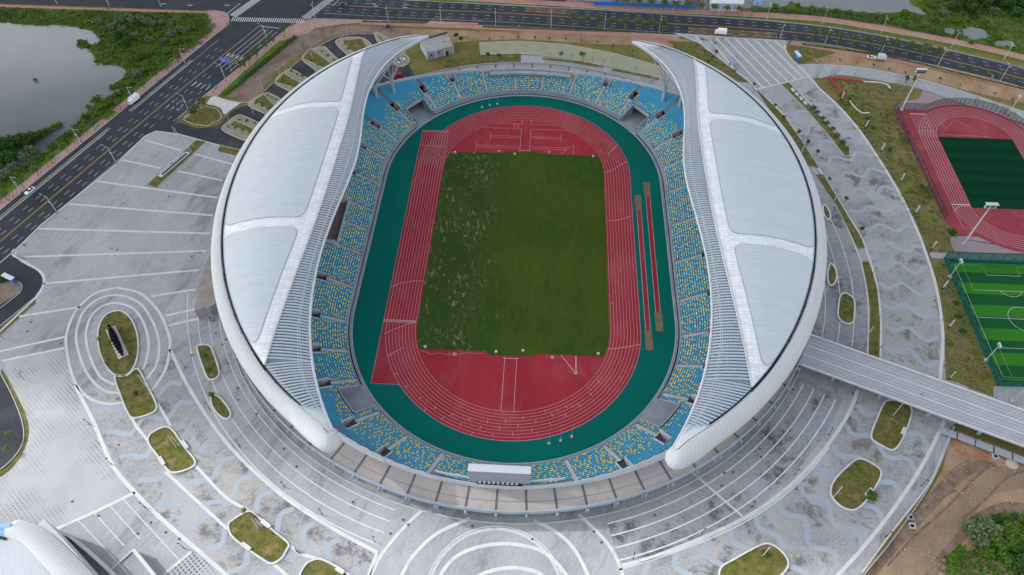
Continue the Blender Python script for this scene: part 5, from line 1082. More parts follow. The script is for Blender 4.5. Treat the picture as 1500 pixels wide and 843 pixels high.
put('mid', U(1388, 352), 'pale spreading tree at the corner of the mauve forecourt', 'pale trees by the mauve forecourt', 1.25); put('bare', U(1370, 338), 'wispy half-bare tree left of the pale spreading one', 'pale trees by the mauve forecourt', 1.3)
for q, lb in (((161, 483), 'yellow-green ball shrub left of the ship sculpture, upper one'), ((160.5, 502.5), 'yellow-green ball shrub left of the ship sculpture, lower one'), ((187, 484), 'yellow-green ball shrub right of the ship sculpture, far one'), ((175, 483), 'yellow-green ball shrub right beside the ship sculpture'), ((147, 497), 'yellow-green ball shrub at the left kerb of the oval island')): put('lime', U(*q), lb, 'ball shrubs on the oval island', 1.25)
for q, k, sc, lb in (((190, 517), 'bare', .9, 'bare tree on the right side of the oval island'), ((156, 536), 'bare', 1.0, 'bare tree at the lower left of the oval island'), ((181, 543), 'bare', .85, 'bare tree at the bottom of the oval island'), ((203, 581), 'mid', .6, 'green tree on the long island below the ship sculpture'), ((302, 524), 'shrub', 1.6, 'upper shrub on the small tapered island west of the roof'), ((309, 545), 'shrub', 1.6, 'lower shrub on the small tapered island west of the roof'), ((312, 582), 'shrub', 1.7, 'shrub at the tip of the small narrow island'), ((7, 498), 'bare', 1.1, 'dark thin tree by the left edge of the photo'), ((35, 556), 'bare', 1.1, 'thin tree standing alone in the grass-paver yard'), ((1275, 728), 'bushg', .8, 'dark green bush on the island of the east arc'), ((1120, 812), 'bushg', .55, 'bright bush on the island at the bottom edge'), ((360, 752), 'street', .8, 'little tree at the top of the island with two masts'), ((18, 640), 'street', .9, 'young tree on the curved verge at the far left, upper one'), ((15, 662), 'street', .9, 'young tree on the curved verge at the far left, lower one'), ((2, 408), 'bushg', .9, 'bush on the bare corner by the white-roofed shelter'), ((1253, 683), 'shrub', 1.3, 'shrub by the hole in the island of the east arc')): put(k, U(*q), lb, 'single plants around the stadium', sc)
k_ = 0
for (q0, q1, n_, off) in (((330, 186), (372, 197), 4, 0), ((346, 176), (380, 184), 3, 0), ((372, 152), (398, 164), 3, 0), ((390, 140), (408, 150), 3, 0), ((410, 118), (436, 132), 3, 0), ((424, 105), (448, 116), 3, 0), ((452, 88), (480, 106), 3, 0), ((468, 74), (494, 94), 3, 0), ((502, 64), (520, 84), 3, 0)):
    for i in range(n_):
        f = (i + .5) / n_; put('shrub', U(q0[0] + (q1[0] - q0[0]) * f, q0[1] + (q1[1] - q0[1]) * f), 'sapling between the parking bays behind the west stand, {} from the drive end'.format(ORD[k_]), 'saplings in the car park', rnd.uniform(.9, 1.4)); k_ += 1
# lakeside bushes
lb_ = [(145, 34, 'bush', 1.0), (176, 33, 'bush', 1.3), (186, 29, 'bush', 1.2), (196, 32, 'bush', 1.3), (206, 30, 'bush', 1.2), (215, 34, 'bush', 1.3), (226, 38, 'bush', 1.0), (237, 36, 'bush', .9), (166, 42, 'bush', 1.1), (180, 44, 'bush', 1.0), (178, 58, 'bushd', 1.2), (186, 66, 'bushd', 1.0), (200, 56, 'bush', 1.1), (219, 61, 'bush', 1.0), (240, 62, 'bush', .9), (252, 52, 'bush', 1.2), (263, 46, 'bush', 1.1), (272, 48, 'bush', 1.0), (283, 44, 'bushg', 1.0), (266, 28, 'bush', .6), (258, 64, 'bushg', 1.1), (272, 60, 'bushg', 1.0), (245, 78, 'bushg', 1.0), (208, 88, 'bushd', .9), (222, 78, 'bushg', 1.0), (214, 96, 'bushg', 1.0), (200, 113, 'bush', 1.2), (207, 108, 'bush', 1.0), (216, 104, 'bushg', .9), (190, 125, 'bushg', .9), (181, 134, 'bushg', .8), (172, 141, 'bushg', .9), (160, 152, 'bushg', 1.0), (155, 158, 'bushg', .9), (147, 163, 'bushg', .8), (133, 168, 'bushg', .6), (124, 172, 'bushg', .7), (126, 64, 'bushg', .7), (118, 64, 'bushg', .8), (142, 91, 'bushg', .6), (130, 158, 'bushg', .6), (140, 148, 'bushg', .8),
       (6, 222, 'bushd', 1.5), (20, 216, 'bushd', 1.4), (34, 210, 'bushd', 1.3), (48, 206, 'bushd', 1.1), (-8, 232, 'bushd', 1.5), (12, 236, 'bushd', 1.3), (60, 200, 'bushd', .8), (70, 193, 'bushg', .8), (80, 187, 'bushg', .7), (88, 183, 'bushg', .6), (46, 222, 'bush', 1.0), (36, 232, 'bush', 1.1), (52, 225, 'bushg', .8), (22, 246, 'bush', 1.0), (10, 256, 'bush', 1.0), (2, 262, 'bush', .9), (52, 118, 'bushg', .45)]
cnt = {}
for x, y, k, s_ in sorted(lb_):
    nm = {'bush': 'pale grey-green bush', 'bushg': 'bright green bush', 'bushd': 'large dark green bush'}[k]; cnt[k] = cnt.get(k, -1) + 1
    put(k, U(x, y), '{} by the lake, {} of its colour from the left'.format(nm, ORD[cnt[k]]), 'bushes around the lake', s_)
cnt = {}
for x, y, k, s_ in sorted([(1168, 10, 'bushg', .8), (1135, 11, 'bushg', .8), (1190, 15, 'bush', 1), (1205, 17, 'bush', .9), (1225, 19, 'bushg', .9), (1245, 21, 'bush', .9), (1262, 23, 'bushg', .8), (1284, 25, 'bush', .9), (1305, 28, 'bushg', .9), (1325, 22, 'bushg', 1.1), (1340, 26, 'bush', .9), (1380, 20, 'bush', 1.1), (1395, 14, 'bushd', 1.2), (1410, 8, 'bushd', 1.4), (1425, 18, 'bushd', 1.3), (1440, 8, 'bushd', 1.5), (1455, 20, 'bush', 1.2), (1460, 3, 'bushd', 1.5), (1472, 12, 'bushd', 1.4), (1485, 2, 'bushd', 1.5), (1490, 24, 'bushd', 1.2), (1420, -6, 'bushd', 1.5), (1440, 33, 'bushg', .8), (1400, 34, 'bushg', .8), (1365, 10, 'bushg', .9), (1500, 14, 'bushd', 1.4), (1332, 42, 'bush', .7), (1422, 64, 'bushg', .7), (1395, -2, 'bushd', 1.2)]):
    nm = {'bush': 'pale grey-green bush', 'bushg': 'bright green bush', 'bushd': 'large dark green bush'}[k]; cnt[k] = cnt.get(k, -1) + 1
    put(k, U(x, y), '{} by the far ponds, {} of its colour from the left'.format(nm, ORD[cnt[k]]), 'bushes around the ponds', s_)
cnt = {}
for x, y, k, s_ in sorted([(1425, 778, 'bush', 1.3), (1440, 770, 'bush', 1.2), (1452, 782, 'bush', 1.3), (1433, 795, 'bush', 1.2), (1460, 800, 'bushg', 1.3), (1475, 780, 'bushg', 1.2), (1482, 800, 'bushg', 1.3), (1495, 790, 'bushg', 1.2), (1470, 820, 'bushg', 1.2), (1490, 830, 'bushd', 1.0), (1445, 812, 'bushg', .9), (1395, 822, 'bushg', .8), (1405, 812, 'bushg', .8), (1398, 835, 'bushg', .8), (1498, 765, 'bushg', .9), (1460, 764, 'bushd', .6), (1500, 812, 'bushd', 1.0)]):
    nm = {'bush': 'pale grey-green bush', 'bushg': 'bright green bush', 'bushd': 'large dark green bush'}[k]; cnt[k] = cnt.get(k, -1) + 1
    put(k, U(x, y), '{} on the building site, {} of its colour from the left'.format(nm, ORD[cnt[k]]), 'bushes on the building site', s_)
# uncountable low growth
def growth(name, areas, holes, dens, hmin, hmax, mats, size, r=random.Random(21)):
    mb = MB()
    for ar in areas:
        P = UL(ar); xs = [p[0] for p in P]; ys = [p[1] for p in P]; n = int((max(xs) - min(xs)) * (max(ys) - min(ys)) * dens)
        for _ in range(n):
            p = (r.uniform(min(xs), max(xs)), r.uniform(min(ys), max(ys)))
            if not inside(p, P) or any(inside(p, h) for h in holes): continue
            hh = r.uniform(hmin, hmax) * (1 + .5 * math.sin(p[0] * .11) * math.cos(p[1] * .09)); mi = min(len(mats) - 1, int((.5 + .35 * math.sin(p[0] * .07 + 1) * math.cos(p[1] * .06) + r.uniform(-.25, .25)) * len(mats))); mi = max(0, mi)
            leaves(mb, (p[0], p[1], hh * .3), (1.3, 1.3, hh), 7, size, mi=mi, r=r)
    o = mb.build(name, [M[k] for k in mats]); o['kind'] = 'stuff'; return o
lakeW = spline(UL(lake_px), 4, True)
growth('lakeside_growth', [[(-60, 12), (0, 12), (150, 17), (303, 21), (316, 40), (296, 62), (258, 90), (240, 104), (225, 104), (190, 138), (150, 172), (110, 203), (70, 232), (30, 260), (-20, 290), (-60, 300)]], [lakeW], .55, .35, 1.2, ['leaf', 'leaf', 'verge', 'leaf_dark'], .55)
growth('island_growth', [[(-40, 218), (0, 212), (35, 203), (70, 190), (90, 182), (88, 188), (60, 206), (40, 222), (0, 248), (-40, 262)], [(112, 63), (120, 60), (132, 64), (134, 71), (118, 70)], [(160, 128), (175, 120), (186, 120), (182, 131), (163, 131)], [(134, 149), (146, 141), (152, 142), (142, 150)]], [], .6, .5, 1.4, ['leaf', 'leaf_dark'], .55)
growth('pond_growth', [[(1105, 14), (1150, 12), (1175, 12), (1217, 15), (1260, 20), (1300, 23), (1335, 22), (1360, 24), (1335, 0), (1345, -60), (1600, -60), (1600, 110), (1500, 78), (1390, 53), (1290, 35), (1200, 23), (1105, 18)]], [spline(UL(q), 4, True) for q in ([(1408, 44), (1422, 40), (1438, 43), (1450, 52), (1440, 57), (1424, 58), (1412, 52)], [(1384, 43), (1392, 41), (1400, 46), (1396, 50), (1386, 48)], [(1456, 62), (1470, 59), (1486, 63), (1482, 68), (1462, 67)])], .30, .4, 1.3, ['leaf', 'verge', 'leaf_dark'], .55)
growth('site_growth', [[(1500, 752), (1462, 756), (1432, 764), (1416, 792), (1398, 808), (1380, 818), (1386, 850), (1560, 860), (1560, 760)]], [], .7, .4, 1.3, ['leaf', 'leaf_dark'], .5)
ISL = [[(169, 553), (202, 541), (229, 592), (227, 603), (196, 613)], [(175, 458), (200, 490), (200, 528), (175, 550), (150, 523), (147, 480)], [(220, 642), (252, 632), (284, 676), (252, 692)], [(337, 768), (365, 752), (420, 797), (400, 825)], [(448, 831), (470, 821), (540, 868), (500, 880)], [(1298, 590), (1332, 596), (1308, 658), (1279, 642)], [(1219, 712), (1256, 676), (1288, 692), (1250, 746)], [(1060, 832), (1120, 800), (1150, 822), (1100, 862)]]
growth('island_weeds', ISL, [], 1.1, .03, .12, ['lawn', 'verge', 'dry', 'lawn'], .34)
growth('lawn_tufts', [[(1205, 114), (1290, 120), (1345, 134), (1312, 152), (1332, 225), (1395, 350), (1392, 368), (1362, 368), (1340, 325), (1270, 205)], [(1372, 384), (1384, 382), (1456, 570), (1450, 580), (1384, 556), (1384, 490)]], [], .32, .03, .14, ['lawn', 'verge', 'dry', 'grass_olive'], .42)
def hedge(px0, px1, w, h, label, m='leaf_dark', step=1.0):
    a, b = np.array(U(*px0)), np.array(U(*px1)); L = np.hypot(*(b - a)); n = int(L / step); mb = MB(); r = random.Random(5)
    for i in range(n): p = a + (b - a) * (i + .5) / n; leaves(mb, (p[0], p[1], h * .45), (w * .6, w * .6, h * .55), 34, .34, r=r)
    o = mb.build('hedge', M[m]); tag(o, label, 'hedge')
hedge((352, 122), (433, 55), 2.6, 1.7, 'dark green hedge between the east pavement of the lake road and the bare earth'); hedge((326, 140), (352, 122), 2.2, 1.0, 'low light green hedge end by the concrete drive', 'leaf')
for a_, b_, lb in (((530, 36 - 4.2), (626, 35.5 - 1.5), 'low clipped hedge on the north road verge behind the car park'), ((707, 39.5), (985, 50), 'long low clipped hedge on the north road verge behind the stadium')): hedge(a_, b_, .9, .5, lb, 'verge', 1.3)
hedge((1175, 65.5), (1290, 80), .9, .5, 'low clipped hedge on the north road verge east of the forecourt', 'verge', 1.3); hedge((1290, 80), (1500, 131), .9, .5, 'low clipped hedge on the north road verge towards the right edge', 'verge', 1.3)
# ================================================================ LAMPS AND MASTS
def lamp_proto(kind):
    if kind == 'road':
        t = thing('street_lamp', 'x', 'street lamp'); MB().tube((0, 0, 0), (0, 0, 9.6), .16, .09, 8).build('pole', M['steel_white'], t); MB().tube((0, 0, 9.0), (2.6, 0, 9.9), .07, .05, 6).build('arm', M['steel_white'], t); MB().box((3.0, 0, 9.92), (1.1, .38, .16)).build('lamp_head', M['glass_blue'], t); MB().box((.15, 0, 6.2), (.9, .5, .12), 0).build('solar_box', M['steel_white'], t); MB().box((0, 0, .35), (.4, .4, .7)).build('base', M['dark_metal'], t); return t
    if kind == 'tall':
        t = thing('double_arm_lamp', 'x', 'street lamp'); MB().tube((0, 0, 0), (0, 0, 9.0), .14, .08, 8).build('pole', M['steel_white'], t)
        for s_ in (-1, 1): MB().tube((0, 0, 8.7), (s_ * 1.3, 0, 9.2), .05, .04, 5).build('arm', M['steel_white'], t); MB().box((s_ * 1.6, 0, 9.22), (.8, .3, .12)).build('lamp_head', M['steel_white'], t)
        return t
    if kind == 'plaza':
        t = thing('plaza_lamp', 'x', 'lamp post'); MB().tube((0, 0, 0), (0, 0, 1.5), .15, .12, 7).build('base', M['black'], t); MB().tube((0, 0, 1.5), (0, 0, 4.5), .07, .06, 7).build('pole', M['dark_metal'], t); MB().box((.25, 0, 4.55), (.75, .25, .12)).build('lamp_head', M['black'], t); return t
    if kind == 'lawn':
        t = thing('lawn_lamp', 'x', 'lamp post'); MB().tube((0, 0, 0), (0, 0, 1.1), .2, .18, 7).build('base', M['black'], t); MB().box((0, 0, 2.7), (.42, .30, 3.2)).build('light_panel', M['steel_white'], t); return t
    if kind == 'mast':
        t = thing('twin_mast_lamp', 'x', 'lamp mast')
        for s_ in (-.55, .55): MB().tube((s_, 0, 0), (s_ * .55, 0, 8.4 if s_ < 0 else 7.4), .13, .10, 7).build('mast', M['steel_white'], t)
        return t
LP = {k: lamp_proto(k) for k in ('road', 'tall', 'plaza', 'lawn', 'mast')}; LU = {}
def lamp(kind, px, rz, label, group, sc=1.0):
    p = U(*px) if isinstance(px[0], (int, float)) and len(px) == 2 else px
    if kind not in LU: LU[kind] = 1; o = LP[kind]; o.location = (p[0], p[1], 0); o.rotation_euler = (0, 0, rz); o.scale = (sc,) * 3; o['label'] = label; o['group'] = group; return o
    return dup(LP[kind], (p[0], p[1], 0), rz, label, group, sc)
aw = math.atan2(-Nw[1], -Nw[0]); ae = math.atan2(Nw[1], Nw[0])
for i, q in enumerate([(272, 95), (197, 151), (120, 213), (31.5, 282.5)]): lamp('road', q, ae, 'tall white street lamp on the lake side of the road, {} from the crossing'.format(ORD[i]), 'street lamps along the lake road')
for i, q in enumerate([(392, 61), (331, 119), (277, 164), (171, 240), (84, 312)]): lamp('road', q, aw, 'tall white street lamp on the stadium side of the lake road, {} from the crossing'.format(ORD[i]), 'street lamps along the lake road')
for i, q in enumerate([(85, 8), (161, 11), (237, 12.5)]): lamp('road', q, PI / 2, 'street lamp along the red pavement above the lake, {} from the left'.format(ORD[i]), 'street lamps at the north-west')
for i, q in enumerate([(462, 28), (569, 33), (646.5, 36), (726, 38), (807, 41), (885, 45), (965, 49), (1142, 58), (1208, 65), (1290, 79), (1374, 96), (1465, 119)]): lamp('tall', q, PI / 2 + rnd.uniform(-.1, .1), 'white lamp on the near verge of the north road, {} from the left'.format(ORD[i]), 'lamps along the north road')
for i, q in enumerate([(732, 4.5), (986, 19), (1052, 23.5), (1122.7, 29), (1204, 36), (1290, 49), (1393, 70), (1470, 88)]): lamp('tall', q, PI / 2, 'white lamp on the far verge of the north road, {} from the left'.format(ORD[i]), 'lamps along the far side of the north road')
for i, q in enumerate([(385, 131), (421, 92 + 18), (458, 88), (505, 62 + 8), (510, 52 + 6), (372, 168), (337, 181), (412, 86 + 32)]): lamp('tall', q, 1.0, 'grey double lamp in the car park behind the west stand, {} set'.format(ORD[i]), 'car-park lamps', .75)
pl = [(417, 714), (472, 754), (549, 795), (352, 655), (308, 601), (272, 540), (132, 623), (164, 681), (213, 744), (270, 804)]
for i, q in enumerate(pl): lamp('plaza', q, rnd.uniform(0, 6), 'thin dark lamp post on the south-west plaza, {} from the stadium front'.format(ORD[i]), 'dark lamp posts on the plaza')
for i, q in enumerate([(927, 819), (1028, 783), (1101, 744), (1164, 696), (1213, 638), (1248, 578), (1297, 787), (1349, 712), (1384, 636)]): lamp('plaza', q, rnd.uniform(0, 6), 'thin dark lamp post on the south-east plaza, {} from the bottom edge'.format(ORD[i]), 'dark lamp posts on the plaza')
for i, q in enumerate([(1462, 644), (1388, 632), (1277, 404), (1260, 354), (1283, 518), (1172, 210), (1196, 117), (1360, 372)]): lamp('plaza', q, rnd.uniform(0, 6), 'thin dark lamp post beside the promenade or walkway, {} of this kind'.format(ORD[i]), 'dark lamp posts by the promenade')
for i, q in enumerate([(1232, 147), (1266.7, 189), (1290, 223), (1318.5, 267), (1340, 314), (1364, 366), (1380, 424), (1389, 481), (1390, 556)]): lamp('lawn', q, rnd.uniform(0, 3), 'short dark-based light column on the lawn outside the promenade, {} from the north'.format(ORD[i]), 'light columns on the lawn', 1.15)
for i, q in enumerate([(261, 655), (217, 567), (381.5, 774)]): lamp('mast', q, .6, 'pair of slender pale masts on a plaza island, {} from the left of the photo'.format({0: 'second', 1: 'first', 2: 'third'}[i]), 'pairs of masts')
for i, q in enumerate([(1222, 727), (1118, 814), (1309, 608), (1268, 496), (1222, 295), (1174, 224), (280, 225), (220, 275), (262, 205)]): lamp('mast', q, .8, 'pair of slender pale masts, {}'.format(['on the island with the dark green bush', 'on the bottom-edge island of the east side', 'on the island just south of the walkway', 'in the grass strip north of the walkway', 'in the grass strip beside the east roof', 'behind the north end of the east roof', 'in the monument bed at its upper end', 'in the monument bed at its lower end', 'by the side street north of the monument'][i]), 'pairs of masts around the stadium', .95)
# floodlight towers
def tower(p, label, face, h=22, n=2, sc=1.0):
    t = thing('floodlight_tower', label, 'floodlight', (p[0], p[1], 0), 'floodlight towers of the sports fields'); x, y = p
    MB().tube((x, y, 0), (x, y, h), .42 * sc, .2 * sc, 10).build('mast', M['steel_white'], t); MB().box((x, y, .3), (1.2, 1.2, .6)).build('base', M['concrete_light'], t)
    cx_, sx_ = math.cos(face), math.sin(face); fr = MB()
    for k in (-1, 0, 1): fr.box((x + cx_ * .3 * k, y + sx_ * .3 * k, h + .9 * sc * k), (.12, 4.6 * sc, .14), face)
    for k in (-2, 2): fr.box((x - sx_ * k * sc, y + cx_ * k * sc, h), (.8, .12, 2.2 * sc), face)
    fr.build('frame', M['steel_white'], t)
    for r_ in range(n):
        for k in range(4):
            o = -1.7 * sc + k * 1.13 * sc; z = h - .5 * sc + r_ * .95 * sc; MB().box((x - sx_ * o + cx_ * .5, y + cx_ * o + sx_ * .5, z), (.35, .8 * sc, .62 * sc), face).build('floodlight', M['dark_metal'], t)
    MB().box((x, y, h + 1.0 * sc), (1.6 * sc, 4.8 * sc, .1), face).build('walkway', M['steel_white'], t)
tower((181.5, 8.1), 'tall white floodlight tower at the mauve corner below the warm-up track', PI / 2); tower((180.9, 95.8), 'tall white floodlight tower at the north corner of the warm-up track', -PI / 2)
for q, lb in (((1391, 406), 'small white floodlight on the left side of the green pitch, upper one'), ((1444, 528), 'small white floodlight on the left side of the green pitch, lower one'), ((1483, 588), 'small white floodlight below the green pitch'), ((1478, 166), 'small white floodlight by the path above the warm-up track')): tower(U(*q), lb, 0, 9.5, 1, .42)
# flag poles inside the arena
for i, q in enumerate([(706, 158), (717.5, 155), (728.5, 153)]):
    p = U(*q); t = thing('flag_pole', '{} flag pole from the left on the green apron at the north end'.format(ORD[i]), 'flag pole', (p[0], p[1], .06), 'flag poles at the north end'); MB().tube((p[0], p[1], .06), (p[0], p[1], .7), .5, .4, 10).build('base', M['white_stone'], t); MB().tube((p[0], p[1], .5), (p[0], p[1], 10), .07, .04, 6).build('pole', M['steel_grey'], t)
for i, q in enumerate([(804.3, 650.5), (821.2, 646), (837.5, 640.3)]):
    p = U(*q); t = thing('flag_pole', '{} flag pole from the left on the green apron at the scoreboard end'.format(ORD[i]), 'flag pole', (p[0], p[1], .06), 'flag poles at the south end'); MB().tube((p[0], p[1], .06), (p[0], p[1], .7), .5, .4, 10).build('base', M['white_stone'], t); MB().tube((p[0], p[1], .5), (p[0], p[1], 8.5), .07, .04, 6).build('pole', M['steel_grey'], t)
M['mat_pink'] = mat('mat_pink', (.38, .22, .22), None, fine=.05)
# equipment on the field
for q, lb in (((623, 509.3), 'white box at the lower left corner of the turf'), ((726.7, 516.5), 'grey-white box at the lower turf edge left of the runway'), ((766, 515), 'white box at the lower turf edge right of the runway'), ((876, 519.5), 'white box at the lower right corner of the turf'), ((754, 227), 'white box at the upper turf edge by the runway'), ((868.6, 230.5), 'white box at the upper right corner of the turf'), ((666.5, 224.5), 'sand-coloured box at the upper left corner of the turf')):
    p = U(*q); t = thing('equipment_box', lb, 'box', (p[0], p[1], .12), 'boxes around the turf'); MB().box((p[0], p[1], .42), (.85, .75, .6)).build('case', M['steel_white'], t); MB().box((p[0], p[1], .78), (.95, .85, .06)).build('lid', M['white_stone'], t)
for q, lb, c in (((666, 519.5), 'pale mat by the discus mark at the lower left of the turf', 'steel_white'), ((809, 524), 'reddish mat by the hammer mark at the lower right of the turf', 'deck'), ((843.5, 547), 'reddish ring mat at the foot of the two converging lines', 'deck'), ((731, 222), 'small rack at the upper turf edge left of the runway', 'steel_white'), ((804.5, 223.5), 'small rack at the upper turf edge right of the runway', 'steel_white')):
    p = U(*q); t = thing('throwing_mark', lb, 'sports mat', (p[0], p[1], .1), 'mats by the turf'); mb = MB(); mb.tube((p[0], p[1], .1), (p[0], p[1], .28), .8, .8, 12); mb.build('mat', M['mat_pink'], t); b_ = MB()
    for s_ in (-1, 1): b_.box((p[0] + s_ * 1.9, p[1] + .3, .2), (.8, .18, .15), .2 * s_)
    b_.build('side_marker', M['mat_pink'], t)
o = MB().tube((*U(727, 464), .12), (*U(727, 464), .5), .28, .1, 8).build('training_cone', M['yellow_paint']); tag(o, 'small yellow cone lying alone on the turf', 'cone')
# ================================================================ THE SHIP SCULPTURE, SIGNS, SHELTERS
a_, b_ = np.array(U(163, 482)), np.array(U(182, 524)); m_ = (a_ + b_) / 2; rz = math.atan2(*(b_ - a_)[::-1]); L = float(np.hypot(*(b_ - a_)))
t = thing('ship_sculpture', 'black openwork ship-shaped sculpture on a pale plinth in the oval island', 'sculpture', (m_[0], m_[1], .25)); MB().box((m_[0], m_[1], .55), (L, 3.6, .6), rz).build('plinth', mat('plinth_stone', (.52, .47, .42), (.42, .38, .34), .4), t)
hb = MB(); dx, dy = math.cos(rz), math.sin(rz)
for k in range(12):
    q = -.5 + k / 11; w = 1.35 * math.sqrt(max(.02, 1 - (q * 1.9) ** 2)); h = .9 + 2.6 * (1 - abs(q) * 1.6) + (1.0 if k == 0 else 0); c = (m_[0] + dx * L * q * .95, m_[1] + dy * L * q * .95)
    for s_ in (-1, 1): hb.tube((c[0], c[1], .85), (c[0] - dy * w * s_, c[1] + dx * w * s_, .85 + h * .6), .2, .16, 6); hb.tube((c[0] - dy * w * s_, c[1] + dx * w * s_, .85 + h * .6), (c[0] + dx * .5, c[1] + dy * .5, 1.2 + h), .16, .12, 6)
    hb.box((c[0], c[1], .85 + h * .5), (.35, w * 1.5, h * .8), rz)
hb.tube((m_[0] - dx * L * .5, m_[1] - dy * L * .5, 1), (m_[0] - dx * (L * .5 + .9), m_[1] - dy * (L * .5 + .9), 4.2), .18, .08, 6); hb.build('hull_ribs', M['black'], t)
kb_ = MB(); kb_.path([(m_[0] + dx * L * q, m_[1] + dy * L * q, 1.0 + 2.2 * (1 - abs(q) * 1.5)) for q in np.linspace(-.46, .46, 12)], .22, 6); kb_.build('spine', M['black'], t)
a_, b_ = np.array(U(237, 257.5)), np.array(U(273.5, 226.5)); m_ = (a_ + b_) / 2; rz = math.atan2(*(b_ - a_)[::-1]); L = float(np.hypot(*(b_ - a_))); dx, dy = math.cos(rz), math.sin(rz)
t = thing('monument_sign', 'long white and dark blue name wall in the grass bed by the lake road', 'sign wall', (m_[0], m_[1], .1)); MB().box((m_[0], m_[1], .3), (L + 2.2, 2.2, .3), rz).build('plinth', M['white_stone'], t)
MB().box((m_[0], m_[1], .7), (L, .5, .7), rz).build('wall_panel', M['steel_white'], t); MB().box((m_[0] - dy * .35, m_[1] + dx * .35, 1.12), (L, .6, .14), rz).build('coping', M['steel_white'], t)
c = (m_[0] + dx * L * .14 - dy * .75, m_[1] + dy * L * .14 + dx * .75); MB().box((c[0], c[1], .85), (L * .66, .4, 1.2), rz).build('relief_panel', M['steel_white'], t); MB().box((c[0] - dx * 3.0 + dy * .3, c[1] - dy * 3.0 - dx * .3, 1.4), (1.2, .3, .3), rz).build('emblem', mat('bronze', (.25, .15, .06), None, fine=0), t)
MB().box((m_[0] + dy * .30, m_[1] - dx * .30, .7), (L, .1, .7), rz).build('front_face', mat('navy', (.01, .03, .10), None, fine=0), t)
# bench-like row of four white light boxes in the north-east bed
a_, b_ = np.array(U(1158, 130.5)), np.array(U(1182, 156)); rz = math.atan2(*(b_ - a_)[::-1])
for i in range(4):
    p = a_ + (b_ - a_) * (i + .5) / 4; t = thing('white_block_seat', '{} block from the top of the row of four white blocks in the promenade bed'.format(ORD[i]), 'block seat', (p[0], p[1], .12), 'row of white blocks'); MB().box((p[0], p[1], .7), (2.4, .9, .7), rz).build('seat_block', M['steel_white'], t); MB().box((p[0], p[1], .25), (2.2, .8, .3), rz).build('base', M['steel_grey'], t)
# overhead direction sign
p = U(340, 105.5); q = U(337, 98.5, 5.6); t = thing('direction_sign', 'blue overhead direction sign on a bent grey pole above the lake road', 'road sign', (p[0], p[1], 0)); MB().tube((*p, 0), (*p, 6.6), .16, .12, 8).build('pole', M['steel_grey'], t)
e = (p[0] - 5.2 * Nw[0], p[1] - 5.2 * Nw[1]); MB().tube((*p, 6.4), (*e, 6.6), .1, .08, 6).build('arm', M['steel_grey'], t); c = (p[0] - 3.4 * Nw[0], p[1] - 3.4 * Nw[1]); M['sign_blue'] = mat('sign_blue', (.01, .13, .55), None, fine=0, rough=.4)
MB().box((c[0], c[1], 6.1), (4.2, .12, 2.4), ae).build('panel', M['sign_blue'], t); lt = MB()
for dx_, dz in ((-1.3, .6), (0, .6), (1.2, .6), (-1.2, -.5), (.2, -.4), (1.3, -.6)): lt.box((c[0] + Nw[0] * dx_ - Uw[0] * .09, c[1] + Nw[1] * dx_ - Uw[1] * .09, 6.1 + dz), (.8, .05, .16), ae)
lt.box((c[0] - Uw[0] * .09, c[1] - Uw[1] * .09, 6.0), (.12, .05, 1.6), ae); lt.build('lettering', M['white_paint'], t)
def shelter(p, rz, label, L=7.0, w=2.3, h=2.6, leg='blue_paint'):
    t = thing('shelter', label, 'shelter', (p[0], p[1], 0)); ca, sa = math.cos(rz), math.sin(rz); MB().box((p[0], p[1], h), (L, w, .18), rz).build('roof', M['white_paint'], t)
    for k in (-.42, .42): MB().box((p[0] + ca * L * k, p[1] + sa * L * k, h / 2), (.5, 1.2, h), rz).build('post', M[leg], t)
    MB().box((p[0] + sa * .5, p[1] - ca * .5, h * .62), (L * .8, .1, h * .6), rz).build('back_panel', M[leg], t); MB().box((p[0], p[1], .45), (L * .7, .45, .1), rz).build('bench', M['steel_grey'], t)
a_, b_ = U(1163, 82), U(1170, 91); shelter(((a_[0] + b_[0]) / 2, (a_[1] + b_[1]) / 2), math.atan2(b_[1] - a_[1], b_[0] - a_[0]), 'blue ticket shelter with a white roof at the edge of the striped forecourt', 5.4, 1.9, 3.0)
a_, b_ = U(7, 407), U(26, 416); shelter(((a_[0] + b_[0]) / 2, (a_[1] + b_[1]) / 2), math.atan2(b_[1] - a_[1], b_[0] - a_[0]), 'white-roofed bus shelter on the bare corner at the left edge', 5.6, 1.8, 2.6)
def board(px0, px1, h, label, m='blue_paint'):
    a, b = U(*px0), U(*px1); mx, my_ = (a[0] + b[0]) / 2, (a[1] + b[1]) / 2; rz = math.atan2(b[1] - a[1], b[0] - a[0]); L = max(1.2, math.hypot(a[0] - b[0], a[1] - b[1])); t = thing('information_board', label, 'sign board', (mx, my_, 0)); MB().box((mx, my_, h / 2 + .3), (L, .15, h), rz).build('panel', M[m], t)
    for k in (-.4, .4): MB().tube((mx + math.cos(rz) * L * k, my_ + math.sin(rz) * L * k, 0), (mx + math.cos(rz) * L * k, my_ + math.sin(rz) * L * k, h + .3), .06, n=6).build('post', M['steel_grey'], t)
board((27, 375), (33, 381), 1.4, 'narrow blue board on the plaza corner beside the bus bend'); board((1067, 100), (1069, 98), 3.0, 'blue upright board at the edge of the striped forecourt'); board((1157, 62.5), (1159, 61.5), 1.0, 'teal box where the red pavement meets the forecourt', 'apron')
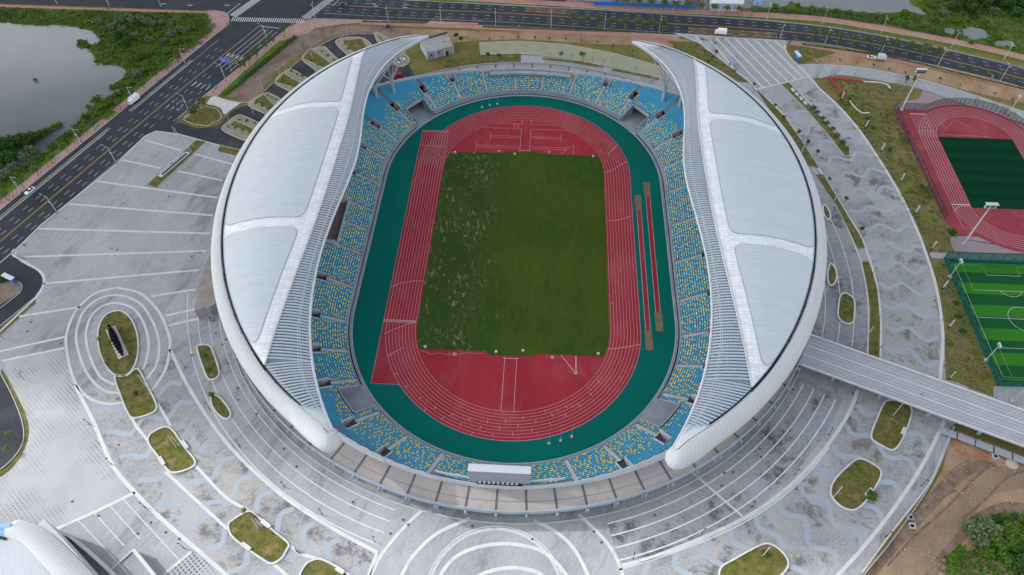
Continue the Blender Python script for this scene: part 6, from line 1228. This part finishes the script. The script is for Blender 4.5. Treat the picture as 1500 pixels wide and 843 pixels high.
# ================================================================ BUILDINGS
P = [U(619, 76.5, 0), U(663, 68.5, 0)]
r4 = [U(625, 78, 4.6), U(663.5, 67.5, 4.6), U(655, 48.5, 4.6), U(614, 60, 4.6)]
t = thing('utility_building', 'small grey flat-roofed utility building behind the tip of the west roof', 'building', (r4[0][0], r4[0][1], 0)); MB().poly([tuple(np.array(q) * .97 + .03 * np.mean(r4, axis=0)) for q in r4], 0, 4.3).build('wall', M['concrete'], t)
MB().poly(r4, 4.3, .35).build('roof', mat('roof_screed', (.36, .35, .34), (.26, .25, .24), .4, c3=(.18, .17, .16), s3=.25), t); MB().ribbon([r4[3], r4[2]], .9, 4.65, .5).build('parapet', M['dark_metal'], t)
for f in (0, .33, .66, 1): x, y = np.array(r4[0]) + (np.array(r4[1]) - np.array(r4[0])) * f; MB().box((x, y, 2.2), (.45, .45, 4.4)).build('pillar', M['white_paint'], t)
for f, w_, h_, z_ in ((.16, 1.0, .8, 2.6), (.45, 1.0, .8, 2.9), (.75, 1.6, 2.4, 1.2)):
    a0 = np.array(r4[0]); a1 = np.array(r4[1]); x, y = a0 + (a1 - a0) * f; rz = math.atan2(*(a1 - a0)[::-1]); MB().box((x + .05, y + .28, z_), (w_, .5, h_), rz).build('window' if z_ > 2 else 'door', M['dark_metal'], t)
# sheds beyond the north road
def shed(px, h, label, roofm, wallm='concrete_light', cols=6):
    p = UL(px); t = thing('shed', label, 'shed', (p[0][0], p[0][1], 0)); MB().poly(p, 0, h).build('wall', M[wallm], t); c = np.mean(p, axis=0); MB().poly([tuple(c + (np.array(q) - c) * 1.04) for q in p], h, .25).build('roof', M[roofm], t)
    a0, a1 = np.array(p[0]), np.array(p[1]); rz = math.atan2(*(a1 - a0)[::-1])
    for i in range(cols): x, y = a0 + (a1 - a0) * (i + .5) / cols; MB().box((x, y - .03, h * .5), (1.4, .2, h * .4), rz).build('window', M['glass_blue'], t)
M['tin'] = mat('tin_roof', (.46, .50, .55), (.38, .40, .44), .3, stretch=(3, .3, 1)); M['tin_blue'] = mat('blue_tin_roof', (.18, .36, .58), (.12, .28, .5), .3, stretch=(3, .3, 1))
shed([(1040, 16), (1086, 17), (1088, -8), (1038, -12)], 4.5, 'long white work shed behind the blue fence, right-hand one', 'white_paint'); shed([(930, 4), (1002, 8), (1004, -14), (928, -20)], 4.0, 'low blue-roofed shed behind the blue fence', 'tin_blue'); shed([(855, 1), (900, 4), (905, -16), (858, -20)], 3.5, 'low grey tin shed behind the blue fence', 'tin')
shed([(1102, 8), (1116, 9), (1116, 2), (1103, 1)], 2.6, 'tiny blue-roofed hut at the edge of the pond', 'tin_blue', cols=1); shed([(772, -4), (800, -3), (800, -12), (770, -12)], 4.0, 'white gatehouse at the top edge above the yellow hatching', 'white_paint', cols=2); shed([(640, -14), (700, -10), (700, -26), (640, -28)], 4.0, 'tin shed above the top edge left of the gate', 'tin')
sheet('works_yard', UL([(770, 3), (835, 6), (900, 9), (1030, 14), (1040, -40), (760, -40)]), -.04, 'dirt_grey'); sheet('works_entry', UL([(783, 12), (838, 14.5), (832, 8), (828, 4), (840, -30), (776, -30), (790, 3)]), .02, 'asphalt')
def posts_of(t, pts, z, h, w, m):
    o0 = None; L0 = GLOC[t.name]; pts = pts[::max(1, math.ceil(len(pts) / 98))]
    for (x, y) in pts:
        if o0 is None: o0 = o = MB().box((0, 0, h / 2), (w, w, h)).build('post', m, origin=(0, 0, 0))
        else: o = o0.copy(); COL.objects.link(o)
        o.parent = t; o.location = (x - L0[0], y - L0[1], z - L0[2])
def fence(px, h, label, m, posts=3.0, panel=True, cat='fence', z=0):
    L = spline(UL(px), 4) if len(px) > 2 else UL(px); seg = []; t = thing('fence', label, cat, (L[0][0], L[0][1], z))
    if panel: MB().ribbon(L, .12, z + .1, h).build('panel', M[m], t)
    pp = MB(); acc = 0.0; rails = MB()
    for a, b in zip(L[:-1], L[1:]):
        n = max(1, int(math.hypot(b[0] - a[0], b[1] - a[1]) / posts))
        for k in range(n): seg.append((a[0] + (b[0] - a[0]) * k / n, a[1] + (b[1] - a[1]) * k / n))
    for f in ((1.0, .5, .05) if not panel else (1.0,)): rails.path([(q[0], q[1], z + .1 + h * f) for q in L], .06, 4)
    posts_of(t, seg, z, h + .2, .12, M['steel_grey' if m != 'dark_metal' else 'dark_metal']); rails.build('rails', M[m], t)
    return t, L
fence([(870, 8), (940, 10.5), (1010, 13.5), (1017, 11), (1023, 0)], 2.2, 'solid blue site fence along the far pavement of the north road', 'blue_paint', 4)
fence([(1108, 17.5), (1180, 21.5), (1240, 28), (1290, 34), (1340, 43), (1384, 55)], 1.1, 'low dark railing between the far pavement and the ponds', 'dark_metal', 3, False)
# mesh fences of the sports fields
def meshm(name, c, a):
    b = NB(name); t = b.nd('ShaderNodeBsdfTransparent'); mx = b.nd('ShaderNodeMixShader'); mx.inputs[0].default_value = a; b.l.new(t.outputs[0], mx.inputs[1]); b.b.inputs['Base Color'].default_value = lin(c); b.l.new(b.b.outputs[0], mx.inputs[2]); b.l.new(mx.outputs[0], b.n['Material Output'].inputs[0]); return b.m
M['mesh_green'] = meshm('green_mesh', (.01, .14, .11), .55); M['mesh_dark'] = meshm('dark_mesh', (.05, .05, .07), .28)
def wfence(L, h, label, mm, posts):
    t = thing('mesh_fence', label, 'fence', (L[0][0], L[0][1], 0)); MB().ribbon(L, .05, .1, h).build('mesh', M[mm], t); seg = []
    for a, b in zip(L[:-1], L[1:]):
        n = max(1, int(math.hypot(b[0] - a[0], b[1] - a[1]) / posts))
        for k in range(n): seg.append((a[0] + (b[0] - a[0]) * k / n, a[1] + (b[1] - a[1]) * k / n))
    posts_of(t, seg, 0, h, .14, M['dark_metal']); rl_ = MB(); rl_.path([(q[0], q[1], h) for q in L], .06, 4); rl_.build('top_rail', M['dark_metal'], t)
wfence([(170.9, -.4), (216, -.4)], 4.5, 'green mesh fence along the top of the small football pitch', 'mesh_green', 4.4); wfence([(170.9, -.4), (170.9, -59.4)], 3.0, 'green mesh fence along the left of the small football pitch', 'mesh_green', 4.4); wfence([(170.9, -59.4), (216, -59.4)], 2.5, 'green mesh fence along the bottom of the small football pitch', 'mesh_green', 4.4)
wfence([(178.2, 22), (177.4, 96.4)], 3.6, 'dark mesh fence along the left side of the warm-up track', 'mesh_dark', 4.0)
wfence([(177.4, 96.4), (191.5, 96.4)] + [(cx2 + 27.5 * math.cos(t_), 74.4 + 27.5 * math.sin(t_)) for t_ in np.linspace(math.radians(126), math.radians(20), 26)], 3.6, 'dark mesh fence curving around the top of the warm-up track', 'mesh_dark', 3.6)
# red and white edging on the triangular lawn
lw_ = MB().ribbon(spline(UL([(1238, 142), (1226, 128), (1217, 117), (1219, 115), (1240, 117), (1264, 120)]), 4), 1.0, .0, .35).build('red_edging', mat('red_edging', (.33, .03, .06), None, fine=.05)); tag(lw_, 'crimson painted kerb bent like a hook on the triangular lawn', 'garden edging')
for px, lb in (([(1264, 120), (1285, 121.5), (1298, 124), (1304, 130)], 'white kerb continuing the crimson hook on the triangular lawn'), ([(1244, 148), (1254, 160), (1263, 166), (1273, 166)], 'short white kerb below the crimson hook on the triangular lawn')): o = MB().ribbon(spline(UL(px), 4), .6, .0, .35).build('white_edging', M['white_stone']); tag(o, lb, 'garden edging')
fe = fence([(1397, 627), (1372, 690), (1350, 730), (1300, 800), (1250, 860)], .9, 'low pale barrier along the edge of the plaza above the building site', 'steel_white', 6)
# neighbouring hall, only its corner is in view
t = thing('neighbouring_hall', 'corner of a neighbouring hall with a rounded white roof at the bottom left', 'building', (-150, -150, 0))
def loft(pa, pb, za, zb, bul, name, m, seg=8, uvs=True):
    n = 40; A = spline([U(*q, za) for q in pa], 10); B = spline([U(*q, zb) for q in pb], 10); ia = np.linspace(0, len(A) - 1, n); ib = np.linspace(0, len(B) - 1, n); mb = MB(); uv = []; s_ = 0
    for i in range(n):
        a = np.array([np.interp(ia[i], range(len(A)), [q[k] for q in A]) for k in (0, 1)]); b = np.array([np.interp(ib[i], range(len(B)), [q[k] for q in B]) for k in (0, 1)])
        for j in range(seg + 1): q = j / seg; p = a + (b - a) * q; mb.v.append((p[0], p[1], za + (zb - za) * q + bul * 4 * q * (1 - q))); uv.append((i * 1.6, j * 1.1))
    mb.f = [(i * (seg + 1) + j, i * (seg + 1) + j + 1, (i + 1) * (seg + 1) + j + 1, (i + 1) * (seg + 1) + j) for i in range(n - 1) for j in range(seg)]; mb.m = [0] * len(mb.f); mb.uv = uv; return mb.build(name, m, t, True)
loft([(6, 788), (20, 790), (35, 798), (57, 822), (80, 850), (110, 900)], [(16, 766), (32, 762), (69, 778), (104, 809), (140, 846), (175, 890)], 13, 10.5, 1.2, 'white_roof_band', M['shell'])
loft([(-60, 850), (-40, 860), (-20, 880), (0, 900), (20, 920)], [(6, 788), (20, 790), (35, 798), (57, 822), (80, 850)], 12, 13, .4, 'grey_roof', mat('ribbed_grey_roof', (.40, .44, .47), (.36, .40, .43), .3, stretch=(3, .4, 1), rot=math.radians(-40)))
MB().poly([U(-60, 770, 13), U(17, 766, 13), U(8, 786, 13), U(-60, 800, 13)], 12.6, .3).build('skylight', M['glass_blue'], t)
MB().ribbon([(*U(-60, 790, 13.2),), (*U(2, 788, 13.2),), (*U(9, 790, 13.2),)], .8, 13.2, .2).build('gutter', M['black'], t)
wallp = spline([U(76, 778, 3.0), U(100, 785, 3.0), U(121, 801, 3.0), (U(145, 822, 3.0)), U(170, 846, 3.0), U(200, 876, 3.0)], 6); MB().ribbon(wallp, .9, 0, 3.6).build('curved_wall', M['white_stone'], t)
MB().ribbon([U(76, 790, 0), U(100, 815, 0), U(130, 850, 0), U(160, 885, 0)], 6, 0.05, 10.0).build('facade', M['concrete_light'], t)
t = thing('stair_wall', 'white straight wall beside the neighbouring hall at the bottom left', 'wall', U(196, 806) + (0,)); MB().ribbon([U(196, 806, 3), U(230, 848, 3), U(250, 874, 3)], .9, 0, 3.6).build('wall', M['white_stone'], t); MB().ribbon([U(196, 806, 0), U(163, 836, 0)], .35, .1, .4).build('kerb', M['white_stone'], t)
# ================================================================ VEHICLES AND PEOPLE
def car(p, rz, label, col, L=4.5, w=1.8, kind='car', z=.02):
    nm = {'car': 'parked_car', 'truck': 'box_truck', 'van': 'white_van'}[kind]; cat = {'car': 'car', 'truck': 'truck', 'van': 'van'}[kind]
    t = thing(nm, label, cat, (p[0], p[1], z), None, rz); G0 = GLOC[t.name]; GLOC[t.name] = (0, 0, 0)
    def prism(sec, half, name, m, taper=.0):
        n = len(sec); vs = [(x, -half + taper * (zz > 1.0), zz) for x, zz in sec] + [(x, half - taper * (zz > 1.0), zz) for x, zz in sec]; fs = [tuple(range(n)), tuple(reversed(range(n, 2 * n)))] + [(i, i + n, (i + 1) % n + n, (i + 1) % n) for i in range(n)]; return MB().add(vs, [f[::-1] for f in fs]).build(name, m, t)
    bm_ = mat('paint_' + nm, col, None, fine=0, rough=.3, spec=.6)
    if kind == 'car':
        prism([(-L / 2, .3), (L / 2, .3), (L / 2, .62), (L * .44, .78), (L * .2, .88), (-L * .38, .92), (-L / 2, .8)], w / 2, 'body', bm_); prism([(L * .2, .88), (L * .05, 1.3), (-L * .02, 1.36), (-L * .22, 1.34), (-L * .38, .92)], w / 2 - .08, 'window', M['black'], .12); MB().box((-L * .07, 0, 1.37), (L * .2, w - .5, .05)).build('roof', bm_, t)
    else:
        prism([(L * .28, .5), (L / 2, .5), (L / 2, 1.2), (L * .45, 2.0), (L * .28, 2.05)], w / 2, 'cab', bm_); MB().box((L * .485, 0, 1.5), (.15, w - .2, .7)).build('windscreen', M['black'], t); MB().box((-L * .12, 0, 1.75), (L * .74, w + .15, 2.3)).build('cargo_box', bm_, t); MB().box((0, 0, .55), (L * .95, w * .6, .25)).build('chassis', M['dark_metal'], t)
    for sx in (-.31, .31):
        for sy in (-1, 1): wh = MB().tube((L * sx, sy * (w / 2 - .2), .33), (L * sx, sy * (w / 2 + .02), .33), .33 if kind == 'car' else .42, n=12).build('wheel', M['black'], t); MB().tube((L * sx, sy * (w / 2 + .02), .33), (L * sx, sy * (w / 2 + .035), .33), .17, n=8).build('rim', M['steel_white'], wh)
    for sy in (-1, 1): MB().box((L / 2 + .01, sy * (w / 2 - .3), .6), (.04, .32, .14)).build('headlight', M['glass_blue'], t)
    for c in t.children: c.location = (0, 0, 0)
    GLOC[t.name] = G0; return t
rw = math.atan2(Uw[1], Uw[0])
car(U(44.5, 281), rw + PI, 'white car driving along the lake road below the lakeside lamps', (.75, .77, .8), 4.6); car(U(503, 7.5), .05, 'dark car waiting at the top of the crossing', (.03, .05, .06), 4.6); car(U(1055, 50), PI - .06, 'white box truck stopped on the yellow hatching before the striped forecourt', (.72, .74, .76), 6.2, 2.2, 'truck')
car(U(588, 90), .9, 'white car parked behind the struts of the west roof tip', (.7, .74, .8)); car(U(1276.5, 85.5), -.15, 'white car parked on the bare earth beside the pavement, left of the grey van', (.74, .76, .78), 4.4); car(U(1291, 87.5), -.2, 'grey-white van parked at the end of the bare earth by the pavement', (.5, .52, .55), 4.6, 2.0, 'van')
car(U(569, 40), .3, 'dark small truck with an open cart on the bare earth north of the car park', (.04, .07, .07), 4.0, 1.7)
t = car(U(197, 149), rw + PI, 'white and grey water truck stopped in the cycle lane under a lamp', (.72, .76, .8), 6.4, 2.2, 'truck')
t = thing('fire_tender', 'red lorry half hidden under the west roof tip behind the columns', 'truck', (*U(580, 116), 0), None, .8); 
for nm_, c, s_, m in (('cargo_bed', (-1, 0, 1.6), (4.6, 2.3, 1.6), 'track'), ('cab', (2.6, 0, 1.4), (1.9, 2.2, 2.0), 'track'), ('windscreen', (3.6, 0, 1.8), (.1, 1.9, .8), 'black'), ('roof_rack', (-1, 0, 2.5), (4.2, 1.6, .15), 'dark_metal')):
    q = MB().box(c, s_); o = q.build(nm_, M[m], t); vs = np.array(GLOC[t.name]); 
    for vtx in o.data.vertices: vtx.co = Vector(vtx.co) + Vector(vs)
for sx in (-2.4, -.6, 2.6):
    for sy in (-1, 1):
        o = MB().tube((sx, sy * .9, .5), (sx, sy * 1.15, .5), .5, n=12).build('wheel', M['black'], t)
        for vtx in o.data.vertices: vtx.co = Vector(vtx.co) + Vector(GLOC[t.name])
def scooter(p, rz, label, parcels=False):
    t = thing('motor_scooter', label, 'scooter', (p[0], p[1], .1), None, rz); sv = GLOC[t.name]; GLOC[t.name] = (0, 0, 0)
    for x in (-.62, .62): MB().tube((x, -.06, .27), (x, .06, .27), .27, n=12).build('wheel', M['black'], t)
    b = MB(); b.box((-.25, 0, .6), (.9, .34, .35)); b.box((.2, 0, .36), (.5, .3, .12)); b.tube((.55, 0, .3), (.38, 0, 1.0), .07, n=6); b.build('body', mat('scooter_paint', (.08, .10, .13), None, fine=0, rough=.4), t); MB().box((-.25, 0, .82), (.75, .28, .1)).build('seat', M['black'], t); MB().tube((.36, -.33, 1.02), (.36, .33, 1.02), .03, n=6).build('handlebar', M['steel_grey'], t)
    GLOC[t.name] = sv
scooter(U(436.5, 809.5), -.6, 'motor scooter standing on the plaza between two planted islands'); scooter(U(1443, 588, 0), -.3, 'scooter left at the corner between the walkway and the green pitch lawn')
def person_proto():
    t = thing('person', 'x', 'person'); sv = GLOC[t.name]
    def skin(name, J, E, m):
        me = bpy.data.meshes.new(name); me.from_pydata([j[:3] for j in J], E, []); me.materials.append(m); o = bpy.data.objects.new(name, me); COL.objects.link(o); o.parent = t
        sk = o.modifiers.new('skin', 'SKIN'); su = o.modifiers.new('sub', 'SUBSURF'); su.levels = 1; su.render_levels = 1
        for v_, j in zip(me.skin_vertices[0].data, J): v_.radius = (j[3], j[3])
        me.skin_vertices[0].data[0].use_root = True; return o
    J = [(0, 0, .95, .13), (0, 0, 1.2, .13), (0, 0, 1.42, .12), (0, 0, 1.52, .055), (0, 0, 1.66, .1), (.19, 0, 1.40, .055), (.26, .02, 1.12, .042), (.27, .10, .86, .032), (-.19, 0, 1.40, .055), (-.26, .02, 1.12, .042), (-.27, -.04, .86, .032), (.1, 0, .86, .09), (.11, .06, .48, .06), (.11, .0, .08, .045), (-.1, 0, .86, .09), (-.11, -.03, .48, .06), (-.11, -.12, .08, .045), (.11, .14, .04, .035), (-.11, .02, .04, .035)]
    E = [(0, 1), (1, 2), (2, 3), (3, 4), (2, 5), (5, 6), (6, 7), (2, 8), (8, 9), (9, 10), (0, 11), (11, 12), (12, 13), (0, 14), (14, 15), (15, 16), (13, 17), (16, 18)]
    skin('body', J, E, mat('skin_tone', (.42, .26, .18), None, fine=0)); skin('shirt', [(0, 0, .98, .15), (0, 0, 1.22, .15), (0, 0, 1.43, .13), (.2, 0, 1.41, .07), (.25, .02, 1.2, .06), (-.2, 0, 1.41, .07), (-.25, .02, 1.2, .06)], [(0, 1), (1, 2), (2, 3), (3, 4), (2, 5), (5, 6)], mat('shirt_cloth', (.12, .14, .2), None, fine=0)); skin('trousers', [(0, 0, .96, .145), (.1, 0, .84, .1), (.11, .06, .48, .075), (.11, .0, .14, .06), (-.1, 0, .84, .1), (-.11, -.03, .48, .075), (-.11, -.12, .14, .06)], [(0, 1), (1, 2), (2, 3), (0, 4), (4, 5), (5, 6)], mat('trouser_cloth', (.03, .035, .05), None, fine=0))
    h = MB(); 
    for k in range(5): h.tube((0, -.01, 1.66 + k * .025), (0, -.01, 1.69 + k * .025), .115 - k * .02, .105 - k * .024, 8)
    h.build('hair', M['black'], t); return t
PP = person_proto(); first = True
for q, z, rz, lb in (((1349, 579), 6.07, 1, 'person crossing the middle of the elevated walkway'), ((637, 171.5), .1, 2, 'person standing at the mouth of the north-west tunnel, right one'), ((630.5, 173), .1, .5, 'person standing at the mouth of the north-west tunnel, left one'), ((1026, 58), .1, 0, 'leftmost person in the group on the striped forecourt'), ((1033, 60), .1, 1.5, 'second person from the left in the group on the striped forecourt'), ((1043, 61), .1, 2.5, 'third person from the left in the group on the striped forecourt'), ((1050, 66), .1, 4, 'rightmost person in the group on the striped forecourt'), ((1420, 72.5), .1, 1, 'person on the far pavement by the round pond, left one'), ((1427, 73.5), .1, 3, 'person on the far pavement by the round pond, right one'), ((434, 806), .1, 2, 'person beside the motor scooter on the plaza'), ((932, 182), .1, 2, 'person at the mouth of the north-east tunnel')):
    p = U(*q, z)
    if first: PP.location = (p[0], p[1], z); PP.rotation_euler = (0, 0, rz); PP['label'] = lb; first = False
    else: dup(PP, (p[0], p[1], z), rz, lb)
for i, (q, m) in enumerate((((1029, 59), 0), ((1037, 59), 0), ((1047, 64), 0))): scooter(U(*q), i * 1.1, '{} parked scooter from the left in the group on the striped forecourt'.format(ORD[i]))
# bins
for q, lb in (((231, 119), 'green litter bin on the lakeside pavement near the side entry'), ((143.5, 185), 'green litter bin on the lakeside pavement above the plaza corner'), ((317, 129), 'green litter bin at the end of the east pavement by the drive'), ((760, 40.5), 'green litter bin on the red pavement behind the stadium'), ((1175.5, 64), 'green litter bin on the red pavement by the forecourt'), ((1453, 114.5), 'green litter bin on the red pavement near the right edge')):
    p = U(*q); t = thing('litter_bin', lb, 'litter bin', (p[0], p[1], 0)); MB().box((p[0], p[1], .6), (.9, .6, 1.0)).build('bin', mat('bin_green', (.03, .35, .14), None, fine=0), t); MB().box((p[0], p[1], 1.15), (1.0, .7, .1)).build('lid', mat('bin_lid', (.05, .42, .18), None, fine=0), t)
# site clutter
for q, lb, c in (((1432, 650), 'small blue and white drum on the building site by the walkway', 'tin_blue'), ((1458, 669), 'square concrete pit frame on the building site', 'concrete_light'), ((1336, 771), 'square concrete manhole ring on the building site by the plaza edge', 'concrete_light'), ((1333, 758), 'round concrete ring at the plaza edge', 'concrete')):
    p = U(*q); t = thing('concrete_frame' if c != 'tin_blue' else 'site_drum', lb, 'site object', (p[0], p[1], 0)); MB().ribbon([(p[0] - .8, p[1] - .7), (p[0] + .8, p[1] - .7), (p[0] + .8, p[1] + .7), (p[0] - .8, p[1] + .7)], .4, -.05, .5 if c != 'tin_blue' else 1.2, True).build('frame', M[c], t); MB().box((p[0], p[1], .0), (1.2, 1.0, .1)).build('inside', M['black' if c != 'tin_blue' else 'white_paint'], t)
o = MB().poly([(U(1482, 680)[0] + 1.9 * math.cos(k), U(1482, 680)[1] + 1.9 * math.sin(k)) for k in np.linspace(0, 2 * PI, 15)[:-1]], -.05, .25).build('round_slab', M['sandkerb']); tag(o, 'round pale slab on the building site near the right edge', 'slab')
r3 = random.Random(9)
rub = MB()
for _ in range(1500):
    x, y = r3.uniform(1250, 1500), r3.uniform(660, 843); p = U(x, y)
    if x < 1400 - (y - 640) * .62 + 10: continue
    s_ = r3.uniform(.06, .22) if r3.random() < .96 else r3.uniform(.25, .5); rub.box((p[0], p[1], s_ * .2), (s_, s_ * r3.uniform(.6, 1.3), s_ * .7), r3.uniform(0, 3))
o = rub.build('rubble', mat('rubble_stone', (.30, .25, .2), (.4, .37, .33), .8, fine=0)); o['kind'] = 'stuff'
# ================================================================ unseen cloud bank inferred to the west, shaped so its shade lies over all but the south-west corner
def cloud():
    h = 520.0; off = h / math.tan(SUN_EL); cx, cy = SUN_DIR.x * off, SUN_DIR.y * off
    gx, gy, ra, rb_, rot = 60.0, 230.0, 900.0, 352.0, math.radians(-7)
    mb = MB(); nr, na = 26, 120; rr_ = [1 - (1 - i / nr) ** 2.2 for i in range(nr + 1)]; r2 = random.Random(3)
    wob = lambda a: 1 + .012 * math.sin(5 * a + 1) + .01 * math.sin(11 * a) + .008 * math.sin(23 * a + 2)
    for sgn in (1, -1):
        o = len(mb.v)
        for i, r in enumerate(rr_):
            th_ = 42.0 * min(1.0, (1 - r) / .17) ** 1.0
            for k in range(na):
                a = 2 * PI * k / na; x = r * ra * math.cos(a) * wob(a); y = r * rb_ * math.sin(a) * wob(a)
                bump = 1 + .18 * math.sin(x * .021 + 1.3) * math.cos(y * .027) + .10 * math.sin(x * .05 + y * .04)
                X = x * math.cos(rot) - y * math.sin(rot) + gx + cx; Y = x * math.sin(rot) + y * math.cos(rot) + gy + cy
                mb.v.append((X, Y, h + sgn * (th_ * bump * (.7 if sgn > 0 else .3) + .05)))
        for i in range(nr):
            for k in range(na):
                f = (o + i * na + k, o + (i + 1) * na + k, o + (i + 1) * na + (k + 1) % na, o + i * na + (k + 1) % na); mb.f.append(f if sgn > 0 else f[::-1]); mb.m.append(0)
    n_ = (nr + 1) * na
    for k in range(na): a, b = nr * na + k, nr * na + (k + 1) % na; mb.f.append((a, n_ + a, n_ + b, b)); mb.m.append(0)
    m = bpy.data.materials.new('cloud_vapour'); m.use_nodes = True; t = m.node_tree; t.nodes.remove(t.nodes['Principled BSDF'])
    pv = t.nodes.new('ShaderNodeVolumePrincipled'); pv.inputs['Density'].default_value = CLOUD; pv.inputs['Color'].default_value = (.35, .35, .36, 1); pv.inputs['Anisotropy'].default_value = 0
    t.links.new(pv.outputs[0], t.nodes['Material Output'].inputs['Volume'])
    o = mb.build('cloud', m); o['kind'] = 'structure'
CLOUD = .15
cloud()
